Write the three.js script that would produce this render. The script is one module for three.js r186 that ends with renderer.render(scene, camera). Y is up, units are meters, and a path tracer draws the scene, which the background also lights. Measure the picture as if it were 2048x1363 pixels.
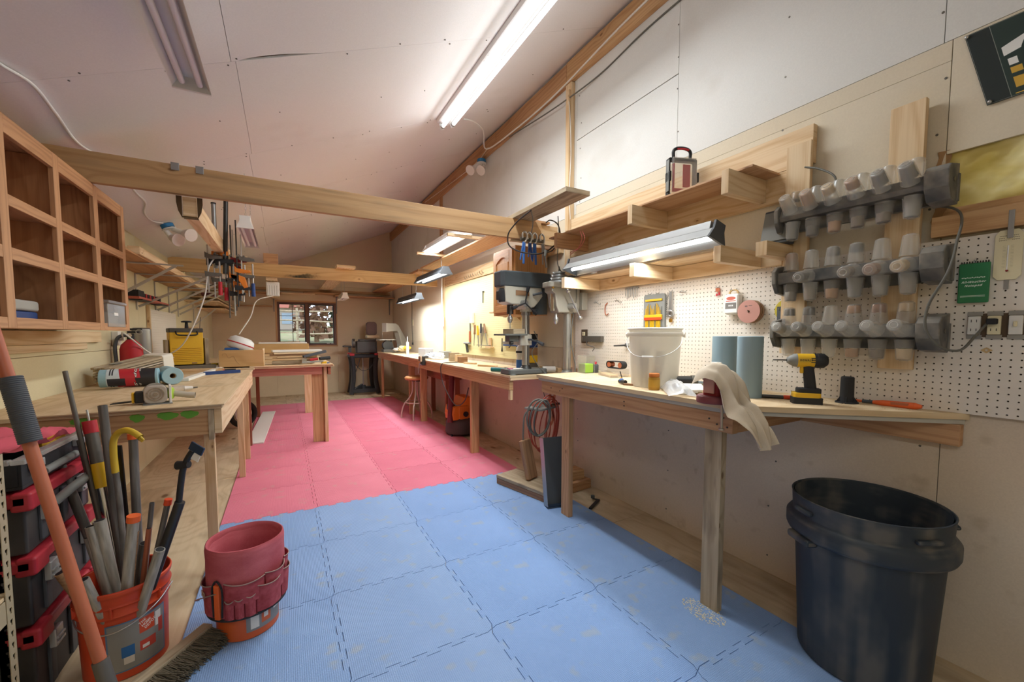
import * as THREE from 'three';
import { RoundedBoxGeometry } from 'three/addons/geometries/RoundedBoxGeometry.js';
import { mergeGeometries } from 'three/addons/utils/BufferGeometryUtils.js';
import { RectAreaLightUniformsLib } from 'three/addons/lights/RectAreaLightUniformsLib.js';

// ---------- camera, sky, exposure ----------
const scene = new THREE.Scene();
const renderer = new THREE.WebGLRenderer();
renderer.toneMapping = THREE.LinearToneMapping;
renderer.toneMappingExposure = 3.4;
renderer.shadowMap.enabled = true;
RectAreaLightUniformsLib.init();
const CAM = { f: 814, yaw: 29.23, pitch: -3.43, h: 1.349, cx: 1024, cy: 717.1 };
const camera = new THREE.PerspectiveCamera(2 * Math.atan(681.5 / CAM.f) * 180 / Math.PI, 2048 / 1363, 0.05, 200);
camera.position.set(0, CAM.h, 0);
camera.rotation.order = 'YXZ';
camera.rotation.set(CAM.pitch * Math.PI / 180, -CAM.yaw * Math.PI / 180, 0);
camera.setViewOffset(2048, 1363, 0, 681.5 - CAM.cy, 2048, 1363);
scene.background = new THREE.Color(0.62, 0.72, 0.86);
scene.backgroundIntensity = 0.9;

// soft overcast sun outside, low in the sky behind the window wall
const sun = new THREE.DirectionalLight(0xfff0dd, 0.7);
sun.position.set(-14, 16, -24); sun.target.position.set(0.5, 0, -14);
sun.castShadow = true; sun.shadow.mapSize.set(1024, 1024);
Object.assign(sun.shadow.camera, { left: -20, right: 20, top: 20, bottom: -20, near: 1, far: 70 });
scene.add(sun, sun.target);

// ---------- room measures ----------
const XR = 2.36, XL = -1.27, ZB = -10.25, ZF = 2.6;      // right wall, left wall, back wall, front wall (inside faces)
const CS = 0.42, ceilY = x => 3.85 - CS * (XR - x);      // sloping ceiling
const TUBE = 1.0, LAMP = [0.91, 0.97, 1.0];

// a pixel of the photograph gives a direction; the plane it touches gives the place
const R = d => d * Math.PI / 180;
const FW = new THREE.Vector3(), RT = new THREE.Vector3(), UP = new THREE.Vector3();
{ const y = R(CAM.yaw), p = R(CAM.pitch);
  FW.set(Math.sin(y) * Math.cos(p), Math.sin(p), -Math.cos(y) * Math.cos(p)); RT.set(Math.cos(y), 0, Math.sin(y)); UP.crossVectors(RT, FW); }
function on(u, v, axis, val) {
  const d = FW.clone().addScaledVector(RT, (u - CAM.cx) / CAM.f).addScaledVector(UP, -(v - CAM.cy) / CAM.f);
  const o = { x: 0, y: CAM.h, z: 0 }; const t = (val - o[axis]) / d[axis];
  return new THREE.Vector3(d.x * t, CAM.h + d.y * t, d.z * t);
}
function dp(u, v, D) { const d = FW.clone().addScaledVector(RT, (u - CAM.cx) / CAM.f).addScaledVector(UP, -(v - CAM.cy) / CAM.f), k = D / Math.hypot(1, 0); return new THREE.Vector3(d.x * k, CAM.h + d.y * k, d.z * k); }
function onCeil(u, v, off = 0) { const d = FW.clone().addScaledVector(RT, (u - CAM.cx) / CAM.f).addScaledVector(UP, -(v - CAM.cy) / CAM.f), c = 3.85 - CS * XR - off, t = (CAM.h - c) / (CS * d.x - d.y); return new THREE.Vector3(d.x * t, CAM.h + d.y * t, d.z * t); }
const V = (x, y, z) => new THREE.Vector3(x, y, z);

// ---------- seeded noise and textures ----------
let seed = 7;
const rnd = () => { seed = (seed * 1664525 + 1013904223) >>> 0; return seed / 4294967296; };
const rr = (a, b) => a + (b - a) * rnd();
function hash(x, y, s) { let h = (x * 374761393 + y * 668265263 + s * 1442695041) | 0; h = Math.imul(h ^ (h >>> 13), 1274126177); return ((h ^ (h >>> 16)) >>> 0) / 4294967296; }
function noise(x, y, px, py, s) { // value noise with period
  const xi = Math.floor(x), yi = Math.floor(y), fx = x - xi, fy = y - yi, u = fx * fx * (3 - 2 * fx), v = fy * fy * (3 - 2 * fy);
  const m = (a, b) => ((a % b) + b) % b;
  const a = hash(m(xi, px), m(yi, py), s), b = hash(m(xi + 1, px), m(yi, py), s), c = hash(m(xi, px), m(yi + 1, py), s), d = hash(m(xi + 1, px), m(yi + 1, py), s);
  return a + (b - a) * u + (c - a) * v + (a - b - c + d) * u * v;
}
function fbm(u, v, fx, fy, o, s) { let t = 0, a = 0.5, n = 0; for (let i = 0; i < o; i++) { t += a * noise(u * fx, v * fy, fx, fy, s + i); n += a; a *= 0.5; fx *= 2; fy *= 2; } return t / n; }
function tex(w, h, fn, srgb = true, sx = 1, sy = 1) { // fn(u, v) -> [r,g,b] 0..1 ; repeats every sx, sy metres
  const d = new Uint8Array(w * h * 4);
  for (let j = 0; j < h; j++) for (let i = 0; i < w; i++) { const c = fn(i / w, j / h), k = (j * w + i) * 4; for (let n = 0; n < 3; n++) d[k + n] = Math.max(0, Math.min(255, c[n] * 255)); d[k + 3] = 255; }
  const t = new THREE.DataTexture(d, w, h); t.wrapS = t.wrapT = THREE.RepeatWrapping; t.magFilter = THREE.LinearFilter; t.minFilter = THREE.LinearMipmapLinearFilter; t.generateMipmaps = true;
  if (srgb) t.colorSpace = THREE.SRGBColorSpace; t.repeat.set(1 / sx, 1 / sy); t.needsUpdate = true; return t;
}
const lerp3 = (a, b, t) => [a[0] + (b[0] - a[0]) * t, a[1] + (b[1] - a[1]) * t, a[2] + (b[2] - a[2]) * t];
const clamp = (x, a = 0, b = 1) => Math.max(a, Math.min(b, x));
const hex = h => [(h >> 16 & 255) / 255, (h >> 8 & 255) / 255, (h & 255) / 255];
function wood(light, dark, s, o = {}) { // grain along u
  const A = hex(light), Bc = hex(dark), knots = []; const K = o.knots ?? 3;
  for (let i = 0; i < K; i++) knots.push([hash(i, 1, s), hash(i, 2, s), 0.012 + 0.014 * hash(i, 3, s)]);
  const asp = (o.sx ?? 2) / (o.sy ?? 0.4);
  return tex(o.w ?? 512, o.h ?? 256, (u, v) => {
    let wob = fbm(u, v, 3, 4, 3, s) * (o.wob ?? 1.3), kd = 0;
    for (const [ku, kv, kr] of knots) { let du = Math.abs(u - ku); du = Math.min(du, 1 - du) * asp; let dv = Math.abs(v - kv); dv = Math.min(dv, 1 - dv); const r = Math.hypot(du * 0.5, dv); wob += 0.5 * Math.exp(-r * r / (kr * kr * 14)); kd = Math.max(kd, clamp(1.6 - r / kr)); }
    const ring = 0.5 + 0.5 * Math.sin((v * (o.rings ?? 7) + wob * 2.2) * 6.283);
    const fine = fbm(u, v, 8, 128, 2, s + 9), blot = fbm(u, v, 4, 3, 3, s + 20);
    let t = clamp((o.rc ?? 0.42) * Math.pow(ring, 2.2) + 0.42 * (fine - 0.35) + 0.5 * (blot - 0.45)); t = Math.max(t, kd * 0.95);
    let c = lerp3(A, Bc, t); if (kd > 0.6) c = lerp3(c, hex(0x5b3a22), (kd - 0.6) * 1.2);
    if (o.dirt) { const d = clamp((fbm(u, v, 9, 9, 4, s + 40) - 0.56) * 5) * o.dirt; c = lerp3(c, hex(o.dirtC ?? 0x6b5a48), d); }
    return c;
  }, true, o.sx ?? 2, o.sy ?? 0.4);
}
function speck(base, o = {}) { // painted board: soft blotches and fine speckle
  const A = hex(base), s = o.s ?? 3;
  return tex(o.w ?? 512, o.h ?? 512, (u, v) => {
    const b = (fbm(u, v, 4, 4, 4, s) - 0.5) * (o.blot ?? 0.06), f = (hash(Math.floor(u * 512), Math.floor(v * 512), s) - 0.5) * (o.fine ?? 0.03);
    let c = [A[0] + b + f, A[1] + b + f, A[2] + b * 1.1 + f];
    if (o.stain) { const d = clamp((fbm(u, v, o.sf ?? 5, o.sf ?? 5, 4, s + 30) - (o.st ?? 0.62)) * 6) * o.stain; c = lerp3(c, hex(o.stainC ?? 0x8a7a66), d); }
    return c;
  }, true, o.sx ?? 2, o.sy ?? 2);
}
const M = {};
const std = (color, rough = 0.6, metal = 0, extra = {}) => new THREE.MeshStandardMaterial({ color, roughness: rough, metalness: metal, side: THREE.DoubleSide, ...extra });
const mapM = (map, rough = 0.7, extra = {}) => std(0xffffff, rough, 0, { map, ...extra });
{
  M.pine = mapM(wood(0xe4caa4, 0xc69c6c, 11), 0.65); M.pineB = mapM(wood(0xdec198, 0xbf925f, 23), 0.65); M.pineC = mapM(wood(0xe8cda6, 0xc79e6c, 37, { knots: 5 }), 0.65);
  M.fir = mapM(wood(0xcfa678, 0xab7c4e, 41, { rings: 12, knots: 2 }), 0.65); M.firB = mapM(wood(0xc69a70, 0x9b6c46, 47, { rings: 10 }), 0.65);
  M.greyWood = mapM(wood(0xb6a488, 0x8d7a5f, 53, { rings: 6, dirt: 0.5 }), 0.75);
  M.beam = mapM(wood(0xbe986b, 0x9c744a, 61, { rings: 4, dirt: 0.25, sx: 4 }), 0.65);
  M.ply = mapM(wood(0xd9c09a, 0xbf9f74, 71, { rings: 3, knots: 2, dirt: 0.3, dirtC: 0xa3906f, sx: 2.4, sy: 1.2, wob: 3, h: 512 }), 0.75);
  M.plyEdge = mapM(wood(0xcfae82, 0x9a7448, 73, { rings: 1.5, knots: 0, sx: 1, sy: 0.03 }), 0.75);
  M.oak = mapM(wood(0xc79468, 0xa06f48, 83, { rings: 9, knots: 0, sx: 1.2, sy: 0.25 }), 0.5);
  M.oakIn = mapM(wood(0xc79468, 0xa06f48, 89, { rings: 5, knots: 2, sx: 1.2, sy: 0.5, wob: 2.5 }), 0.5);
  M.cab = mapM(wood(0xd09a62, 0xb07840, 97, { rings: 10, knots: 0, sx: 1.2, sy: 0.3 }), 0.45);
  M.walnut = mapM(wood(0xa07a58, 0x74523a, 101, { rings: 8, knots: 1 }), 0.6);
  M.floorPly = mapM(wood(0xd0bb9a, 0xb89f7c, 107, { rings: 3, knots: 6, dirt: 0.35, dirtC: 0x8d7a60, sx: 2.4, sy: 1.2, wob: 3.5, w: 1024, h: 512 }), 0.8);
  M.ceil = mapM(speck(0xe9e5e2, { s: 5, blot: 0.02, fine: 0.02, stain: 0.08, st: 0.66, stainC: 0xb3a79c }), 0.85);
  M.white = mapM(speck(0xdedcd7, { s: 8, blot: 0.03, fine: 0.02, stain: 0.1, st: 0.68 }), 0.8);
  M.tan = mapM(speck(0xdccfb8, { s: 13, blot: 0.05, fine: 0.02, stain: 0.1, st: 0.68, stainC: 0xb09878 }), 0.85);
  M.lowWall = mapM(speck(0xd3c2ac, { s: 17, blot: 0.06, fine: 0.03, stain: 0.3, st: 0.68, sf: 24, stainC: 0x9a8468 }), 0.85);
  M.backWall = mapM(speck(0xd9c6a6, { s: 19, blot: 0.05, fine: 0.03, stain: 0.1, st: 0.68, stainC: 0xb39a78 }), 0.85);
  M.leftWall = mapM(speck(0xdccfaa, { s: 29, blot: 0.05, fine: 0.02, stain: 0.1, st: 0.68, stainC: 0xb9a67c }), 0.8);
  M.peg = std(0xe6dccf, 0.55); M.pegYellow = std(0xe3d8a4, 0.6); M.darkBacking = std(0x5c4a38, 0.95);  // last one: dark brown that puts shade behind pegboard holes and open outlets
  M.galv = std(0x9d9d9b, 0.42, 0.75); M.steel = std(0xb8b8b6, 0.3, 0.9); M.darkSteel = std(0x4b4a48, 0.45, 0.8); M.iron = std(0x6c675f, 0.55, 0.55);
  M.chrome = std(0xdadada, 0.14, 1); M.black = std(0x1d1d1f, 0.55); M.blackSoft = std(0x2b2b2d, 0.85); M.greyPl = std(0x4c4f53, 0.6); M.midGrey = std(0x85857f, 0.6);
  M.offWhite = std(0xe4e0d8, 0.5); M.whitePl = std(0xf0efec, 0.4); M.red = std(0xb8202c, 0.5); M.redDark = std(0x8f1f24, 0.65); M.orange = std(0xd9491f, 0.45); M.orangeB = std(0xe9672e, 0.5);
  M.yellow = std(0xe3b21c, 0.5); M.blue = std(0x2c5fa3, 0.5); M.navy = std(0x23407a, 0.55); M.teal = std(0x1f6f72, 0.5); M.green = std(0x2c7a4b, 0.6); M.cream = std(0xe6dab4, 0.6);
  M.card = std(0xc9a877, 0.85); M.paper = std(0xe9e5dc, 0.85); M.brass = std(0xb58b3e, 0.35, 0.9); M.copper = std(0xb86b4b, 0.5, 0.3); M.rubber = std(0x262524, 0.9);
  M.cordW = std(0xe6e2da, 0.5); M.cordK = std(0x3a3733, 0.6); M.cordG = std(0x66645c, 0.6); M.cordO = std(0xb4523f, 0.6);
  M.clear = new THREE.MeshPhysicalMaterial({ color: 0xf2f0ec, roughness: 0.18, transmission: 0.86, thickness: 0, ior: 1.45, side: THREE.DoubleSide });
  M.frost = new THREE.MeshPhysicalMaterial({ color: 0xf6f4ef, roughness: 0.22, transmission: 0.77, thickness: 0, ior: 1.45, side: THREE.DoubleSide });
  M.pane = new THREE.MeshPhysicalMaterial({ color: 0xffffff, roughness: 0.02, transmission: 1, thickness: 0, side: THREE.DoubleSide });
  M.tubeOn = std(0xffffff, 0.4, 0, { emissive: new THREE.Color(...LAMP), emissiveIntensity: 1.2 });
  M.tubeOff = std(0xe6e2e4, 0.35);
}

// ---------- building helpers ----------
const names = {};
function numbered(n) { const k = names[n] = (names[n] ?? -1) + 1; return k ? `${n}_${String(k).padStart(3, '0')}` : n; }
function uvBox(g, w, h, d, ou, ov) { // box uv in metres, u along the longest side
  const p = g.attributes.position, n = g.attributes.normal, uv = new Float32Array(p.count * 2);
  const L = w >= h && w >= d ? 0 : h >= d ? 1 : 2;
  for (let i = 0; i < p.count; i++) {
    const c = [p.getX(i), p.getY(i), p.getZ(i)], a = [Math.abs(n.getX(i)), Math.abs(n.getY(i)), Math.abs(n.getZ(i))];
    const k = a[0] > a[1] && a[0] > a[2] ? 0 : a[1] > a[2] ? 1 : 2; const rest = [0, 1, 2].filter(q => q !== k);
    let [q, r] = rest; if (r === L) [q, r] = [r, q];
    uv[2 * i] = c[q] + ou; uv[2 * i + 1] = c[r] + ov + k * 0.13;
  }
  g.setAttribute('uv', new THREE.BufferAttribute(uv, 2)); return g;
}
function box(w, h, d, r = 0.002) { // chamfered box with metric uv
  const m = Math.min(w, h, d); r = Math.min(r, m * 0.45);
  const g = r > 0.0006 ? new RoundedBoxGeometry(w, h, d, 1, r) : new THREE.BoxGeometry(w, h, d);
  return uvBox(g, w, h, d, rnd() * 3, rnd() * 3);
}
const bx = (x0, x1, y0, y1, z0, z1, r) => box(x1 - x0, y1 - y0, z1 - z0, r).translate((x0 + x1) / 2, (y0 + y1) / 2, (z0 + z1) / 2);
const cyl = (r0, r1, h, n = 20, open = false) => new THREE.CylinderGeometry(r0, r1, h, n, 1, open);
const sph = (r, n = 16) => new THREE.SphereGeometry(r, n, Math.max(8, n * 0.6 | 0));
const lathe = (pts, n = 32) => new THREE.LatheGeometry(pts.map(p => new THREE.Vector2(Math.max(p[0], 0.0001), p[1])), n);
const tube = (pts, r, seg, n = 8, closed = false) => new THREE.TubeGeometry(new THREE.CatmullRomCurve3(pts.map(p => p.isVector3 ? p : V(...p)), closed, 'centripetal'), seg ?? Math.max(8, pts.length * 6), r, n, closed);
function rod(a, b, r0, r1 = r0, n = 16) { // cylinder from a to b
  a = a.isVector3 ? a : V(...a); b = b.isVector3 ? b : V(...b); const d = b.clone().sub(a), g = cyl(r1, r0, d.length(), n);
  g.applyQuaternion(new THREE.Quaternion().setFromUnitVectors(V(0, 1, 0), d.clone().normalize())); return g.translate((a.x + b.x) / 2, (a.y + b.y) / 2, (a.z + b.z) / 2);
}
function bar(a, b, w, t, roll = V(0, 1, 0)) { // rectangular bar from a to b, w along roll direction
  a = a.isVector3 ? a : V(...a); b = b.isVector3 ? b : V(...b); const d = b.clone().sub(a), L = d.length(), g = box(L, w, t);
  const X = d.normalize(), Z = X.clone().cross(roll).normalize(), Y = Z.clone().cross(X);
  g.applyMatrix4(new THREE.Matrix4().makeBasis(X, Y, Z)); return g.translate((a.x + b.x) / 2, (a.y + b.y) / 2, (a.z + b.z) / 2);
}
function prism(pts, depth, bevel = 0, holes = []) { // outline in xy, extruded along +z
  const s = new THREE.Shape(pts.map(p => new THREE.Vector2(...p))); for (const h of holes) s.holes.push(new THREE.Path(h.map(p => new THREE.Vector2(...p))));
  return new THREE.ExtrudeGeometry(s, { depth, bevelEnabled: bevel > 0, bevelSize: bevel, bevelThickness: bevel, bevelOffset: -bevel, bevelSegments: 2, curveSegments: 8 });
}
const circle = (r, n = 24, x = 0, y = 0) => Array.from({ length: n }, (_, i) => [x + r * Math.cos(i / n * 6.2832), y + r * Math.sin(i / n * 6.2832)]);
const rrect = (w, h, r, n = 4) => { const o = []; for (const [sx, sy, a] of [[1, 1, 0], [-1, 1, 90], [-1, -1, 180], [1, -1, 270]]) for (let i = 0; i <= n; i++) { const t = R(a + 90 * i / n); o.push([sx * (w / 2 - r) + r * Math.cos(t), sy * (h / 2 - r) + r * Math.sin(t)]); } return o; };
function merge(list) { const g = list.map(q => { const n = q.index ? q.toNonIndexed() : q; for (const k of Object.keys(n.attributes)) if (!['position', 'normal', 'uv'].includes(k)) n.deleteAttribute(k); return n; }); return mergeGeometries(g); }
function tag(o, label, category, group, kind) { o.userData.label = label; if (category) o.userData.category = category; if (group) o.userData.group = group; if (kind) o.userData.kind = kind; return o; }
function part(parent, name, g, m, pos, rot) {
  const o = new THREE.Mesh(Array.isArray(g) ? merge(g) : g, m); o.name = name; o.castShadow = o.receiveShadow = true;
  if (pos) o.position.set(...pos); if (rot) o.rotation.set(...rot); parent.add(o); return o;
}
function thing(name, label, category, pos = [0, 0, 0], turn = 0, group) {
  const o = new THREE.Group(); o.name = numbered(name); if (pos.isVector3) o.position.copy(pos); else o.position.set(...pos); o.rotation.y = turn; scene.add(o); return tag(o, label, category, group);
}
function solo(name, label, category, g, m, pos, turn = 0, group) { const o = part(scene, numbered(name), g, m, pos && (pos.isVector3 ? pos.toArray() : pos)); o.rotation.y = turn; return tag(o, label, category, group); }
function struct(name, g, m) { const o = part(scene, numbered(name), g, m); o.userData.kind = 'structure'; return o; }
function structGroup(name) { const o = new THREE.Group(); o.name = numbered(name); o.userData.kind = 'structure'; scene.add(o); return o; }
function copy(src, pos, turn, label) { const c = src.clone(); c.name = numbered(src.name.replace(/_\d{3}$/, '')); c.userData = { ...src.userData }; if (label) c.userData.label = label; if (pos) c.position.set(...(pos.isVector3 ? pos.toArray() : pos)); if (turn !== undefined) c.rotation.y = turn; scene.add(c); return c; }
function canvasTex(w, h, draw) { const c = document.createElement('canvas'); c.width = w; c.height = h; draw(c.getContext('2d'), w, h); const t = new THREE.CanvasTexture(c); t.colorSpace = THREE.SRGBColorSpace; return t; }
// a flat print: a thin rectangle facing +z with its own texture
function print(parent, name, w, h, draw, res = 512) { const t = canvasTex(res, Math.max(16, Math.round(res * h / w)), draw); return part(parent, name, new THREE.PlaneGeometry(w, h), mapM(t, 0.6)); }
// ================= THE SETTING =================
{
  // floor: plywood sheets with butt joints
  const fl = structGroup('floor');
  part(fl, 'subfloor', bx(XL - 0.15, XR + 0.15, -0.06, -0.021, ZB - 0.15, ZF + 0.15, 0), M.darkBacking);
  const gp = [];
  for (let i = 0; i < 3; i++) for (let j = 0; j < 6; j++) {
    const x0 = [XL - 0.15, 0.0, 1.22][i], x1 = [-0.002, 1.218, XR + 0.15][i]; const zz = i % 2 ? -1.2 : 0, z0 = Math.max(ZB - 0.15, ZF + 0.15 - (j + 1) * 2.44 + zz), z1 = Math.min(ZF + 0.15, ZF + 0.15 - j * 2.44 + zz) - 0.003;
    if (z1 - z0 > 0.1) part(fl, 'plywood_sheet', bx(x0, x1, -0.02, 0, z0, z1, 0.001), M.floorPly);
  }
  if (1) { const z0 = 1.54, z1 = ZF + 0.15; part(fl, 'plywood_sheet', bx(0, 1.218, -0.02, 0, z0, z1, 0.001), M.floorPly); }

  // sloping ceiling of boards
  const ce = structGroup('ceiling');
  const th = Math.atan(CS), sl = Math.hypot(1, CS);
  const zs = [ZF + 0.15, 1.12, -0.14, -1.4, -2.66, -3.92, -5.18, -6.44, -7.7, -8.96, ZB - 0.15];
  const slab = (x0, x1, z0, z1, t, lift) => { const g = box((x1 - x0) * sl, t, z1 - z0, 0.0015); g.rotateZ(th); const xm = (x0 + x1) / 2, d = lift + t / 2; return g.translate(xm - Math.sin(th) * d, ceilY(xm) + Math.cos(th) * d, (z0 + z1) / 2); };
  part(ce, 'roof_deck', slab(XL - 0.25, XR + 0.25, ZB - 0.2, ZF + 0.2, 0.03, 0.075), M.firB);
  for (let k = 0; k < zs.length - 1; k++) {
    const xs = k % 2 ? [XL - 0.2, -0.2, XR + 0.2] : [XL - 0.2, -0.18, XR + 0.2];
    for (let i = 0; i < 2; i++) {
      const bow = i === 1 && zs[k + 1] === -2.66 ? [-0.17, 0.24] : i === 1 && zs[k + 1] === -6.44 ? [-0.17, 0.42] : null; let g; // two boards have sprung edges that leave an open joint
      if (!bow) g = slab(xs[i] + 0.0007, xs[i + 1] - 0.0007, zs[k + 1] + 0.0007, zs[k] - 0.0007, 0.012, 0);
      else { const xm = (xs[i] + xs[i + 1]) / 2, P = [[xs[i] + 0.0015, zs[k] - 0.0015], [xs[i + 1] - 0.0015, zs[k] - 0.0015], [xs[i + 1] - 0.0015, zs[k + 1] + 0.0015]]; for (let q = 14; q >= 0; q--) { const t = q / 14; P.push([bow[0] + (bow[1] - bow[0]) * t, zs[k + 1] + 0.0015 + 0.026 * Math.sin(Math.PI * Math.pow(t, 0.7))]); } P.push([xs[i] + 0.0015, zs[k + 1] + 0.0015]);
        g = prism(P.map(([x, z]) => [(x - xm) * sl, -z]).reverse(), 0.012).rotateX(-Math.PI / 2).rotateZ(th).translate(xm, ceilY(xm), 0); }
      part(ce, 'ceiling_board', g, M.ceil);
    }
  }
  // nail heads
  const nails = [];
  for (const z of zs.slice(1, -1)) for (let x = -1.1; x < 2.2; x += 0.3) for (const s of [-1, 1]) { if (rnd() < 0.4) continue; const xx = x + rr(-.03, .03); nails.push(cyl(0.005, 0.005, 0.003, 6).translate(xx, ceilY(xx) - 0.002, z + s * 0.025)); }
  for (const z of zs) for (let x = -1; x < 2.2; x += 0.34) { if (rnd() < 0.3) continue; nails.push(cyl(0.0045, 0.0045, 0.003, 6).translate(x, ceilY(x) - 0.002, z - 0.63)); }
  const nn = part(ce, 'nail_heads', nails, M.iron); nn.userData.kind = 'stuff';

  // right wall: studs cavity, low drywall, white upper boards, with the hole that bares the insulation
  const wr = structGroup('wall_right');
  part(wr, 'sheathing', bx(XR + 0.10, XR + 0.16, -0.02, 4.1, ZB - 0.15, ZF + 0.15, 0), M.firB);
  const D = 0.012; const pan = (n, z0, z1, y0, y1, m) => part(wr, n, bx(XR, XR + D, y0, y1, z0 + 0.0012, z1 - 0.0012, 0.001), m);
  // below bench level
  for (const [a, b] of [[ZB, -7.86], [-7.86, -5.42], [-5.42, -3.02], [-3.02, -0.585], [-0.585, ZF]]) pan('lower_board', a, b, 0, 1.22, M.lowWall);
  for (const [a, b] of [[ZB, -8.9], [-8.9, -6.46], [-6.46, -3.02], [-3.02, -1.9], [-1.9, -0.62]]) pan('middle_board', a, b, 1.222, 2.44, M.tan);
  pan('middle_board', -0.62, ZF, 2.075, 2.52, M.tan); pan('middle_board', -0.05, ZF, 1.222, 2.073, M.tan); pan('middle_board', -0.62, -0.05, 1.222, 1.76, M.tan); pan('pale_strip', -3.02, -0.62, 2.441, 2.52, M.tan);
  for (const [a, b] of [[ZB, -8.1], [-8.1, -6.66], [-6.66, -4.24], [-4.24, -3.02], [-3.02, -1.93], [-1.93, -0.645], [-0.645, ZF]]) {
    const y0 = a < -3.1 ? 2.442 : 2.522;
    if (a > -3.1 && a < -2.5) { pan('white_board', a, b, y0, 3.09, M.white); pan('white_board', a, b, 3.096, 4.0, M.white); } else pan('white_board', a, b, y0, 4.0, M.white);
  }
  // insulation batt seen in the opening
  { const nx = 20, ny = 14, g = new THREE.PlaneGeometry(0.62, 0.4, nx * 2, ny * 2), p = g.attributes.position;
    for (let i = 0; i < p.count; i++) { const u = p.getX(i) / 0.62 + 0.5, v = p.getY(i) / 0.4 + 0.5; p.setZ(i, 0.05 * fbm(u, v, 4, 3, 3, 77) + 0.02 * fbm(u, v, 16, 12, 2, 78)); }
    g.computeVertexNormals(); g.rotateY(-Math.PI / 2).translate(XR + 0.05, 1.93, -0.31);
    M.insul = mapM(tex(256, 256, (u, v) => { const a = fbm(u, v, 6, 6, 4, 90); return lerp3(hex(0xcdb45c), hex(0xf0e2a8), clamp(a * 1.8 - 0.4)); }), 1);
    part(wr, 'insulation', g, M.insul);
    part(wr, 'kraft_facing', (() => { const q = new THREE.PlaneGeometry(0.035, 0.3, 3, 14), a = q.attributes.position; for (let i = 0; i < a.count; i++) { a.setZ(i, 0.018 * Math.sin(a.getY(i) * 40) * (a.getX(i) > 0 ? 1 : 0.2)); a.setX(i, a.getX(i) + 0.006 * Math.sin(a.getY(i) * 61)); } q.computeVertexNormals(); return q.rotateY(-Math.PI / 2).translate(XR - 0.006, 1.94, -0.628); })(), std(0xa8825a, 0.9));
    part(wr, 'blocking', bx(XR - 0.002, XR + 0.085, 1.826, 1.856, -0.62, -0.05), M.fir);
  }
  // screw heads and scuffs of the wall boards
  const ss = []; for (const z of [-2.97, -1.93, -1.24, -0.64]) for (let y = 0.1; y < 3.6; y += 0.2 + rnd() * 0.1) { if (y > 1.05 && y < 1.75) continue; ss.push(cyl(0.005, 0.005, 0.002, 6).rotateZ(Math.PI / 2).translate(XR - 0.001, y, z + rr(-.02, .02))); }
  const sm = part(wr, 'screw_heads', ss, M.iron); sm.userData.kind = 'stuff';

  const ridge = thing('ridge_board', 'long fir board along the top of the white wall under the sloping ceiling', 'beam');
  [[ZB, -6.75], [-6.746, -4.55], [-4.546, -3.13], [-3.126, -0.2], [-0.196, ZF]].forEach(([a, b], i) => part(ridge, 'board', bx(XR - 0.04, XR - 0.001, 3.62 + (i % 2) * .004, 3.805 + (i % 2) * .006, a, b), i > 2 ? M.fir : M.firB));
  const post = thing('wall_post', 'pale pine post of two boards on the white wall, carrying the ridge board', 'post');
  part(post, 'board', bx(XR - 0.04, XR - 0.001, 1.04, 3.617, -3.135, -3.05), M.pine); part(post, 'board', bx(XR - 0.06, XR - 0.041, 2.30, 3.55, -3.10, -3.062), M.pineC);
  const post2 = thing('wall_post', 'reddish fir post on the wall beside the twin floodlight', 'post');
  part(post2, 'board', bx(XR - 0.04, XR - 0.001, 2.4, 3.617, -6.62, -6.56), M.firB);

  // left wall
  const wl = structGroup('wall_left');
  part(wl, 'sheathing', bx(XL - 0.12, XL - 0.013, -0.02, 2.6, ZB - 0.15, ZF + 0.15, 0), M.firB);
  for (const [a, b] of [[ZB, -7.85], [-7.85, -5.42], [-5.42, -2.98], [-2.98, -0.54], [-0.54, ZF]]) { part(wl, 'lower_board', bx(XL - 0.012, XL, 0, 1.218, a + .0012, b - .0012, .001), M.leftWall); part(wl, 'upper_board', bx(XL - 0.012, XL, 1.221, 2.45, a + .0012, b - .0012, .001), M.leftWall); }

  // back wall with the window opening
  const wb = structGroup('wall_back'); const WX0 = -0.15, WX1 = 1.09, WY0 = 1.07, WY1 = 2.1;
  const bp = (x0, x1, y0, y1) => part(wb, 'board', bx(x0 + .001, x1 - .001, y0, y1, ZB - 0.012, ZB, .001), M.backWall);
  bp(XL - .1, WX0, 0, 1.22); bp(XL - .1, WX0, 1.222, 2.44); bp(WX0, WX1, 0, WY0); bp(WX0, WX1, WY1, 2.44); bp(WX1, XR + .1, 0, 1.22); bp(WX1, XR + .1, 1.222, 2.44); bp(XL - .1, XR + .1, 2.442, 4.0);
  const sh = []; for (const [a, b, c, d] of [[XL - .15, WX0, -.02, 2.44], [WX1, XR + .15, -.02, 2.44], [WX0, WX1, -.02, WY0], [WX0, WX1, WY1, 2.44], [XL - .15, XR + .15, 2.44, 4.1]]) sh.push(bx(a, b, c, d, ZB - 0.15, ZB - 0.0125, 0));
  part(wb, 'sheathing', sh, M.firB);
  // front wall behind the camera
  const wf = structGroup('wall_front'); part(wf, 'board', bx(XL - .15, XR + .15, -.02, 4.1, ZF, ZF + 0.12, 0), M.tan);

  // window: rough fir jamb, brown frame, two sashes; the left one with muntins
  const w = structGroup('window_1'); w.position.set(0, 0, ZB); const brown = mapM(wood(0x7c5444, 0x5c3a2e, 111, { rings: 3, knots: 0 }), 0.5), dk = std(0x26262b, 0.5);
  const X0 = WX0, X1 = WX1, Y0 = WY0, Y1 = WY1;
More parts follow.
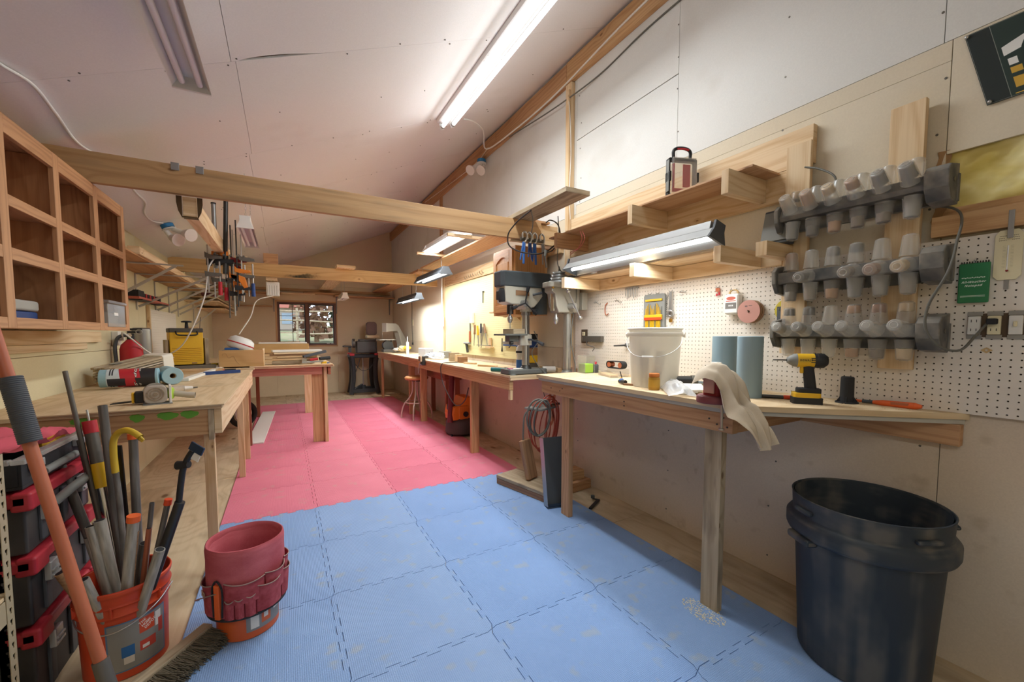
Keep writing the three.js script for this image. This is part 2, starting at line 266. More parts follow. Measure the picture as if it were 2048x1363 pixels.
  part(w, 'jamb', bx(X0 + .001, X0 + 0.035, Y0, Y1, -0.13, 0.004), M.fir); part(w, 'jamb', bx(X1 - 0.02, X1 - .001, Y0, Y1, -0.13, 0.002), M.fir); part(w, 'head_jamb', bx(X0 + .035, X1 - .02, Y1 - 0.035, Y1, -0.13, 0.004), M.fir); part(w, 'sill', bx(X0 + .035, X1 - .02, Y0, Y0 + 0.03, -0.13, 0.006), M.fir);
  const a0 = X0 + 0.036, a1 = X1 - 0.021, b0 = Y0 + 0.031, b1 = Y1 - 0.036, mid = 0.47;
  for (const [x0, x1, y0, y1] of [[a0, a0 + .035, b0, b1], [a1 - .045, a1, b0, b1], [a0 + .035, a1 - .045, b1 - .035, b1], [a0 + .035, a1 - .045, b0, b0 + .03], [mid - .035, mid + .035, b0 + .03, b1 - .035]]) part(w, 'frame', bx(x0, x1, y0, y1, -0.09, -0.03), brown);
  for (const [x0, x1] of [[a0 + .035, mid - .035], [mid + .035, a1 - .045]]) {
    const s = part(w, 'sash', [bx(x0, x0 + .012, b0 + .03, b1 - .035, -.075, -.045), bx(x1 - .022, x1, b0 + .03, b1 - .035, -.075, -.045), bx(x0 + .012, x1 - .022, b1 - .055, b1 - .035, -.075, -.045), bx(x0 + .012, x1 - .022, b0 + .03, b0 + .05, -.075, -.045)], dk);
    part(s, 'pane', new THREE.PlaneGeometry(x1 - x0, b1 - b0 - .065).translate((x0 + x1) / 2, (b0 + b1) / 2 - .002, -.06), M.pane);
    if (x0 < 0.2) { part(s, 'muntin', bx((x0 + x1) / 2 - .006, (x0 + x1) / 2 + .006, b0 + .05, b1 - .055, -.056, -.046), dk); for (const f of [0.36, 0.68]) part(s, 'muntin', bx(x0 + .012, x1 - .022, b0 + (b1 - b0) * f - .006, b0 + (b1 - b0) * f + .006, -.057, -.047), dk); }
  }
  part(w, 'crank_handle', [bx(0.86, 0.92, b0 + .032, b0 + .045, -.03, -.012), bx(0.95, 1.0, b0 + .032, b0 + .045, -.03, -.012)], M.galv);
}

// ================= OUTSIDE THE WINDOW =================
{
  const lawn = solo('lawn', 'dry grass bank outside the window, green strip higher up', 'lawn', (() => {
    const g = new THREE.PlaneGeometry(60, 40, 60, 60).rotateX(-Math.PI / 2), p = g.attributes.position, uv = g.attributes.uv;
    for (let i = 0; i < p.count; i++) { const d = 20 - p.getZ(i); p.setY(i, 0.15 + 0.055 * d + 0.12 * fbm(p.getX(i) / 60 + .5, d / 40, 12, 8, 3, 5)); uv.setXY(i, p.getX(i), d); }
    g.computeVertexNormals(); return g; })(), mapM(tex(512, 512, (u, v) => { const n = fbm(u, v, 16, 24, 4, 33), f = hash(u * 512 | 0, v * 512 | 0, 3); return lerp3(lerp3(hex(0x8d8468), hex(0x6f7d4d), clamp(n * 2.4 - .7)), hex(0xb3a888), f * .4); }, true, 6, 6), 1), [0, -0.1, ZB - 20.2]); lawn.userData.kind = 'structure';
  solo('kerb', 'pale concrete kerb line crossing the grass outside the window', 'kerb', bx(-14, 14, 0, 0.14, -0.07, 0.07), std(0xb9b4ac, .9), [0, 0.24, ZB - 3.0]);
  for (let f = 0; f < 1; f++) { const t = thing('rail_fence', 'weathered split rail fence outside the window', 'fence', [0, 0.55, ZB - 9]);
    for (let i = -4; i < 7; i++) part(t, 'post', rod([i * 2.4 + .5, -.1, 0], [i * 2.4 + .5, 1.9, 0], .05, .045, 8), M.greyWood);
    for (const y of [0.85, 1.35, 1.8]) for (let i = -4; i < 6; i++) part(t, 'rail', rod([i * 2.4 + .5, y + rr(-.05, .05), .03], [i * 2.4 + 2.9, y + rr(-.1, .05), .03], .03, .027, 8), M.greyWood); }
  const leafM = [std(0x4e5a3a, 1), std(0x6f5a44, 1), std(0x87634c, 1), std(0x39452f, 1)];
  [[-5, 14, 3.6], [-2.6, 17, 3.6], [1.6, 15, 3.2], [4.2, 18, 4.6], [6.6, 14, 3.4], [9.5, 18, 4.4], [-9, 18, 4.5], [15, 20, 5], [-13, 24, 5.2], [12, 23, 5]].forEach(([x, d, h], k) => {
    const t = thing('tree', 'bushy autumn tree on the slope outside the window', 'tree', [x, 0.055 * d, ZB - d], 0, 'trees outside the window'); const blobs = [];
    part(t, 'trunk', rod([0, -.2, 0], [0, h * .6, 0], .14, .08, 8), M.walnut);
    for (let i = 0; i < 420; i++) { const a = rnd() * 6.28, e = rnd(), r = h * .42 * Math.sqrt(rnd()) * (1 - .5 * Math.abs(e - .4)); const q = new THREE.PlaneGeometry(.24, .3).rotateX(rr(-1.5, 1.5)).rotateY(rr(0, 6.28)).translate(Math.cos(a) * r, h * (.12 + .95 * e), Math.sin(a) * r); blobs.push(q); }
    part(t, 'foliage', blobs, leafM[k % 4]).userData.kind = 'stuff'; });
  const hs = thing('neighbour_house', 'pale house with a reddish roof beyond the fence outside the window', 'house', [-1.2, 1.4, ZB - 30]);
  part(hs, 'wall', bx(-3.2, 2.6, 0, 2.1, -2, 2), std(0xb8a898, .9)); part(hs, 'roof', prism([[-2.4, 0], [2.4, 0], [0, 1.3]], 6.4).rotateY(Math.PI / 2).translate(-3.5, 2.1, 0), std(0x9a5a48, .9));
  for (const x of [-2.2, -.2, 1.5]) part(hs, 'window', bx(x - .4, x + .4, .8, 1.7, 1.99, 2.04), std(0x9fb0bf, .2));
}
// ================= FOAM FLOOR TILES =================
{
  const T = 0.61, X0 = -0.43, Z0 = -3.427, nT = 10, amp = 0.011;
  const edge = []; // jig-saw profile along one side
  { const st = 0.03, w = (T - 2 * st) / nT; edge.push([0, 0]); for (let i = 0; i < nT; i++) { const s = i % 2 ? -1 : 1, a = st + i * w; edge.push([a - 0.004, s * amp], [a + w + 0.004, s * amp]); } edge.push([T, 0]); }
  const geos = {};
  function tileGeo(flags) { // flags: near, right, far, left are toothed
    if (geos[flags]) return geos[flags];
    const P = []; const h = T / 2, on_ = i => flags[i] === '1';
    const add = (f) => { const e = f.on ? edge : [[0, 0], [T, 0]]; (f.rev ? [...e].reverse() : e).slice(0, -1).forEach(q => P.push(f.m(q))); };
    add({ on: on_(0), m: ([t, o]) => [t - h, o - h] }); add({ on: on_(1), m: ([t, o]) => [h + o, t - h] });
    add({ on: on_(2), rev: true, m: ([t, o]) => [t - h, h + o] }); add({ on: on_(3), rev: true, m: ([t, o]) => [o - h, t - h] });
    const g = prism(P.map(([a, b]) => [a * 0.9965, b * 0.9965]), 0.0085, 0.0015); g.rotateX(-Math.PI / 2); return geos[flags] = g;
  }
  const bump = tex(128, 128, (u, v) => { const a = Math.abs(Math.sin(u * 25.13)) , b = Math.abs(Math.sin(v * 25.13)); const k = Math.pow(a * b, .7); return [k, k, k]; }, false, 0.062, 0.062);
  const foam = (c, s) => mapM(tex(512, 512, (u, v) => { const A = hex(c), b = (fbm(u, v, 5, 5, 4, s) - .5) * .07; let q = [A[0] + b, A[1] + b, A[2] + b]; const d = clamp((fbm(u, v, 26, 26, 3, s + 8) - .68) * 6); return lerp3(q, hex(0xc9b79a), d * .28); }, true, 1.7, 1.7), 0.75, { bumpMap: bump, bumpScale: 0.0016 });
  const blue = [foam(0x8cabd9, 3), foam(0x88a8d9, 14), foam(0x91aeda, 25)], red = [foam(0xe57d92, 36), foam(0xe3778d, 47), foam(0xe78396, 58)];
  for (let j = -6; j < 9; j++) for (let i = 0; i < 4; i++) { // j < 0 near the camera: blue
    const isB = j < 0, fl = (j === -6 ? '0' : '1') + (i === 3 ? '0' : '1') + (j === 8 ? '0' : '1') + (i === 0 ? '0' : '1');
    const o = part(scene, numbered(isB ? 'blue_foam_tile' : 'red_foam_tile'), tileGeo(fl), (isB ? blue : red)[(i * 2 + j * 3 + 60) % 3], [X0 + (i + .5) * T, 0.0015, Z0 - (j + .5) * T]);
    const col = ['column beside the left plywood strip', 'second column from the left plywood strip', 'second column from the right bench legs', 'column under the right bench legs'][i], ord = ['first', 'second', 'third', 'fourth', 'fifth', 'sixth', 'seventh', 'eighth', 'ninth'];
    tag(o, isB ? `blue foam tile, ${ord[-1 - j]} row from the red tiles, ${col}` : `red foam tile, ${ord[j]} row from the blue tiles, ${col}`, 'foam tile', `${isB ? 'blue' : 'red'} interlocking foam floor tiles`);
  }
}

// ================= BENCHES =================
const plank = (t, name, x0, x1, y0, y1, z0, z1, m = M.pine) => part(t, name, bx(x0, x1, y0, y1, z0, z1), m);
{
  const t = thing('workbench', 'near right workbench with dusty plywood top that tapers to the pegboard wall', 'workbench');
  const outline = [[1.72, 2.68], [1.72, 1.08], [1.80, 1.0], [2.352, 0.505], [2.352, 2.68]];
  const slab = (ins, y, h) => { const g = prism(outline.map(([x, z]) => [x, z]), h, 0.0015).rotateX(-Math.PI / 2); return g.translate(0, y, 0); };
  const top = part(t, 'top', slab(0, 1.013, 0.022), M.ply);
  const sub = outline.map(([x, z]) => [Math.min(x + 0.012, 2.352), z - (z > 2 ? 0.01 : -0.012)]); part(t, 'lower_sheet', prism(sub, 0.02).rotateX(-Math.PI / 2).translate(0, 0.992, 0), std(0xb5b0a4, .7));
  plank(t, 'front_rail', 1.735, 1.774, 0.903, 0.991, -2.63, -1.085, M.firB); plank(t, 'end_rail', 1.775, 2.31, 0.905, 0.991, -1.125, -1.086, M.firB); plank(t, 'end_rail', 1.775, 2.31, 0.905, 0.991, -2.6, -2.561, M.firB);
  plank(t, 'wall_rail', 2.318, 2.357, 0.905, 0.991, -2.66, -0.52, M.firB);
  plank(t, 'leg', 1.776, 1.815, 0.012, 0.99, -1.25, -1.161, M.greyWood); plank(t, 'leg', 1.776, 1.815, 0.012, 0.99, -2.42, -2.331, M.firB);
  const sc = []; for (const [y, z] of [[.97, -1.13], [.955, -1.2], [.935, -1.16], [.93, -1.11], [.96, -2.36], [.94, -2.39], [.955, -1.75], [.93, -1.75], [.95, -2.5]]) sc.push(cyl(.0045, .0045, .003, 6).rotateZ(Math.PI / 2).translate(1.734, y, z)); part(t, 'screw_heads', sc, M.darkSteel).userData.kind = 'stuff';
}
{
  const t = thing('workbench', 'long right workbench carrying the drill press, running to the back wall', 'workbench'); const Y = 0.98;
  for (const [a, b] of [[-9.1, -6.66], [-6.657, -4.2], [-4.197, -3.17]]) plank(t, 'top_board', 1.755, 2.35, Y - .022, Y, a, b, M.ply);
  plank(t, 'end_strip', 1.76, 2.35, Y - .045, Y - .0225, -3.21, -3.172, M.pineC);
  for (const [a, b, m] of [[-9.09, -6.1, M.firB], [-6.098, -3.2, M.fir]]) plank(t, 'front_rail', 1.765, 1.803, Y - .135, Y - .0225, a, b, m);
  plank(t, 'wall_rail', 2.315, 2.355, Y - .11, Y - .0225, -9.08, -3.22, M.fir); plank(t, 'bracket_block', 1.775, 1.8, Y - .225, Y - .137, -3.24, -3.2, M.pineC);
  for (const z of [-4.2, -6.12]) plank(t, 'leg', 1.806, 1.9, 0.012, Y - .023, z, z + .045, M.fir);
  plank(t, 'leg', 1.806, 1.9, 0.012, Y - .023, -6.78, -6.735, M.fir); plank(t, 'leg', 1.775, 1.815, 0.012, Y - .023, -8.84, -8.76, M.fir);
  plank(t, 'back_strip', 2.30, 2.352, Y + .001, Y + .045, -3.9, -3.2, M.pineB);
}
{ // dark red support table under the long bench
  const t = thing('support_table', 'reddish low support table tucked under the long right workbench', 'table');
  plank(t, 'apron', 2.05, 2.085, .665, .849, -6.98, -5.7, M.redWood = mapM(wood(0xa8684c, 0x7d4630, 121, { rings: 8 }), .65)); plank(t, 'apron', 2.086, 2.32, .665, .849, -5.745, -5.705, M.redWood); plank(t, 'apron', 2.086, 2.32, .665, .849, -6.975, -6.935, M.redWood);
  plank(t, 'top', 2.045, 2.33, .850, .866, -6.99, -5.69, M.redWood);
  for (const [x, z] of [[2.087, -6.93], [2.087, -5.79], [2.24, -5.79], [2.24, -6.93]]) plank(t, 'leg', x, x + .07, 0.002, .848, z, z + .04, M.redWood);
}
const LY = 0.97, FY = 0.975; // heights of the left bench and the far table
{
  const t = thing('workbench', 'near left workbench with dusty plywood top and a paint-daubed end rail', 'workbench'); const Y = LY;
  plank(t, 'top_board', XL + .002, -.305, Y - .02, Y, -5.2, -2.68, M.ply); plank(t, 'top_sheet', -1.0, -.29, Y + .0005, Y + .008, -4.6, -2.65, M.ply);
  plank(t, 'end_rail', XL + .002, -.37, Y - .16, Y - .021, -2.74, -2.70, M.fir); plank(t, 'front_rail', -.345, -.31, Y - .16, Y - .021, -5.19, -2.705, M.pine); plank(t, 'corner_block', -.37, -.346, Y - .19, Y - .021, -2.72, -2.695, M.greyWood);
  for (const z of [-2.78, -4.54, -5.18]) plank(t, 'leg', -.40, -.352, 0.012, Y - .021, z, z + .038, M.pineB);
  plank(t, 'wall_rail', XL + .002, XL + .04, Y - .11, Y - .021, -5.18, -2.75, M.fir); plank(t, 'slide_rail', -.95, -.9, Y - .18, Y - .165, -5.0, -3.0, M.iron);
  const gr = std(0x6fae3e, .8); for (const [x, w] of [[-.86, .045], [-.66, .03], [-.54, .045], [-.45, .04]]) part(t, 'green_paint_daub', prism(circle(1, 14).map(([a, b], i) => [a * w * (.8 + .3 * hash(i, 4, 5)), b * .02 * (.7 + .5 * hash(i, 9, 5))]), .002).translate(x, Y - .042, -2.7), gr);
}
{
  const t = thing('side_table', 'far left work table with wide plank legs, loaded with boards near the window', 'table'); const Y = FY;
  plank(t, 'top_board', XL + .002, -.3, Y - .02, Y, -7.85, -5.3, M.ply); plank(t, 'top_board', -.297, .53, Y - .02, Y, -7.85, -5.45, M.ply); plank(t, 'edge_strip', -.35, .52, Y + .0005, Y + .012, -5.55, -5.44, M.pineC);
  const pink = mapM(wood(0xcf9480, 0xa86a58, 131, { rings: 8 }), .65);
  plank(t, 'front_rail', -.36, .4, Y - .115, Y - .021, -5.56, -5.522, pink); plank(t, 'end_rail', .462, .495, Y - .12, Y - .021, -7.8, -5.48, M.redWood); plank(t, 'back_rail', -.9, .42, Y - .115, Y - .021, -7.8, -7.76, M.fir);
  plank(t, 'leg', .285, .415, 0.012, Y - .021, -5.60, -5.561, M.fir); plank(t, 'leg', .416, .455, 0.012, Y - .021, -5.64, -5.51, M.pineB); plank(t, 'leg', .28, .41, 0.012, Y - .021, -7.755, -7.715, M.pineB); plank(t, 'leg', -.42, -.37, 0.002, Y - .021, -7.76, -7.71, M.redWood); plank(t, 'leg', -.42, -.37, 0.012, Y - .021, -5.8, -5.74, M.redWood);
}
// ================= BEAMS =================
{
  const b1 = thing('ceiling_beam', 'near tan cross beam spanning the room, holding the joist hanger', 'beam');
  plank(b1, 'beam_board', XL + .001, 2.1, 2.205, 2.375, -3.24, -3.2, M.beam); plank(b1, 'splice_board', 1.8, 2.315, 2.19, 2.37, -3.282, -3.242, M.pineB);
  for (const x of [-.565, -.445]) part(b1, 'metal_clip', [bx(x, x + .04, 2.34, 2.385, -3.1985, -3.196), bx(x, x + .04, 2.3765, 2.379, -3.23, -3.196)], M.galv);
  const h = thing('joist', 'pale pine joist in a steel hanger, running away under the near beam', 'joist');
  plank(h, 'board', -.525, -.455, 2.085, 2.203, -6.745, -3.25, M.pineC);
  const dk = std(0x5d4a34, .35, .8); part(h, 'hanger', [prism([[-.035, 0], [-.035, -.04], [-.025, -.09], [.0, -.135], [.0, 0]].map(([a, b]) => [-.528 + a * .8, 2.204 + b]), .003).translate(0, 0, -3.248), prism([[.035, 0], [.035, -.04], [.025, -.09], [0, -.135], [0, 0]].map(([a, b]) => [-.452 + a * .8, 2.204 + b]), .003).translate(0, 0, -3.248), bx(-.528, -.452, 2.078, 2.083, -3.3, -3.245, 0)], dk);
  const b2 = thing('ceiling_beam', 'far cross beam with a dark smudge, spanning in front of the window wall', 'beam');
  plank(b2, 'beam_board', XL + .001, 2.315, 2.165, 2.345, -6.79, -6.75, mapM(wood(0xd7b27c, 0xb98c54, 141, { rings: 5, sx: 4 }), .65));
  { const c = canvasTex(512, 128, (g, w, hh) => { g.clearRect(0, 0, w, hh); for (let i = 0; i < 1500; i++) { const x = w * (.5 + .3 * (rnd() + rnd() + rnd() - 1.5)), k = fbm(x / w, .3, 6, 1, 3, 17), y = hh * (.98 - (.1 + .9 * k) * rnd() * Math.min(1, x / w * 1.6)); g.fillStyle = `rgba(62,64,50,${.015 + .04 * rnd()})`; g.beginPath(); g.arc(x, y, 3 + 10 * rnd(), 0, 6.3); g.fill(); } });
    const o = part(b2, 'smudge', new THREE.PlaneGeometry(.62, .15).translate(.27, 2.245, -6.7485), new THREE.MeshStandardMaterial({ map: c, transparent: true, roughness: .9 })); }
  const lb = (lab, ...a) => { const o = thing('loft_board', lab, 'board'); plank(o, 'board', ...a); };
  lb('short pine stub standing up from the far beam', -.22, -.04, 2.346, 2.49, -6.80, -6.755, M.firB);
  lb('flat pine board lying across the far beam above the window', .72, .98, 2.346, 2.386, -10.2, -6.62, M.pineC);
  lb('wide reddish board lying over the far beam along the right wall', 1.88, 2.2, 2.346, 2.38, -10.2, -6.4, M.firB);
  lb('dusty plank on top of the near beam beside the wall post', 1.80, 2.02, 2.377, 2.412, -3.5, -2.42, M.greyWood);
  lb('reddish joist between the far beam and window wall', -.2, -.06, 2.12, 2.16, -10.2, -6.795, M.pineC);
  lb('long board bridging both beams under the lit strip light', 1.9, 2.2, 2.376, 2.395, -6.35, -3.205, M.firB);
}
// ================= LAMPS =================
// a light of the lamp's size just below its tubes; the tubes themselves glow only as the eye sees them
function areaLight(x, y, z, w, l, power, dir = V(0, -1, 0)) {
  const a = new THREE.RectAreaLight(new THREE.Color(...LAMP), power * TUBE, w, l); a.position.set(x, y, z); a.up.set(0, 0, -1); a.lookAt(x + dir.x, y + dir.y, z + dir.z); scene.add(a); return a;
}
for (const [x, zc, lab] of [[1.42, -2.69, 'lit long bare twin tube strip light on the sloping ceiling'], [-.35, 1.2, 'added unseen twin tube strip light on the ceiling near the front wall, for fill']]) { // 8 ft bare strips on the ceiling, lit; the second is unseen, added for fill
  const L = 2.44, tilt = Math.atan(CS); const t = thing('strip_light', lab, 'lamp', [x, ceilY(x), zc]);
  t.rotation.z = tilt;
  part(t, 'housing', prism([[-.08, -.002], [.08, -.002], [.08, -.03], [.03, -.075], [-.03, -.075], [-.08, -.03]], L, .001).translate(0, 0, -L / 2), M.whitePl);
  for (const s of [-1, 1]) { const q = part(t, 'tube', cyl(.017, .017, L - .1, 14).rotateX(Math.PI / 2), M.tubeOn, [s * .058, -.085, 0]); for (const e of [-1, 1]) { part(q, 'end_pin', cyl(.0175, .0175, .025, 14).rotateX(Math.PI / 2).translate(0, 0, e * (L / 2 - .04)), M.steel); part(t, 'tube_holder', bx(s * .058 - .018, s * .058 + .018, -.105, -.05, e * (L / 2 - .012) - .01, e * (L / 2 - .012) + .01), M.whitePl); } }
  part(t, 'wire_guard', [rod([-.09, -.05, -.1], [.1, -.06, -.1], .0025), rod([-.09, -.05, -.16], [.1, -.06, -.16], .0025)], M.steel);
  for (const [dx, p] of zc < 0 ? [[0, 11], [-.35, 7]] : [[0, 6.5]]) areaLight(x + dx * .03, ceilY(x) - .13, zc, .12, L - .1, p, V(dx, -1, 0).normalize());
}
function shopLight(name, label, x, y, z, L, w, lit, power, o = {}) { // hanging reflector with two tubes, length along z
  const t = thing(name, label, 'lamp', [x, y, z]); if (o.turn) t.rotation.y = o.turn;
  const hw = w / 2, H = .055; const m = o.mat ?? M.offWhite;
  part(t, 'reflector', prism([[-hw, 0], [-hw + .003, .002], [-hw * .55, H - .002], [hw * .55, H - .002], [hw - .003, .002], [hw, 0], [hw * .6, H], [-hw * .6, H]].slice(0, 8), L).translate(0, 0, -L / 2), m);
  part(t, 'ballast_box', bx(-.04, .04, H + .001, H + .045, -L / 2 + .02, L / 2 - .02), m);
  for (const e of [-1, 1]) part(t, 'end_cap', prism([[-hw, -.004], [-hw * .6, H + .003], [-.04, H + .045], [.04, H + .045], [hw * .6, H + .003], [hw, -.004]], .012, .001).translate(0, 0, e * (L / 2 + .004) - .006), o.cap ?? m);
  for (const s of o.one ? [0] : [-1, 1]) part(t, 'tube', cyl(.013, .013, L - .05, 12).rotateX(Math.PI / 2), lit ? M.tubeOn : M.tubeOff, [s * hw * .45, .02, 0]);
  if (o.chain) for (const e of [-1, 1]) { const top = o.chain, links = []; const n = Math.max(2, Math.round((top - y - .1) / .026)); for (let i = 0; i < n; i++) links.push(new THREE.TorusGeometry(.009, .0018, 5, 10).scale(.7, 1.5, 1).rotateY(i % 2 ? 0 : Math.PI / 2).translate(0, H + .05 + (i + .5) * (top - y - H - .05) / n, e * L * .36)); part(t, 'chain', links, M.steel); }
  if (o.roll) t.rotation.z = -R(o.roll);
  if (lit) { const a = R(o.roll ?? 0), d = V(-Math.sin(a), -Math.cos(a), 0); areaLight(x + d.x * .014, y + d.y * .014, z, w * .8, L - .06, power, d); }
  return t;
}
shopLight('shop_light', 'unlit white shop light with two tubes hung from the ceiling near the oak cabinet', -.345, 2.5, -1.86, 1.24, .15, false, 0, { chain: 2.70 });
shopLight('shop_light', 'small unlit white shop light hanging behind the bar clamps', -.26, 2.25, -4.62, .9, .13, false, 0, { chain: 2.74 });
shopLight('shop_light', 'unlit white shop light on a cord before the right side of the window', .98, 2.0, -8.2, .62, .14, false, 0, { chain: 2.34 });
shopLight('shop_light', 'lit shop light with grey reflector on the lower shelf above the pegboard', 1.975, 1.835, -1.98, 1.24, .14, true, 13, { mat: M.galv, cap: M.greyPl, one: true, roll: 16 });
shopLight('shop_light', 'lit shop light on long cords above the long right workbench', 1.92, 2.16, -5.85, 1.2, .2, true, 13, { mat: M.greyPl, chain: 2.376 });
shopLight('shop_light', 'lit shop light farthest along the long workbench near the window wall', 1.92, 1.92, -7.1, 1.2, .17, true, 21, { mat: M.greyPl, chain: 2.346 });
shopLight('shop_light', 'lit twin tube strip light lying high between the two cross beams', 1.72, 2.43, -4.75, 1.22, .2, true, 14, { mat: M.whitePl });
{ const t = thing('lamp_batten', 'short pine batten under the end of the high twin tube light', 'batten'); part(t, 'batten', bx(1.55, 2.05, 2.397, 2.426, -5.34, -5.3), M.pineC); part(t, 'batten', bx(1.55, 2.05, 2.397, 2.426, -4.2, -4.16), M.pineC); }
{ const t = thing('power_box', 'white ribbed power box hanging under the far joist with a cord', 'box', [-.12, 2.0, -6.95]); part(t, 'body', bx(-.085, .085, -.09, .11, -.05, .05, .012), M.whitePl); for (let i = 0; i < 5; i++) part(t, 'rib', bx(-.07 + i * .03, -.058 + i * .03, -.085, .06, .0505, .058, .003), M.offWhite); }
// ================= RIGHT WALL: PEGBOARDS, SHELVES, CUP RACKS =================
function pegGeo(W, Hh, thick = 0.005, pitch = 0.0254, r = 0.0032) { // perforated sheet, lower left corner at 0,0, front towards +z
  const nx = Math.floor(W / pitch), ny = Math.floor(Hh / pitch), px = W / nx, py = Hh / ny, pos = [], nor = [], uv = [];
  const tri = (a, b, c, n) => { for (const q of [a, b, c]) { pos.push(...q); nor.push(...n); uv.push(q[0], q[1]); } };
  const N = 8;
  for (let i = 0; i < nx; i++) for (let j = 0; j < ny; j++) {
    const cx = (i + .5) * px, cy = (j + .5) * py; const sq = [], ci = [];
    for (let k = 0; k < N; k++) { const a = (k + .5) / N * 6.28318, c = Math.cos(a), s = Math.sin(a), m = Math.max(Math.abs(c), Math.abs(s)); ci.push([cx + r * c, cy + r * s]); const e = k * 45 + 22.5; sq.push([cx + (Math.abs(c) > Math.abs(s) ? Math.sign(c) * px / 2 : c / Math.abs(s) * px / 2 * .4142 / .4142), cy + (Math.abs(s) >= Math.abs(c) ? Math.sign(s) * py / 2 : s / Math.abs(c) * py / 2)]); }
    for (let k = 0; k < N; k++) { const l = (k + 1) % N, a = sq[k], b = sq[l], c = ci[k], d = ci[l];
      if (k % 2 === 0 && 0) continue;
      const corner = (Math.abs(a[0] - b[0]) > 1e-6 && Math.abs(a[1] - b[1]) > 1e-6) ? [Math.abs(a[0] - cx) > Math.abs(b[0] - cx) ? a[0] : b[0], Math.abs(a[1] - cy) > Math.abs(b[1] - cy) ? a[1] : b[1]] : null;
      tri([...c, thick], [...a, thick], [...b, thick], [0, 0, 1]); tri([...c, thick], [...b, thick], [...d, thick], [0, 0, 1]); if (corner) tri([...a, thick], [...corner, thick], [...b, thick], [0, 0, 1]);
      const n = [cx - (c[0] + d[0]) / 2, cy - (c[1] + d[1]) / 2, 0], q = Math.hypot(n[0], n[1]); n[0] /= q; n[1] /= q;
      tri([...c, thick], [...d, thick], [...d, 0], n); tri([...c, thick], [...d, 0], [...c, 0], n); }
  }
  const g = new THREE.BufferGeometry(); g.setAttribute('position', new THREE.Float32BufferAttribute(pos, 3)); g.setAttribute('normal', new THREE.Float32BufferAttribute(nor, 3)); g.setAttribute('uv', new THREE.Float32BufferAttribute(uv, 2)); return g;
}
const toRightWall = g => g.rotateY(-Math.PI / 2); // +z face now looks to -x; local x runs to +z
const PX = 2.338; // front plane of the white pegboard
{
  const t = thing('pegboard', 'white pegboard behind the near right workbench', 'pegboard', [2.343, 1.0365, -2.99]);
  part(t, 'perforated_sheet', toRightWall(pegGeo(2.95, 0.692)), M.peg);
  part(t, 'shade_backer', bx(.0085, .0165, 0, .69, 0.005, 2.945, 0), M.darkBacking);  // dark sheet added so the holes read as shaded
  const y = thing('pegboard', 'pale yellow pegboard above the long right workbench', 'pegboard', [2.343, 1.06, -6.44]);
  part(y, 'perforated_sheet', toRightWall(pegGeo(2.5, 1.06)), M.pegYellow); part(y, 'shade_backer', bx(.0085, .0165, 0, 1.06, 0.005, 2.495, 0), M.darkBacking);  // its sheet behind the holes is coloured dark in place of shade
  part(y, 'edge_batten', bx(-.02, .004, -.04, 1.36, -.07, -.01), M.pineB);
  // boards over and beside the pegboards
  const hb = thing('header_board', 'pine header board above the yellow pegboard', 'board'); plank(hb, 'board', 2.318, 2.357, 2.125, 2.27, -6.4, -3.2, M.pineB);
  const b1 = thing('wall_board', 'upright pine board behind the right ends of the cup racks', 'board'); plank(b1, 'board', 2.306, 2.336, 1.2, 2.312, -.785, -.672, M.pineC);
  const b2 = thing('wall_board', 'upright pine board behind the left ends of the cup racks', 'board'); plank(b2, 'board', 2.288, 2.3125, 1.25, 2.306, -1.19, -1.078, M.pine);
  const st = thing('wall_board', 'reddish rail along the top of the white pegboard below the bare insulation', 'board'); plank(st, 'board', 2.318, 2.357, 1.741, 1.822, -.64, -.06, M.fir); part(st, 'strap', bx(2.315, 2.3175, 1.7, 1.80, -.435, -.42), M.galv);
}
{ // upper ledge shelf
  const t = thing('ledge_shelf', 'long pine ledge shelf with stub arms high on the right wall', 'shelf');
  plank(t, 'back_board', 2.319, 2.357, 2.206, 2.392, -3.04, -1.085, M.pine); plank(t, 'back_board', 2.319, 2.357, 2.052, 2.204, -3.04, -1.195, M.pineB);
  for (const [a, b, m] of [[-3.03, -2.0, M.walnut], [-1.998, -1.235, M.walnut]]) plank(t, 'shelf_board', 2.07, 2.318, 2.188, 2.2, a, b, mapM(wood(0xc9a07a, 0xa4764e, 151 + a * 10 | 0, { rings: 4 }), .65));
  for (const z of [-1.345, -2.0, -2.83]) plank(t, 'arm', 1.985, 2.318, 2.066, 2.187, z, z + .04, z < -2.5 ? M.firB : M.pine);
}
{ // lower shelf that carries the lamp
  const t = thing('lamp_shelf', 'low pine shelf with stub arms under the lit shop light above the pegboard', 'shelf');
  plank(t, 'back_rail', 2.3, 2.336, 1.715, 1.80, -2.88, -1.2, M.pineC); plank(t, 'shelf_board', 2.085, 2.336, 1.802, 1.814, -2.68, -1.36, M.pine);
  for (const z of [-2.66, -1.93, -1.345]) plank(t, 'arm', 1.94, 2.299, 1.716, 1.8, z, z + .04, M.pineC);
  const q = thing('stub_bracket', 'short pine stub arm under the leaning grey case', 'bracket'); plank(q, 'block', 2.05, 2.287, 1.733, 1.803, -1.195, -1.14, M.pineB);
}
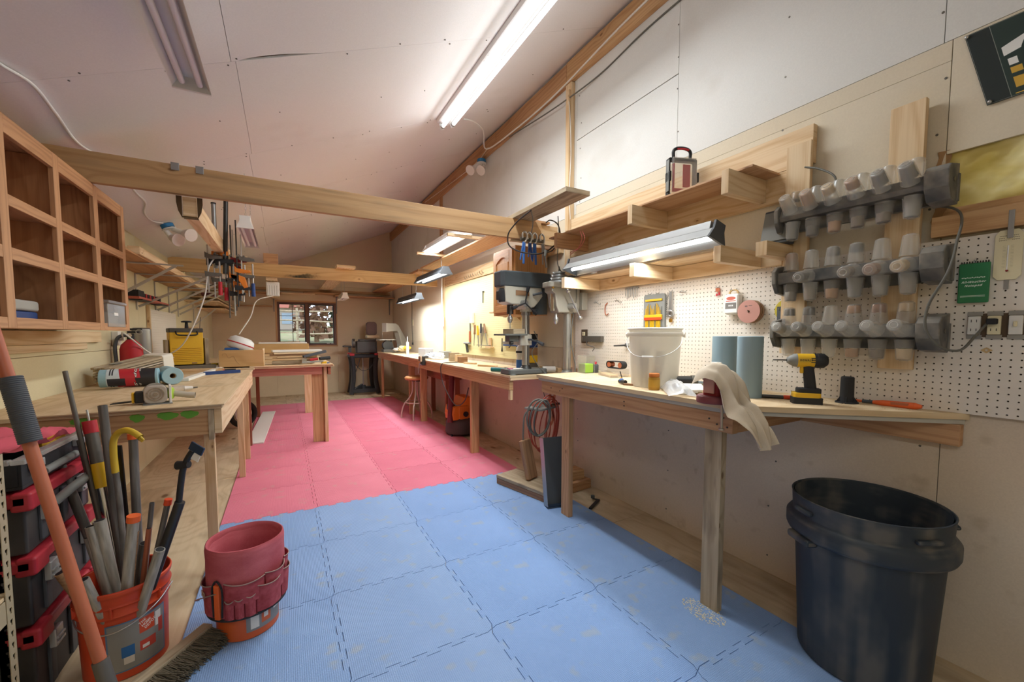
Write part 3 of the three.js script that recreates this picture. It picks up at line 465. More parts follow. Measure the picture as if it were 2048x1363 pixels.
// --- cup racks ---
const cupGeo = lathe([[0, 0.086], [0.019, 0.086], [0.0235, 0.084], [0.0255, 0.079], [0.0325, 0.004], [0.0345, 0.0]], 24);
const cupRing = lathe([[0.011, 0.0885], [0.014, 0.0885], [0.014, 0.086], [0.011, 0.086]], 20);
function fillGeo(h, s) { const g = lathe([[0, 0.0825], [0.021, 0.0825], [0.0232, 0.079], [0.0232 + h * .07, 0.079 - h], [0.0, 0.079 - h + .006]], 18), p = g.attributes.position; for (let i = 0; i < p.count; i++) { const k = 1 - .1 * hash(i, 3, s); p.setX(i, p.getX(i) * k); p.setZ(i, p.getZ(i) * k); p.setY(i, p.getY(i) - .004 * hash(i, 7, s)); } g.computeVertexNormals(); return g; }
{
  const fills = [std(0x5d574e, .7, .3), std(0xb58a63, .8), std(0x7a6a58, .8), std(0x9b6f52, .8), std(0xcfb48c, .8), std(0x857f77, .5, .5)];
  const dust = mapM(tex(256, 256, (u, v) => { const a = fbm(u, v, 6, 6, 4, 200); return lerp3(hex(0x4a4b4b), hex(0x8c857a), clamp(a * 2 - .6)); }, true, .4, .4), .75);
  const rows = [
    { y: 1.935, x: 2.225, name: 'topmost', dirs: [[78, 'standing behind'], [140, 'tilted outward'], [268, 'hanging down']], fill: [[4, 0, 0, 0, 0, 0], [0, 6, 2, 4, 1, 6], [6, 5, 5, 5, 4, 6]] },
    { y: 1.632, x: 2.225, name: 'middle', dirs: [[90, 'standing up'], [188, 'pointing outward'], [271, 'hanging down']], fill: [[1, 0, 3, 3, 0, 0], [-1, 5, -1, 5, 5, 5], [5, 1, 5, 3, 1, 3]] },
    { y: 1.362, x: 2.225, name: 'lowest', dirs: [[90, 'standing up'], [168, 'pointing outward'], [270, 'hanging down']], fill: [[5, 5, 0, 4, 5, 5], [5, 5, 0, 0, 0, 0], [0, 0, 0, 4, 4, 5]] }];
  for (const q of rows) {
    const t = thing('cup_rack', `dusty grey ${q.name} rotating cup rack over the near right workbench`, 'rack', [q.x, q.y, 0]);
    const z0 = -1.165, z1 = -.625; const face = q.dirs.map(d => R(d[0]));
    const s = .03, P = []; // bar section: a rounded triangle whose faces look along the cups
    for (const a of q.dirs.map(d => d[0]).concat(q.dirs.length === 3 ? [] : [])) for (const e of [-48, 48]) P.push([a + e]);
    P.sort((a, b) => a[0] - b[0]); const sec = P.map(([a]) => [s * Math.cos(R(a)) * 1.25, s * Math.sin(R(a)) * 1.25]);
    part(t, 'bar', prism(sec, z1 - z0, .002).translate(0, 0, z0), dust);
    part(t, 'back_rail', bx(.04, .058, -.075, .03, z0 + .01, z1 + .07), dust);
    for (const [z, w] of [[z0 - .012, .012], [z1, .062]]) part(t, 'end_bracket', prism([[-.055, .03], [-.03, .055], [.058, .07], [.058, -.085], [-.02, -.075], [-.05, -.03]], w, .004).translate(0, 0, z), dust);
    part(t, 'pivot', cyl(.009, .009, .006, 12).rotateX(Math.PI / 2).translate(0, 0, z1 + .066), M.iron);
    q.dirs.forEach(([deg, how], f) => { for (let i = 0; i < 6; i++) { const k = q.fill[f][i]; if (k < 0) continue; const z = z0 + .05 + i * .0885, a = R(deg);
      const lo = k > 0; const mat = lo && (k === 5 || k === 4) && f !== 1 ? M.clear : M.frost; const c = thing('storage_cup', 'x', 'cup', [q.x + Math.cos(a) * .034, q.y + Math.sin(a) * .034, z]);
      c.rotation.set(0, 0, a - Math.PI / 2); part(c, 'cup_body', cupGeo, mat); part(c, 'base_ring', cupRing, mat);
      if (k > 0) part(c, 'contents', fillGeo(f === 0 ? .03 : [.0, .05, .03, .045, .035, .04, .055][k], i * 7 + f), fills[(k + i) % 6]);
      const pos = ['first', 'second', 'third', 'fourth', 'fifth', 'sixth'][5 - i]; tag(c, `clear plastic cup ${how} on the ${q.name} cup rack, ${pos} from its wide end bracket`, 'cup', `cups ${how} on the ${q.name} rack`); } });
  }
  // power cord draped beside the racks
  solo('electric_cable', 'grey power cord looping past the cup racks into the wall outlet', 'cord', tube([on(1610, 334, 'x', 2.29), on(1640, 338, 'x', 2.28), on(1672, 358, 'x', 2.26), [2.3, 1.97, -1.0], [2.335, 1.9, -.75], on(1915, 420, 'x', 2.3), on(1912, 490, 'x', 2.2), on(1895, 545, 'x', 2.12), on(1855, 615, 'x', 2.12), on(1852, 660, 'x', 2.12), on(1880, 693, 'x', 2.15), on(1920, 700, 'x', 2.22), on(1950, 672, 'x', 2.28), on(1975, 645, 'x', 2.315)], .0045, 90), M.cordG);
}
// ================= THINGS ON THE WHITE PEGBOARD =================
// local frame of wall things: x to the viewer's right along the wall (+z in the room), y up, z out of the wall
function wallThing(name, label, category, u, v, x = PX, group) { const p = on(u, v, 'x', x); const t = thing(name, label, category, [x, p.y, p.z], 0, group); t.rotation.y = -Math.PI / 2; return t; }
const hookG = (len = .03) => tube([[0, .012, -.004], [0, .006, .004], [0, 0, .008], [0, -.002, len], [0, .008, len + .006]], .0018, 16, 6);
{
  // green note pad
  const n = wallThing('notepad', 'green spiral notepad hanging on the white pegboard', 'notepad', 1950, 566);
  part(n, 'cover', box(.082, .152, .012, .004).translate(0, 0, .016), M.green);
  print(n, 'cover_print', .074, .1, (g, w, h) => { g.fillStyle = '#2c7a4b'; g.fillRect(0, 0, w, h); g.fillStyle = '#e4efe4'; g.textAlign = 'center'; for (let q = .08; q < .92; q += .06) g.fillRect(w * q, h * (.185 + .01 * Math.sin(q * 40)), w * .045, h * .035); g.font = `italic bold ${w * .15}px sans-serif`; g.fillText('All-Weather', w / 2, h * .40); g.fillText('Notepad', w / 2, h * .54); g.fillRect(w * .06, h * .88, w * .88, h * .015); g.fillRect(w * .06, h * .92, w * .88, h * .012); }).position.set(0, -.01, .0225);
  const sp = []; for (let i = 0; i < 11; i++) sp.push(new THREE.TorusGeometry(.0055, .0012, 5, 10).rotateY(Math.PI / 2).translate(-.035 + i * .007, .077, .016)); part(n, 'spiral', sp, M.darkSteel); part(n, 'hook', hookG(.02).translate(0, .078, 0), M.steel);
  // thermometer
  const th = wallThing('thermometer', 'cream wall thermometer plate hanging on the white pegboard beside the notepad', 'thermometer', 2017, 510);
  part(th, 'plate', prism([[-.034, -.075], [-.022, -.09], [.022, -.09], [.034, -.075], [.034, .075], [.022, .092], [-.022, .092], [-.034, .075]], .003, .0008).translate(0, 0, .004), M.cream);
  print(th, 'scale_print', .056, .15, (g, w, h) => { g.fillStyle = '#e6dab4'; g.fillRect(0, 0, w, h); g.fillStyle = '#6b5a3c'; g.textAlign = 'center'; g.font = `bold ${w * .11}px sans-serif`; for (const [y, a, b] of [[.05, .1, .44], [.05, .54, .92], [.1, .08, .32], [.1, .46, .94], [.15, .06, .38], [.15, .62, .94]]) for (let q = a; q < b; q += .035) g.fillRect(w * q, h * y, w * .024, h * (.016 + .008 * Math.sin(q * 90))); for (let i = 0; i < 16; i++) { g.fillRect(w * .26, h * (.3 + i * .035), w * .14, 2); g.fillRect(w * .6, h * (.3 + i * .035), w * .14, 2); } }, 256).position.set(0, .004, .0082);
  part(th, 'glass_tube', cyl(.002, .002, .09, 8).translate(0, -.01, .0095), M.whitePl); part(th, 'bulb', sph(.0038, 10).translate(0, -.057, .0095), M.redDark); part(th, 'strap', [bx(-.006, .006, .088, .13, .002, .0035), bx(-.006, .006, -.125, -.088, .002, .0035)], M.galv);
  // outlets on a dark plate painted for the shade of open boxes
  const e = wallThing('outlet_box', 'four open electrical outlets and switches in the white pegboard', 'outlet', 1993, 650, PX - .001);
  part(e, 'shade_plate', bx(-.075, .1, -.045, .045, .0, .0025), M.darkBacking);
  [-.055, -.004, .048].forEach((x, i) => { const d = part(e, i === 2 ? 'switch' : 'receptacle', box(.034, .07, .012, .003).translate(x, 0, .009), i === 1 ? M.cream : M.offWhite); part(d, 'mounting_yoke', [bx(x - .02, x + .02, .036, .052, .003, .005), bx(x - .02, x + .02, -.052, -.036, .003, .005)], M.galv); if (i < 2) part(d, 'slots', [bx(x - .008, x - .006, .012, .022, .0145, .0155, 0), bx(x + .006, x + .008, .012, .022, .0145, .0155, 0), bx(x - .008, x - .006, -.022, -.012, .0145, .0155, 0), bx(x + .006, x + .008, -.022, -.012, .0145, .0155, 0)], M.black); else part(d, 'toggle', box(.009, .02, .016, .003).translate(x, .004, .018), M.cream); });
  part(e, 'plug', box(.026, .022, .03, .004).translate(-.006, .014, .029), M.blackSoft);
  const di = wallThing('backing_patch', 'small diamond wooden patch with a hole below the outlets', 'patch', 1973, 700, PX - .0005); part(di, 'patch', prism([[-.016, 0], [0, -.011], [.016, 0], [0, .011]], .002, 0, [circle(.0042, 12)]).translate(0, 0, 0), M.card); 
  // drill bit case
  const c = wallThing('drill_bit_case', 'grey drill bit case with rows of yellow bits on the pegboard', 'bit set', 1311, 626);
  part(c, 'case', [prism(rrect(.19, .27, .018), .016, .002), bx(-.08, .08, -.12, .11, .016, .017, 0)], M.midGrey); 
  part(c, 'bit_holder', [bx(-.075, .075, .085, .1, .018, .026), bx(-.078, .078, -.045, -.012, .018, .03)], M.yellow); part(c, 'red_band', bx(-.078, .078, -.05, -.03, .03, .032), M.orange);
  for (let i = 0; i < 14; i++) part(c, 'drill_bit', [rod([-.07 + i * .0108, -.115, .022], [-.07 + i * .0108, -.05, .022], .0038, .0038, 8), rod([-.07 + i * .0108, -.012, .022], [-.07 + i * .0108, .02 + .05 * Math.abs(Math.sin(i * .5 + .3)), .022], .003, .002, 8)], i % 5 === 3 ? M.steel : M.yellow);
  part(c, 'hook', [hookG().translate(-.04, .14, 0), hookG().translate(.03, .14, 0)], M.steel);
  // adjustable chain wrench
  const w = wallThing('chain_wrench', 'steel chain wrench hanging beside the drill bit case', 'wrench', 1344, 612);
  part(w, 'handle', prism([[-.01, .1], [.01, .1], [.013, .0], [.016, -.03], [-.016, -.03], [-.012, 0]], .008, .001).translate(0, 0, .01), M.steel); part(w, 'jaw', prism(circle(.026, 20, 0, -.052), .012, .002, [circle(.012, 14, .004, -.052)]).translate(0, 0, .008), M.steel);
  const ch = []; for (let i = 0; i < 12; i++) ch.push(new THREE.TorusGeometry(.006, .0016, 5, 9).rotateY(i % 2 ? 1.2 : 0).translate(-.022 - .012 * Math.sin(i * .27), .085 - i * .014, .014)); part(w, 'chain', ch, M.iron); part(w, 'hook', hookG().translate(0, .1, 0), M.steel); part(w, 'tip', bx(-.008, .014, -.11, -.085, .008, .02), M.brass);
  // hex key set
  const k = wallThing('hex_key_holder', 'row of steel hex keys hanging at the top of the pegboard', 'hex keys', 1265, 583);
  part(k, 'clip', bx(-.07, .07, .022, .03, .004, .012), M.galv); for (let i = 0; i < 8; i++) { const x = -.06 + i * .017; part(k, 'hex_key', tube([[x + .018, .035, .012], [x + .004, .036, .012], [x, .03, .012], [x, -.03 - .03 * ((i * 3) % 4) / 4, .012]], .0028, 14, 6), M.steel); }
  // wire hooks
  [[1192, 604, .11], [1235, 600, .09], [1366, 583, .03]].forEach(([u, v, L], i) => { const h = wallThing('peg_hook', ['long steel wire hook near the old drill press', 'bent steel wire hook below the hex keys', 'small double wire hook right of the chain wrench'][i], 'hook', u, v); part(h, 'wire', tube([[-.01, .01, 0], [0, .004, .01], [L * .4, -.005, .04], [L, -.03, .05], [L + .01, -.02, .055]], .0022, 24, 6), M.steel); part(h, 'wire', tube([[-.03, 0, .002], [.02, -.004, .01], [.04, 0, .02]], .002, 12, 6), M.steel); });
  // paper tag with red key tags
  const r = wallThing('key_tag', 'small pink tag and red key fobs hanging on the pegboard', 'tag', 1439, 582); part(r, 'tag', box(.028, .024, .004).translate(-.004, .008, .012), M.copper); part(r, 'fob', [box(.012, .02, .006, .002).translate(.006, -.016, .012), box(.01, .016, .006, .002).translate(-.008, -.022, .014)], M.red); part(r, 'hook', hookG().translate(0, .024, 0), M.steel);
  // sandpaper pack
  const s = wallThing('sandpaper_pack', 'white packaged sanding discs hanging on the pegboard', 'sandpaper', 1473, 605, PX);
  part(s, 'pack', box(.085, .12, .05, .012).translate(0, -.01, .03), M.paper); print(s, 'pack_print', .075, .1, (g, W, H) => { g.fillStyle = '#e9e5dc'; g.fillRect(0, 0, W, H); g.fillStyle = '#c4604e'; g.beginPath(); g.ellipse(W * .5, H * .17, W * .38, H * .1, 0, 0, 7); g.fill(); g.fillRect(W * .1, H * .3, W * .8, H * .05); g.fillStyle = '#77716a'; g.fillRect(W * .05, H * .42, W * .9, H * .36); g.fillStyle = '#f2efe8'; for (let q = 0; q < 4; q++) g.fillRect(W * (.32 + q * .1), H * .55, W * .06, H * .08); }, 256).position.set(0, -.01, .0556); part(s, 'sheet_roll', new THREE.TorusGeometry(.026, .006, 8, 20).scale(1, .7, 1).translate(0, .055, .028), M.card); part(s, 'hook', hookG(.05).translate(0, .075, 0), M.steel);
  // spool of cutting discs
  const d = wallThing('sanding_disc_stack', 'stack of reddish sanding discs hung on the pegboard', 'disc', 1507, 623, 2.33); for (let i = 0; i < 7; i++) part(d, 'disc', prism(circle(.064 - .001 * (i % 2), 32), .0035, .0004, [circle(.007, 12)]).translate(.001 * (i % 3), -.001 * (i % 2), .006 + i * .0065), i === 6 ? M.discTop = std(0xb98476, .7) : M.walnut);
  print(d, 'disc_label', .05, .022, (g, W, H) => { g.fillStyle = '#b98476'; g.fillRect(0, 0, W, H); g.fillStyle = '#6f5550'; g.fillRect(W * .08, H * .3, W * .3, H * .4); g.fillRect(W * .5, H * .3, W * .4, H * .15); }, 128).position.set(0, .03, .0496); part(d, 'hook', hookG(.055), M.steel);
  const yd = wallThing('sanding_disc_stack', 'yellow abrasive disc behind the flat wrench on the pegboard', 'disc', 1575, 620, 2.335); for (let i = 0; i < 2; i++) part(yd, 'disc', prism(circle(.058, 32), .004, .0005, [circle(.01, 12)]).translate(0, 0, .003 + i * .006), M.yellowDull = std(0xcdb83e, .7));
  const pw = wallThing('spanner', 'dark flat pin spanner hanging below the lowest cup rack', 'spanner', 1563, 645, 2.33); part(pw, 'handle', prism([[-.012, .085], [.012, .085], [.011, -.02], [.028, -.04], [.026, -.072], [.012, -.058], [-.006, -.058], [-.018, -.075], [-.024, -.045], [-.01, -.02]], .006, .0008).translate(0, 0, .02), M.greyPl); part(pw, 'hook', hookG(.03).translate(0, .07, .0), M.steel);
  // wire nozzle on a hook, dusty
  const dw = wallThing('pipe_clamp', 'rusty wire hanger in a dusty patch of the pegboard', 'hanger', 1216, 615); part(dw, 'wire', tube([[0, .04, .006], [-.02, .02, .01], [-.02, -.05, .01], [0, -.06, .012], [.018, -.05, .012]], .004, 24, 6), M.copper);
  const jk = wallThing('nozzle', 'black nozzle pipe sticking out of the pegboard left of the white bucket', 'nozzle', 1256, 690); part(jk, 'pipe', rod([0, 0, 0], [-.05, -.004, .1], .008, .006), M.darkSteel); part(jk, 'collar', cyl(.016, .016, .02, 14).rotateX(Math.PI / 2).translate(0, 0, .012), M.steel);
  const ob = wallThing('outlet_box', 'open electrical outlet in a cutout beside the old drill press', 'outlet', 1168, 672, PX - .001); part(ob, 'shade_plate', bx(-.035, .05, -.06, .06, 0, .0025), M.darkBacking); part(ob, 'receptacle', [box(.03, .034, .012, .003).translate(.006, .022, .009), box(.03, .034, .012, .003).translate(.006, -.022, .009)], M.cream); part(ob, 'slots', [bx(.0, .002, .016, .028, .0148, .0155, 0), bx(.01, .012, .016, .028, .0148, .0155, 0)], M.black);  // dark plate painted in for the shade inside the cutout
  // banner, partly out of view
  const f = thing('team_banner', 'dark green banner with a white and gold oval emblem tacked high on the right wall', 'banner', [XR - .0045, 2.37, -.30]); f.rotation.y = -Math.PI / 2;
  const Q = [[-.287, .138], [-.215, -.155], [.33, -.14], [.29, .133]]; part(f, 'cloth', prism([Q[0], Q[1], Q[2], Q[3]], .003).translate(0, 0, -.0005), std(0x23312c, .7));
  { const n = 8, pos = [], uv = [], ix = []; for (let j = 0; j <= n; j++) for (let i = 0; i <= n; i++) { const a = i / n, b = j / n; const L = [Q[1][0] + (Q[0][0] - Q[1][0]) * b, Q[1][1] + (Q[0][1] - Q[1][1]) * b], Rr = [Q[2][0] + (Q[3][0] - Q[2][0]) * b, Q[2][1] + (Q[3][1] - Q[2][1]) * b]; pos.push(L[0] + (Rr[0] - L[0]) * a, L[1] + (Rr[1] - L[1]) * a, .0032); uv.push(a, b); if (i < n && j < n) { const k = j * (n + 1) + i; ix.push(k, k + 1, k + n + 1, k + 1, k + n + 2, k + n + 1); } }
    const g = new THREE.BufferGeometry(); g.setAttribute('position', new THREE.Float32BufferAttribute(pos, 3)); g.setAttribute('uv', new THREE.Float32BufferAttribute(uv, 2)); g.setIndex(ix); g.computeVertexNormals();
    part(f, 'banner_print', g, mapM(canvasTex(1024, 512, (g, W, H) => { g.fillStyle = '#23352f'; g.fillRect(0, 0, W, H); g.fillStyle = '#1c2624'; g.fillRect(0, 0, W * .11, H); g.strokeStyle = '#8d8f86'; g.lineWidth = 2; g.strokeRect(4, 4, W - 8, H - 8); g.strokeRect(W * .11, 4, 1, H);
    g.fillStyle = '#e7e6e2'; g.beginPath(); g.moveTo(W * .13, H * .34); g.lineTo(W * .30, H * .22); g.lineTo(W * .26, H * .4); g.lineTo(W * .13, H * .46); g.fill(); g.fillRect(W * .14, H * .51, W * .04, H * .09); g.fillStyle = '#d2a53c'; g.fillRect(W * .14, H * .63, W * .05, H * .08); g.beginPath(); g.moveTo(W * .14, H * .76); g.lineTo(W * .33, H * .78); g.lineTo(W * .24, H * .9); g.lineTo(W * .14, H * .9); g.fill(); g.fillRect(W * .13, H * .965, W * .85, H * .012);
    const ov = (rx, ry, c) => { g.fillStyle = c; g.beginPath(); g.ellipse(W * .6, H * .5, W * rx, H * ry, 0, 0, 7); g.fill(); }; ov(.40, .46, '#20322c'); ov(.385, .43, '#d2a53c'); ov(.365, .40, '#23352f'); ov(.32, .34, '#e7e6e2'); ov(.18, .2, '#23352f'); }), .7)); }
  for (const [x, y] of [[-.28, .13], [-.208, -.145]]) part(f, 'tack', sph(.007, 10).translate(x, y, .005), M.steel);
}
// ================= THINGS ON THE NEAR RIGHT BENCH =================
const BT = 1.0365; const bt = (u, v) => on(u, v, 'y', BT);
function dent(g, amp, f, s) { const p = g.attributes.position, b = new THREE.Vector3(); g.computeBoundingBox(); for (let i = 0; i < p.count; i++) { b.fromBufferAttribute(p, i); const n = fbm(.5 + b.x * f * .1 + 3, .5 + b.y * f * .1 + b.z * f * .13 + 3, 40, 40, 3, s) - .5; const l = Math.hypot(b.x, b.z) || 1; p.setXYZ(i, b.x + b.x / l * n * amp, b.y + n * amp * .6, b.z + b.z / l * n * amp); } g.computeVertexNormals(); return g; }
{ // translucent white bucket
  const t = thing('plastic_bucket', 'translucent white plastic bucket with wire bail on the near right workbench', 'bucket', [1.965, BT, -1.735]);
  M.bucketW = new THREE.MeshPhysicalMaterial({ color: 0xe9e4da, roughness: .4, transmission: .5, thickness: 0, side: THREE.DoubleSide });
  part(t, 'body', lathe([[0, .004], [.128, .004], [.132, .0], [.134, .004], [.15, .30], [.152, .345], [.157, .347], [.157, .352], [.149, .352], [.146, .30], [.13, .008], [0, .008]], 48), M.bucketW);
  part(t, 'rim_band', [lathe([[.152, .30], [.163, .302], [.163, .325], [.153, .327]], 48), lathe([[.153, .34], [.16, .342], [.16, .35], [.15, .352]], 48)], M.bucketW);
  part(t, 'bail', tube([[.0, .31, .165], [-.06, .24, .15], [-.14, .19, .08], [-.165, .182, 0], [-.14, .19, -.08], [-.06, .24, -.15], [0, .31, -.165]].map(([a, b, c]) => V(a * 1.0, b, c)), .0022, 50, 6), M.steel); part(t, 'grip', rod([-.163, .184, .032], [-.163, .184, -.032], .0055), M.whitePl); t.rotation.y = R(28);
  part(t, 'bail_ear', [cyl(.016, .016, .012, 14).rotateX(Math.PI / 2).translate(0, .31, .166), cyl(.016, .016, .012, 14).rotateX(Math.PI / 2).translate(0, .31, -.166)], M.bucketW);
  const inside = (l, x, y, z, a) => solo('stored_tool', l, 'tool', [rod([0, 0, 0], [a, .2, .02], .022, .03)], M.blackSoft, [x, y, z]);
  inside('dark tool seen through the side of the translucent bucket, leaning left', 1.93, BT + .012, -1.78, -.03); inside('dark tool seen through the side of the translucent bucket, leaning right', 1.94, BT + .012, -1.70, .02);
}
{ // yellow jar
  const t = thing('jar', 'small amber jar with an orange lid at the edge of the near right workbench', 'jar', bt(1308, 779)); part(t, 'body', lathe([[0, 0], [.028, 0], [.031, .004], [.031, .066], [.027, .072], [.027, .076]], 24), std(0xb98a2e, .35)); part(t, 'lid', lathe([[0, .094], [.027, .094], [.029, .09], [.029, .074], [.0, .074]], 24), std(0xd07a32, .5)); part(t, 'label', lathe([[.0315, .016], [.0315, .058]], 24), std(0xc79a38, .6));
}
{ // wrinkled clear bag
  const g = new THREE.PlaneGeometry(1, 1, 34, 18), p = g.attributes.position; for (let i = 0; i < p.count; i++) { const u = p.getX(i) + .5, v = p.getY(i) + .5, e = Math.pow(Math.sin(Math.PI * clamp(u, .01, .99)), .4) * Math.pow(Math.sin(Math.PI * clamp(v, .01, .99)), .5); const n = fbm(u, v, 5, 4, 4, 301); p.setXYZ(i, (u - .5) * .4, e * (.015 + .075 * n), -(v - .5) * .14); } g.computeVertexNormals();
  const b = bt(1335, 766); solo('plastic_bag', 'crumpled clear plastic bag lying before the translucent bucket', 'bag', g, new THREE.MeshPhysicalMaterial({ color: 0xe8e8e8, roughness: .3, transmission: .55, thickness: 0, side: THREE.DoubleSide }), [1.865, BT + .001, -1.49], R(48));
}
{ // fittings, cards, coupling
  const a = bt(1243, 768), t = thing('pipe_fitting', 'small brass and blue valve fitting near the front of the bench', 'fitting', a); part(t, 'body', rod([0, .016, .035], [.01, .016, -.03], .013, .011), M.darkSteel); part(t, 'knob', sph(.016, 14).translate(.012, .02, -.012), M.blue); part(t, 'stem', rod([.01, .016, -.03], [.05, .035, -.05], .009, .006), M.brass); part(t, 'lever', rod([.05, .035, -.05], [.045, .075, -.06], .003), M.black);
  const pl = bt(1252, 771); solo('wood_scrap', 'thin wooden offcut beside the brass valve fitting', 'offcut', box(.022, .012, .075), M.walnut, [pl.x + .03, BT + .0065, pl.z], R(20));
  const c = bt(1365, 787), k = thing('card_stack', 'loose stack of white cards and paper on the near right workbench', 'paper', [c.x + .03, BT, c.z]); for (let i = 0; i < 5; i++) part(k, 'card', prism(rrect(.1, .07, .006), .004, .0004).rotateX(-Math.PI / 2).rotateY(R(30 + i * 9)).translate(.012 * i - .02, .002 + i * .0047, .006 * i), M.paper); part(k, 'paper_sheet', (() => { const g = new THREE.PlaneGeometry(.15, .11, 10, 6), p = g.attributes.position; for (let i = 0; i < p.count; i++) p.setZ(i, .008 * Math.sin(p.getX(i) * 25)); g.computeVertexNormals(); return g.rotateX(-Math.PI / 2).rotateY(R(45)).translate(.045, .034, .0); })(), M.paper);
  const q = bt(1341, 768); solo('end_plug', 'small black plastic cap standing by the clear bag', 'cap', lathe([[0, 0], [.018, 0], [.02, .003], [.02, .04], [.016, .048], [0, .048]], 20), M.blackSoft, [q.x + .06, BT, q.z - .05]);
  const h = bt(1375, 776), hc = thing('pipe_coupling', 'grey hose coupling lying on its side behind the paper', 'coupling', [h.x + .05, BT + .036, h.z - .02], R(55)); part(hc, 'flange', lathe([[.012, 0], [.034, 0], [.036, .006], [.036, .03], [.03, .036], [.018, .036]], 24).rotateX(Math.PI / 2), M.iron); part(hc, 'shaft', rod([0, -.008, .03], [0, -.012, .1], .014, .012), M.steel); part(hc, 'body', rod([0, 0, 0], [0, .0, -.12], .032, .03), M.darkSteel);
}
{ // red sander under a rag
  const a = bt(1415, 806), t = thing('router', 'red palm router standing under the beige rag', 'power tool', [a.x + .055, BT, a.z + .0]);
  part(t, 'base_plate', lathe([[0, 0], [.078, 0], [.08, .004], [.08, .028], [.07, .034], [0, .034]], 32), M.redPaint = std(0x7d3a3c, .6)); part(t, 'body', prism(rrect(.085, .085, .02), .11, .004).rotateX(-Math.PI / 2).translate(0, .034, 0), M.redDark); part(t, 'front_panel', box(.008, .08, .05, .003).translate(-.046, .085, 0), std(0xd9a08f, .5)); part(t, 'knob', cyl(.022, .026, .04, 18).translate(0, .165, 0), std(0xe6e0d8, .5));
  // rag: a cloth hung over the router and the bench corner
  const cx = a.x + .055, cz = a.z, n = 30, m = 34, P = []; const lift = [], uvs = [];
  const g = new THREE.PlaneGeometry(1, 1, n, m), p = g.attributes.position;
  const prof = [[-.085, 1.145], [-.06, 1.195], [0, 1.222], [.055, 1.212], [.095, 1.165], [.12, 1.10], [.14, 1.06], [.175, 1.045], [.225, 1.0], [.255, .935]]; // along the drape: [distance towards the near end, height]
  for (let i = 0; i < p.count; i++) { const u = p.getX(i) + .5, v = .5 - p.getY(i); const f = v * (prof.length - 1), k = Math.min(prof.length - 2, f | 0), s = f - k; const d = prof[k][0] + (prof[k + 1][0] - prof[k][0]) * s, y = prof[k][1] + (prof[k + 1][1] - prof[k][1]) * s; const w = .085 * (1 - .12 * v) + (v > .5 ? .02 * Math.sin((v - .5) * 6) : 0); const tt = (u - .5) * 2; const fold = .012 * Math.sin(tt * 6 + v * 7) * clamp(v * 2) + .008 * Math.sin(tt * 13 - v * 5) * clamp(v * 2); const droop = Math.pow(Math.abs(tt), 2.2) * (.075 * (1 - v * .5)); const point = v > .75 ? (v - .75) * 4 * (.09 * (1 - Math.abs(tt))) : 0;
    p.setXYZ(i, cx + tt * w * .9 - .02 - .035 * v, y - droop - point * .6 + fold * .6, cz + d + fold + .01); }
  g.computeVertexNormals(); const cl = solo('rag', 'beige cloth rag draped over the red router, hanging off the bench corner', 'rag', g, mapM(tex(256, 256, (u, v) => { const a = fbm(u, v, 5, 5, 4, 330), f = hash(u * 256 | 0, v * 256 | 0, 6); return lerp3(hex(0xb9a890), hex(0xd2c4b0), clamp(a + (f - .5) * .2)); }), .95));
  // clamp at the corner
  const kz = -1.115, c = thing('bar_clamp', 'steel screw clamp on the corner of the near right workbench', 'clamp', [1.70, .0, kz]); part(c, 'bar', rod([0, .93, 0], [0, 1.07, .0], .006), M.steel); part(c, 'foot', [cyl(.012, .012, .008, 14).translate(0, .925, 0), rod([0, 1.065, 0], [.05, 1.07, 0], .007)], M.steel); part(c, 'screw', rod([.05, 1.038, 0], [.05, 1.09, 0], .005), M.darkSteel);
}
{ // blue grey pipes
  for (const [u, v, l] of [[1497, 793, 'blue grey plastic pipe standing behind the beige rag, right one of two'], [1447, 779, 'blue grey plastic pipe standing behind the beige rag, left one of two']]) { const b = bt(u, v); const r = 23 / 814 * (b.x * .488 - b.z * .873) * 1.0; solo('plastic_pipe', l, 'pipe', lathe([[r - .004, 0], [r, 0], [r, .30], [r - .002, .303], [r - .005, .30], [r - .005, 0]], 36), M.pipeB ??= std(0x8ba2ac, .45), [b.x, BT, b.z]); }
}
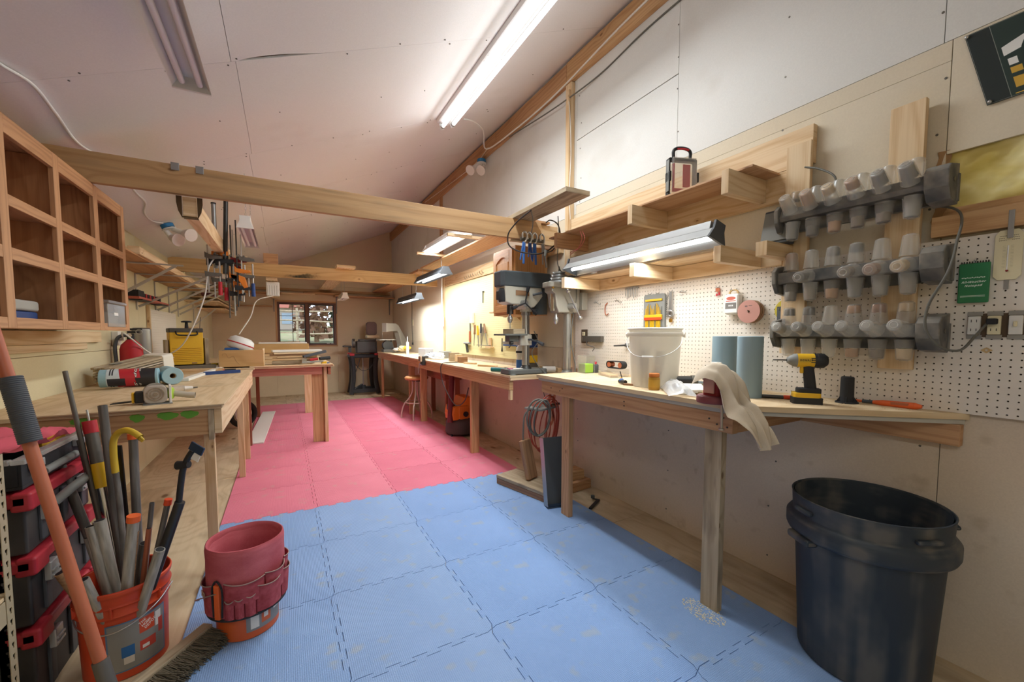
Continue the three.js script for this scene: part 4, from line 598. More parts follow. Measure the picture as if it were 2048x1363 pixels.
{ // utility knife, drill driver, dust port, multimeter wand
  const k = bt(1540, 797), t = thing('utility_knife', 'orange and dark utility knife lying near the pegboard', 'knife', [k.x + .03, BT + .009, k.z], R(-58)); part(t, 'handle', box(.12, .016, .024, .006), M.darkSteel); part(t, 'grip', box(.045, .018, .026, .006).translate(.06, .0005, 0), M.orange);
  const p = bt(1612, 806), d = thing('cordless_driver', 'yellow and black cordless impact driver standing on the near right workbench', 'drill', [p.x, BT, p.z], R(-52)); // local +x to the viewer's right
  part(d, 'battery', [prism(rrect(.115, .07, .014), .026, .004).rotateX(-Math.PI / 2)], M.black); part(d, 'battery_shell', [prism(rrect(.105, .066, .014), .026, .004).rotateX(-Math.PI / 2).translate(-.002, .02, 0), prism(rrect(.075, .055, .012), .012, .003).rotateX(-Math.PI / 2).translate(.004, .042, 0)], M.yellow); part(d, 'foot', prism(rrect(.092, .056, .014), .016, .004).rotateX(-Math.PI / 2).translate(.006, .05, 0), M.blackSoft);
  part(d, 'handle', (() => { const g = cyl(.0215, .024, .115, 16, false); g.scale(1, 1, .82); const q = g.attributes.position; for (let i = 0; i < q.count; i++) q.setX(i, q.getX(i) - (q.getY(i)) * .12); return g.translate(.008, .117, 0); })(), M.blackSoft);
  const hd = part(d, 'motor_housing', cyl(.0305, .0305, .085, 24).rotateZ(Math.PI / 2).translate(.0, .195, 0), M.yellow); part(hd, 'rear_cap', [lathe([[0, .038], [.02, .036], [.032, .022], [.0335, 0], [.0325, -.006]], 24).rotateZ(-Math.PI / 2).translate(.037, .195, 0)], M.black); part(hd, 'grip_band', cyl(.032, .032, .02, 24).rotateZ(Math.PI / 2).translate(.032, .195, 0), M.black); part(hd, 'vent', [0, 1, 2].map(i => bx(.006, .022, .186 + i * .009, .19 + i * .009, .029, .0325, 0)), M.black);
  part(d, 'nose', lathe([[.0305, 0], [.029, .012], [.018, .03], [.012, .038], [0, .038]], 24).rotateZ(Math.PI / 2).translate(-.042, .195, 0), M.midGrey); part(d, 'bit', rod([-.08, .195, 0], [-.135, .195, 0], .0032, .0022, 8), M.darkSteel); part(d, 'trigger', box(.014, .032, .018, .005).translate(-.022, .152, 0), M.yellow);
  print(d, 'name_plate', .05, .018, (g, w, h) => { g.fillStyle = '#d8b02c'; g.fillRect(0, 0, w, h); g.fillStyle = '#191919'; g.font = `bold ${h * .7}px sans-serif`; g.textAlign = 'center'; g.fillText('DEWALT', w / 2, h * .75); }, 256).position.set(-.012, .197, .0312);
  const q = bt(1693, 805), f = thing('dust_port', 'black plastic dust port with ribbed flange on the bench', 'fitting', [q.x, BT, q.z]); part(f, 'tube', lathe([[.03, 0], [.029, .02], [.026, .03], [.025, .115], [.022, .12], [.0, .12]], 28), M.blackSoft); part(f, 'flange', prism(circle(.046, 8), .005, .001).rotateX(-Math.PI / 2), M.blackSoft); for (let i = 0; i < 6; i++) part(f, 'rib', prism([[.024, .004], [.045, .004], [.026, .03]], .003).translate(0, 0, -.0015).rotateY(i * 1.047 + .3), M.blackSoft);
  const w0 = bt(1712, 799), w1 = bt(1868, 814), w = thing('power_probe', 'long orange tool with a black collar lying along the pegboard', 'tool'); const A = V(Math.min(w0.x, 2.3), BT + .008, w0.z), B = V(Math.min(w1.x, 2.29), BT + .014, w1.z); const L = (a, b) => A.clone().lerp(B, a); part(w, 'shaft', rod(L(0), L(.24), .0055), M.orangeB); part(w, 'collar', rod(L(.22), L(.38), .008), M.greyPl); part(w, 'handle', [rod(L(.37), L(.5), .008, .013), rod(L(.5), L(.92), .013, .014), rod(L(.92), L(1.0), .014, .007)], M.orangeB); part(w, 'label', bar(L(.62).add(V(-.011, .004, 0)), L(.85).add(V(-.011, .004, 0)), .012, .006), M.copper);
}
{ // clear organiser boxes at the far left end of the bench
  const t = (n, l, cat, u, v) => thing(n, l, cat, (() => { const p = bt(u, v); return [Math.min(p.x, 2.24), BT, p.z]; })());
  const a = t('parts_tray', 'long clear parts tray in front of the other boxes', 'tray', 1217, 752); a.rotation.y = R(70); part(a, 'tray', [bx(-.12, .12, 0, .002, -.035, .035), bx(-.12, .12, 0, .035, -.035, -.033), bx(-.12, .12, 0, .035, .033, .035), bx(-.12, -.118, 0, .035, -.035, .035), bx(.118, .12, 0, .035, -.035, .035)], M.clear); part(a, 'contents', dent(box(.22, .018, .06, .006).translate(0, .012, 0), .004, 60, 9), M.card);
  const b = t('parts_box', 'clear parts box with a lime green block inside', 'box', 1172, 745); part(b, 'box', [bx(-.05, .05, 0, .14, -.05, -.048), bx(-.05, -.048, 0, .14, -.05, .05), bx(.048, .05, 0, .14, -.05, .05), bx(-.05, .05, .0, .002, -.05, .05)], M.clear); part(b, 'green_block', bx(-.044, .044, .003, .075, -.04, .04, .006), std(0x8fb93c, .6));
  const c = thing('sanding_belt', 'looped brown sanding belt on pulleys lying on the boxes', 'sanding belt', [2.2, BT + .085, -2.28]); c.rotation.y = -Math.PI / 2; part(c, 'belt', prism(rrect(.17, .055, .0274, 8), .05, .001, [rrect(.16, .045, .0224, 8)]).translate(0, 0, 0), M.rubber); part(c, 'pulley', [cyl(.02, .02, .045, 16).rotateX(Math.PI / 2).translate(-.058, 0, .025), cyl(.02, .02, .045, 16).rotateX(Math.PI / 2).translate(.058, 0, .025)], M.copper); part(c, 'stand', bx(-.075, .075, -.083, -.029, -.03, .05), M.clear);
  const d = thing('parts_box', 'small clear box of washers beside the bucket', 'box', [2.2, BT, -1.99]); part(d, 'box', [bx(-.04, .04, 0, .06, -.06, -.058), bx(-.04, .04, 0, .06, .058, .06), bx(-.04, -.038, 0, .06, -.06, .06), bx(-.04, .04, 0, .002, -.06, .06)], M.clear); part(d, 'contents', dent(bx(-.034, .034, .003, .03, -.054, .054, .006), .006, 60, 4), M.iron);
  const e = thing('blister_pack', 'clear blister pack of hardware leaning on the pegboard', 'package', [2.3, BT, -2.02]); part(e, 'card', bx(.0, .004, 0, .13, -.06, .06), M.paper); part(e, 'blister', box(.02, .05, .08, .008).translate(-.011, .075, 0), M.clear);
  const f = thing('can', 'short dark glue can standing by the wall post', 'can', [2.22, BT, -2.57]); part(f, 'body', lathe([[0, 0], [.028, 0], [.028, .06], [.02, .07], [0, .07]], 20), M.greyPl); part(f, 'cap', lathe([[.012, .07], [.012, .09], [0, .09]], 14), M.red);
  const g = thing('wall_bracket', 'grey steel bracket fixed above the parts boxes', 'bracket', [2.3, 1.31, -2.72]); part(g, 'plate', bx(0, .034, -.025, .025, -.12, .12), M.iron); part(g, 'coil', tube([[-.01, -.02, -.05], [-.04, -.05, 0], [-.01, -.07, .05], [-.05, -.1, .08]], .004, 24, 6), M.iron);
}
{ // sawdust grains on the near bench
  const g = []; for (let i = 0; i < 500; i++) { const z = rr(-2.6, -.62), xmin = z > -1.05 ? 1.8 + (z + 1.05) * 1.1 : 1.75, x = rr(Math.max(xmin, 1.75), 2.33); g.push(new THREE.TetrahedronGeometry(rr(.001, .0032)).scale(1.4, .5, 1).rotateY(rnd() * 6).translate(x, BT + .0008, z)); } const o = solo('sawdust', 'sawdust and chips scattered over the near right workbench', 'sawdust', g, M.card); o.userData.kind = 'stuff';
}
{ // things on the two wall shelves
  const p = on(1357, 395, 'x', 2.12), o = thing('organizer_case', 'clear and red small parts case standing upright on the ledge shelf', 'case', [2.19, 2.2005, p.z - .03]); o.rotation.y = R(-20); // broad clear face turned to the room's near end
  part(o, 'tray', prism(rrect(.19, .235, .012), .03, .002, [rrect(.165, .2, .01)]).translate(0, .12, -.03), M.blackSoft); part(o, 'lid', prism([[-.088, .012], [.088, .012], [.075, .232], [-.075, .232]], .022, .004).translate(0, 0, .002), M.clear); part(o, 'dividers', [bx(-.07, .07, .03, .05, -.002, .012), bx(-.07, -.06, .05, .2, -.002, .012), bx(.0, .05, .06, .2, -.001, .004)], M.red);
  part(o, 'handle', tube([[-.055, .235, -.014], [-.055, .285, -.014], [-.03, .30, -.014], [.03, .30, -.014], [.055, .285, -.014], [.055, .235, -.014]], .01, 30, 10), M.black); part(o, 'red_grip', tube([[-.04, .29, -.003], [0, .294, -.003], [.04, .29, -.003]], .006, 14, 8), M.red); part(o, 'latch', [bx(-.1, -.085, .09, .15, -.03, .02, .004), bx(.085, .1, .09, .15, -.03, .02, .004)], M.black); part(o, 'edge_trim', bx(-.1, -.096, .03, .22, -.02, .012), M.midGrey);
  const s = on(1205, 436, 'x', 2.2); solo('wood_scrap', 'short pine offcut lying on the ledge shelf near the wall post', 'offcut', box(.09, .016, .12), M.greyWood, [2.2, 2.2085, s.z], R(20));
  const c = thing('small_case', 'grey flat tool case leaning at the end of the lower shelf', 'case', [2.24, 1.8045, -1.2]); c.rotation.set(0, 0, R(-14)); part(c, 'shell', box(.045, .19, .15, .006).translate(-.0, .1, .0), M.greyPl); part(c, 'lid_edge', bx(-.028, -.022, .02, .18, -.07, .07, .002), M.midGrey);
  const b = on(1176, 530, 'x', 2.25), g = thing('glue_bottle', 'white glue bottle with a pink cap beside the wall post', 'bottle', [2.25, 1.8145, -2.63]); part(g, 'body', lathe([[0, 0], [.024, 0], [.026, .004], [.026, .1], [.02, .115], [.012, .12]], 24), M.offWhite); part(g, 'label', [lathe([[.0264, .012], [.0264, .03]], 24), lathe([[.0264, .075], [.0264, .098]], 24)], M.navy); part(g, 'cap', lathe([[.013, .12], [.013, .135], [.005, .15], [0, .15]], 16), std(0xc26a6a, .5));
  const w = on(1290, 507, 'x', 2.2); const r = thing('ratchet', 'small steel ratchet lying on the lower shelf behind the lit lamp', 'ratchet', [2.2, 1.815, -2.0], R(80)); part(r, 'handle', rod([-.07, .012, 0], [.05, .012, 0], .006, .007), M.chrome); part(r, 'head', cyl(.015, .015, .018, 18).translate(-.08, .012, 0), M.chrome);
  const rw = thing('wire_bundle', 'red twisted wires dangling from the end of the ledge shelf', 'wire', [0, 0, 0]); for (const [a, q] of [[0, 0], [5, -4]]) part(rw, 'wire', tube([on(1160 + a, 462, 'x', 2.0), on(1164 + a, 478, 'x', 1.97), on(1156 + a, 497 + q, 'x', 1.97), on(1148 - a, 503, 'x', 1.98), on(1140, 510 + q, 'x', 1.98)], .0024, 30, 6), std(0xb4524a, .5));
}
// ================= DRILL PRESSES AND THE LONG BENCH =================
const MB = 0.9805; const mt = (u, v) => on(u, v, 'y', MB);
{ // bench drill press, head facing the room (-x)
  const t = thing('drill_press', 'benchtop drill press with dark belt cover on the long right workbench', 'drill press', [1.99, MB, -3.29]);
  const cast = std(0x6f716c, .6, .3), cream = std(0xc9c4b4, .5), bk = std(0x4a5256, .6);
  part(t, 'base', [prism(rrect(.42, .22, .05), .028, .006).rotateX(-Math.PI / 2).translate(-.02, .012, 0), ...[[-.19, .085], [-.19, -.085], [.15, .085], [.15, -.085]].map(([x, z]) => cyl(.03, .034, .014, 14).translate(x, .007, z))], cast);
  part(t, 'base_plate', prism(rrect(.22, .18, .02), .006, .002).rotateX(-Math.PI / 2).translate(-.12, .041, 0), cast);
  part(t, 'column_flange', lathe([[.05, .04], [.055, .044], [.055, .055], [.043, .065], [.04, .08]], 24), M.darkSteel);
  part(t, 'column', cyl(.036, .036, .78, 24).translate(0, .44, 0), M.steel); part(t, 'rack', bx(-.006, .006, .08, .64, .035, .044), M.iron);
  part(t, 'column_collar', cyl(.044, .044, .028, 24).translate(0, .56, 0), M.galv);
  const tb = part(t, 'table', [prism(rrect(.24, .24, .02), .012, .002).rotateX(-Math.PI / 2).translate(-.165, .36, 0), bx(-.2, -.1, .30, .36, -.045, .045, .006)], cast); part(tb, 'table_bracket', [prism(rrect(.13, .1, .02), .09, .004).rotateX(-Math.PI / 2).translate(-.02, .27, 0), cyl(.05, .05, .1, 20).translate(0, .32, 0)], cream); part(tb, 'tilt_bolt', [cyl(.018, .018, .03, 8).rotateZ(Math.PI / 2).translate(-.19, .29, .06), rod([-.19, .29, .07], [-.23, .25, .09], .006)], M.darkSteel); part(tb, 'crank', [rod([.0, .32, .05], [.0, .32, .095], .009), rod([0, .32, .095], [.07, .3, .1], .009), rod([.07, .3, .1], [.09, .275, .16], .014, .017)], M.greyPl);
  solo('wood_block', 'dusty wooden block on the table of the benchtop drill press', 'block', box(.12, .045, .2), M.greyWood, [1.86, MB + .396, -3.29]);
  part(t, 'head', [prism([[-.26, .66], [-.27, .80], [.12, .80], [.13, .72], [.08, .66], [.04, .62], [-.05, .60], [-.08, .64], [-.2, .64]], .16, .008).translate(0, 0, -.08)], cream); part(t, 'column_socket', cyl(.055, .055, .12, 24).translate(0, .64, 0), cream);
  const mo = part(t, 'motor', [cyl(.07, .07, .24, 24).translate(.17, .68, -.02), bx(.09, .2, .6, .76, -.06, .03, .01)], bk);
  part(t, 'belt_cover', prism([[-.3, -.06], [-.27, -.09], [.0, -.1], [.2, -.1], [.23, -.08], [.23, .1], [.2, .12], [.0, .115], [-.27, .09], [-.3, .06]], .115, .012).rotateX(-Math.PI / 2).translate(0, .81, 0), bk); part(t, 'cover_lid_trim', prism([[-.29, -.07], [-.27, -.085], [.21, -.095], [.21, .11], [-.27, .085], [-.29, .07]], .006).rotateX(-Math.PI / 2).translate(0, .925, 0), M.midGrey);
  part(t, 'name_badge', bx(-.16, -.02, .72, .765, .0895, .093, 0), M.walnut); part(t, 'front_guard', lathe([[.045, 0], [.05, .02], [.05, .1], [.04, .12], [.0, .12]], 20).translate(-.25, .66, .03), M.blackSoft);
  part(t, 'quill', [cyl(.03, .03, .09, 20).translate(-.17, .6, 0)], M.darkSteel); part(t, 'chuck', [lathe([[.012, .0], [.02, .012], [.024, .03], [.024, .05], [.015, .062], [.01, .085]], 20).translate(-.17, .475, 0)], M.steel); part(t, 'drill_bit', rod([-.17, .475, 0], [-.17, .42, 0], .004), M.steel);
  part(t, 'feed_hub', cyl(.03, .034, .05, 18).rotateX(Math.PI / 2).translate(-.08, .65, .1), M.galv); for (const a of [200, 320, 80]) part(t, 'feed_handle', [rod([-.08, .65, .12], [-.08 + .1 * Math.cos(R(a)), .65 + .1 * Math.sin(R(a)), .13], .007), rod([-.08 + .1 * Math.cos(R(a)), .65 + .1 * Math.sin(R(a)), .13], [-.08 + .15 * Math.cos(R(a)), .65 + .15 * Math.sin(R(a)), .135], .014, .018)], M.blackSoft);
  part(t, 'lock_lever', rod([.02, .73, .09], [.09, .75, .14], .009, .014), M.greyPl); part(t, 'switch_box', bx(-.3, -.262, .68, .76, -.03, .03, .006), M.black);
  part(t, 'power_lead', tube([[.06, .4, .05], [.09, .3, .07], [.03, .2, .06], [.09, .06, .1], [.13, .008, .13], [.1, -.05, .16], [.1, -.2, .17], [.16, -.3, .2]], .004, 50, 6), M.cordG);
}
{ // old round column drill press
  const ex = thing('drill_stand', 'plank under the old round column drill press between the two right benches', 'stand'); plank(ex, 'board', 1.99, 2.355, .955, .985, -3.05, -2.71, M.firB); plank(ex, 'cleat', 2.28, 2.316, .86, .954, -3.0, -2.73, M.fir);
  const t = thing('drill_press', 'old grey drill press with stepped pulleys behind the near right workbench', 'drill press', [2.135, .986, -2.84]); const gy = std(0x9b968a, .5, .35);
  part(t, 'base', lathe([[0, 0], [.09, 0], [.09, .02], [.045, .035], [.04, .06]], 28), M.iron); part(t, 'column', cyl(.033, .033, .55, 24).translate(0, .3, 0), M.steel);
  part(t, 'head', [prism([[-.2, .78], [-.2, .72], [-.17, .70], [-.155, .60], [-.13, .545], [-.06, .545], [.07, .55], [.09, .6], [.09, .78]], .1, .008).translate(0, 0, -.05), prism(rrect(.36, .14, .04), .03, .006).rotateX(-Math.PI / 2).translate(-.05, .76, 0)], gy); part(t, 'column_socket', cyl(.05, .05, .2, 24).translate(0, .64, 0), gy);
  part(t, 'quill_spline', [cyl(.034, .026, .2, 20).translate(-.145, .66, .0), ...[0, 1, 2].map(i => rod([-.145 + .02 * (i - 1), .75, .034], [-.145 + .015 * (i - 1), .58, .028], .004))], M.chrome); part(t, 'chuck', lathe([[.008, 0], [.018, .014], [.022, .03], [.022, .055], [.014, .062], [.014, .09]], 20).translate(-.12, .45, 0), M.steel);
  [[.085, .8], [.075, .825], [.065, .85], [.055, .875]].forEach(([r, y]) => part(t, 'pulley_step', lathe([[0, -.011], [r, -.011], [r - .008, 0], [r, .011], [0, .011]], 28).translate(-.09, y, 0), M.galv)); part(t, 'spindle_tip', rod([-.09, .88, 0], [-.09, .935, 0], .005), M.darkSteel); [[.07, .83], [.055, .855]].forEach(([r, y]) => part(t, 'pulley_step', lathe([[0, -.011], [r, -.011], [r - .008, 0], [r, .011], [0, .011]], 24).translate(.1, y, -.02), M.iron));
  part(t, 'feed_hub', cyl(.024, .024, .08, 18).rotateX(Math.PI / 2).translate(-.02, .6, .09), M.steel); part(t, 'feed_lever', [rod([-.09, .72, .13], [.03, .5, .14], .006), sph(.019, 16).translate(-.09, .72, .13), sph(.019, 16).translate(.03, .5, .14)], M.steel); part(t, 'switch_box', bx(.09, .15, .57, .72, .02, .09, .006), gy); part(t, 'spring_cap', sph(.012, 12).translate(-.19, .75, .055), M.brass);
  part(t, 'power_lead', tube([[-.03, .86, .02], [.03, .83, .05], [.05, .7, .06], [.02, .5, .05], [.0, .3, .06], [.02, .1, .09], [.01, .02, .1]], .005, 40, 6), M.cordG);
  part(t, 'motor', cyl(.07, .07, .17, 24).translate(.115, .66, -.1), M.iron);
}
{ // oak wall cabinet above the long bench
  const t = thing('wall_cabinet', 'oak wall cabinet with raised panel door above the long right workbench', 'cabinet'); const x0 = 1.95, x1 = 2.318, y0 = 1.54, y1 = 2.2, z0 = -3.88, z1 = -3.42;
  plank(t, 'carcass', x0 + .02, x1, y0, y1, z0, z1, M.cab); for (const [a, b, c, d] of [[y0, y1, z0, z0 + .05], [y0, y1, z1 - .05, z1], [y0, y0 + .05, z0 + .05, z1 - .05], [y1 - .05, y1, z0 + .05, z1 - .05]]) plank(t, 'face_frame', x0, x0 + .02, a, b, c, d, M.cab);
  const door = part(t, 'door', [bx(x0 - .02, x0 - .001, y0 + .03, y1 - .03, z0 + .03, z0 + .09), bx(x0 - .02, x0 - .001, y0 + .03, y1 - .03, z1 - .09, z1 - .03), bx(x0 - .02, x0 - .001, y0 + .03, y0 + .1, z0 + .09, z1 - .09)], M.cab);
  { const w = (z1 - z0) - .18, P = [[-w / 2, 0], [-w / 2, .09]]; for (let i = 0; i <= 14; i++) { const a = i / 14; P.push([-w / 2 + w * a, .09 - .05 * Math.sin(a * Math.PI)]); } P.push([w / 2, .09], [w / 2, .13], [-w / 2, .13]); const arch = []; for (let i = 0; i <= 14; i++) { const a = i / 14; arch.push([-w / 2 + w * a, .02 + .055 * Math.sin(a * Math.PI)]); } part(door, 'arched_rail', prism([...arch, [w / 2, .13], [-w / 2, .13]], .019, .001).rotateY(-Math.PI / 2).translate(x0 - .001, y1 - .16, (z0 + z1) / 2), M.cab); }
  part(door, 'raised_panel', [bx(x0 - .012, x0 - .002, y0 + .1, y1 - .04, z0 + .09, z1 - .09), bx(x0 - .017, x0 - .012, y0 + .13, y1 - .14, z0 + .12, z1 - .12, .003)], M.cab);
  const k = thing('small_wood_shelf', 'small pine corner shelf with a scalloped edge on the yellow pegboard', 'shelf'); plank(k, 'board', 2.1, 2.336, 1.595, 1.612, -4.3, -3.885, M.pineB); part(k, 'bracket', prism([[0, 0], [.09, 0], [.05, -.05], [0, -.09]], .018).rotateY(Math.PI).translate(2.336, 1.594, -3.98), M.pineB); part(k, 'spindle', [cyl(.012, .012, .06, 14).translate(2.11, 1.57, -3.93), cyl(.022, .022, .008, 14).translate(2.11, 1.538, -3.93)], M.pineC);
}
{ // locking pliers and cords at the beam end
  const rack = thing('plier_rail', 'short steel rail on the near beam holding the locking pliers', 'rail', [0, 0, 0]); part(rack, 'rail', bar([1.86, 2.2, -3.175], [2.12, 2.2, -3.175], .03, .012), M.iron); part(rack, 'standoff', [bx(1.88, 1.9, 2.19, 2.21, -3.2, -3.18), bx(2.08, 2.1, 2.19, 2.21, -3.2, -3.18)], M.iron);
  const grip = [M.blue, M.navy, M.blue, M.steel]; [[1.885, 'dark blue grips, hanging at the left end of the steel rail', .18, 0], [1.935, 'steel jaws, second from the left end of the steel rail', .14, 1], [1.99, 'pale blue grips, third along the steel rail', .18, 2], [2.07, 'bare steel handles, hanging at the right end of the rail', .2, 3]].forEach(([x, l, L, i]) => { const p = thing('locking_pliers', `locking pliers with ${l}`, 'pliers', [x, 2.215, -3.15], 0, 'locking pliers on the near beam'); p.rotation.z = R([-6, 4, 0, 8][i]);
    part(p, 'jaws', tube([[-.018, -.02, .01], [-.022, .02, .01], [0, .04, .01], [.024, .018, .01], [.02, -.025, .01], [.004, -.06, .01]], .0085, 30, 8), M.steel); part(p, 'handle', rod([.004, -.055, .01], [.012, -.06 - L, .014], .012, .01), i === 3 ? M.galv : grip[i]); part(p, 'lever', rod([-.006, -.05, .01], [-.022, -.05 - L * .9, .01], .009, .007), i === 3 ? M.galv : grip[i]); part(p, 'pivot', cyl(.009, .009, .02, 12).rotateX(Math.PI / 2).translate(0, -.05, .01), M.steel); });
  const c1 = thing('hanging_cord', 'black cord looped over the plank end and pliers', 'cord'); part(c1, 'loop', tube([on(1062, 420, 'z', -2.6), on(1030, 448, 'z', -2.9), on(1016, 470, 'z', -3.0), on(1018, 490, 'z', -3.02), on(1040, 503, 'z', -3.0), on(1085, 506, 'z', -2.98), on(1112, 488, 'z', -2.96), on(1135, 468, 'z', -2.95)], .006, 70, 7), M.cordK); part(c1, 'plug_lead', tube([on(1062, 420, 'z', -2.6), on(1066, 445, 'z', -2.9), on(1063, 465, 'z', -3.0)], .005, 20, 6), M.cordG);
  const c2 = thing('hanging_cord', 'black cord with plug hanging beside the wall post', 'cord'); part(c2, 'lead', tube([on(1092, 445, 'z', -2.85), on(1100, 440, 'z', -2.85), on(1115, 448, 'z', -2.85), on(1120, 470, 'z', -2.85), on(1105, 500, 'z', -2.85), on(1092, 505, 'z', -2.85)], .005, 50, 6), M.cordK); part(c2, 'drop', tube([on(1116, 432, 'z', -2.85), on(1118, 470, 'z', -2.85), on(1116, 530, 'z', -2.85), on(1130, 550, 'z', -2.85), on(1145, 551, 'z', -2.75)], .004, 50, 6), M.cordG); part(c2, 'plug', rod(on(1092, 500, 'z', -2.85), on(1090, 512, 'z', -2.85), .013, .01), M.cordG);
}
{ // small things on the long bench
  const mu = (u, x) => V(x, MB, -x / Math.tan(R(CAM.yaw) + Math.atan((u - CAM.cx) / CAM.f))), T = (n, l, c, u, x, turn = 0) => thing(n, l, c, mu(u, x), turn);
  const sp = thing('spray_bottle', 'white and blue bottle behind the benchtop drill press', 'bottle', [2.12, MB, -3.62]); part(sp, 'body', lathe([[0, 0], [.035, 0], [.038, .01], [.038, .12], [.034, .15], [.042, .19], [.036, .23], [.012, .27], [.0, .275]], 24), M.offWhite); part(sp, 'label', lathe([[.0385, .02], [.0385, .11]], 24), M.blue); part(sp, 'band', lathe([[.0425, .18], [.043, .2]], 24), M.blackSoft);
  const bins = thing('drawer_stack', 'stack of dark and yellow small drawers behind the drill press column', 'drawers', [2.2, MB, -3.6]); [[0, .075, M.iron], [.08, .075, M.yellow], [.16, .07, M.walnut], [.235, .075, M.navy], [.315, .06, M.blackSoft]].forEach(([y, h, m]) => { const d = part(bins, 'drawer', bx(-.07, .06, y, y + h, -.12, .1, .004), m); part(d, 'lip', bx(-.078, -.07, y + h * .3, y + h * .5, -.06, .04), M.steel); });
  const fl = T('flashlight', 'teal tube torch lying at the front of the long bench', 'torch', 1000, 1.84, R(35)); part(fl, 'body', cyl(.021, .021, .15, 20).rotateX(Math.PI / 2).translate(0, .024, -.02), M.teal); part(fl, 'head', [lathe([[.018, 0], [.024, .004], [.024, .03], [.02, .036]], 20).rotateX(Math.PI / 2).translate(0, .024, .055)], M.greyPl); part(fl, 'lens', cyl(.018, .018, .003, 18).rotateX(Math.PI / 2).translate(0, .024, .088), M.card);
  const pr = T('packaging', 'torn white and pink packaging on the drill press base', 'packaging', 1020, 1.9); pr.position.set(1.86, MB + .05, -3.28); part(pr, 'sheet', dent(box(.14, .006, .1, .002), .012, 80, 4), M.paper); part(pr, 'pink_tab', box(.05, .008, .03).translate(-.06, .006, .03), std(0xcf6a8e, .5));
  const rl = thing('paper_roll', 'cream paper roll behind the drill press base', 'roll', [2.17, MB + .032, -3.27]); part(rl, 'roll', prism(circle(.03, 24), .12, .003, [circle(.012, 14)]).rotateY(R(70)), M.paper);
  [[908, 717, .03, .12, .14, 'tall wooden block standing on the long bench'], [925, 718, .07, .075, .1, 'dark wooden cube on the long bench next to the tall block'], [917, 715, .02, .1, .1, 'thin pale block between two wooden blocks']].forEach(([u, v, w, h, d, l], i) => { const p = mu(u, 2.03); solo('wood_block', l, 'block', box(d, h, w + .02), [M.greyWood, M.walnut, M.pine][i], [p.x, MB + h / 2 + .0005, p.z], R(10 * i)); });
  for (const [u, v, L, l] of [[940, 721, .2, 'short pine lath lying on the long bench'], [975, 726, .28, 'long pine lath lying near the torch'], [1000, 728, .15, 'pine offcut lying behind the torch']]) { const p = mu(u, 2.02); solo('wood_lath', l, 'offcut', box(.045, .02, L), M.pineB, [p.x, MB + .0105, p.z], R(20)); }
  const bag = T('plastic_sheet', 'crumpled clear plastic sheet on the long bench', 'plastic', 868, 1.98); part(bag, 'sheet', dent(new THREE.SphereGeometry(.17, 28, 14, 0, 6.283, 0, 1.57).scale(.75, .45, 1.5).translate(0, .012, 0), .09, 40, 3), new THREE.MeshPhysicalMaterial({ color: 0xdfe4ea, roughness: .35, transmission: .35, thickness: 0, side: THREE.DoubleSide }));
  const bxp = T('hardware_box', 'grey patterned box behind the plastic sheet', 'box', 890, 2.22); part(bxp, 'box', bx(-.06, .06, 0, .1, -.13, .13, .003), M.midGrey); part(bxp, 'flap', bx(-.065, -.06, .02, .085, -.12, .12), M.paper);
  const bu = T('hardware_box', 'pale grey carton farther along the long bench', 'box', 852, 2.12); part(bu, 'box', bx(-.07, .07, 0, .13, -.22, .18, .004), std(0xaeb0b8, .6)); part(bu, 'handle', rod([0, .06, .18], [0, .07, .3], .008), M.darkSteel);
  const ck = T('caulk_tube', 'white caulk cartridge standing on the long bench', 'cartridge', 815, 1.95); part(ck, 'body', lathe([[0, 0], [.026, 0], [.026, .22], [.012, .235], [.008, .24]], 20), M.whitePl); part(ck, 'nozzle', lathe([[.009, .24], [.004, .33], [0, .33]], 12), M.whitePl);
  const gl = T('work_gloves', 'pile of yellow work gloves and rags near the band saw', 'gloves', 806, 2.05); part(gl, 'glove', dent(sph(.12, 20).scale(.8, .5, 1.2).translate(0, .085, 0), .05, 50, 8), M.cream); part(gl, 'glove', dent(sph(.1, 20).scale(.8, .4, 1.4).translate(.04, .1, .1), .07, 50, 12), M.yellowDull); part(gl, 'rag', dent(sph(.11, 20).scale(.9, .35, 1.2).translate(-.05, .06, -.2), .05, 50, 15), M.offWhite);
  const pn = T('marker_pens', 'red pen and paper scraps on the long bench', 'pens', 845, 1.9); part(pn, 'pen', rod([0, .02, -.12], [.02, .02, .1], .009), M.red); part(pn, 'paper', bx(-.08, .1, .0, .01, -.2, .15), M.paper);
  // vise hung on the bench front
  const vs = thing('clamp_on_vise', 'small clamp-on vise at the front edge of the long bench', 'vise', [1.74, .94, -5.72]); part(vs, 'body', [bx(-.03, .016, -.03, .1, -.05, .05, .006), bx(.016, .06, .075, .1, -.05, .05, .004)], M.darkSteel); part(vs, 'jaw', bx(-.06, -.032, .02, .1, -.05, .05, .006), M.greyWood); part(vs, 'screw', rod([-.06, -.01, 0], [-.02, -.03, 0], .01), M.steel); part(vs, 'handle', rod([-.05, -.02, -.03], [-.06, -.15, -.05], .006), M.steel);
  // cable along bench and bench edge
  solo('electric_cable', 'thin black cable hanging in a loop below the long bench', 'cable', tube([[2.0, MB + .006, -5.0], [1.85, MB + .006, -4.95], [1.745, MB - .01, -4.95], [1.74, .8, -4.95], [1.76, .62, -4.8], [1.78, .5, -4.55], [1.79, .6, -4.3], [1.8, .75, -4.22]], .006, 60, 6), M.cordK);
}
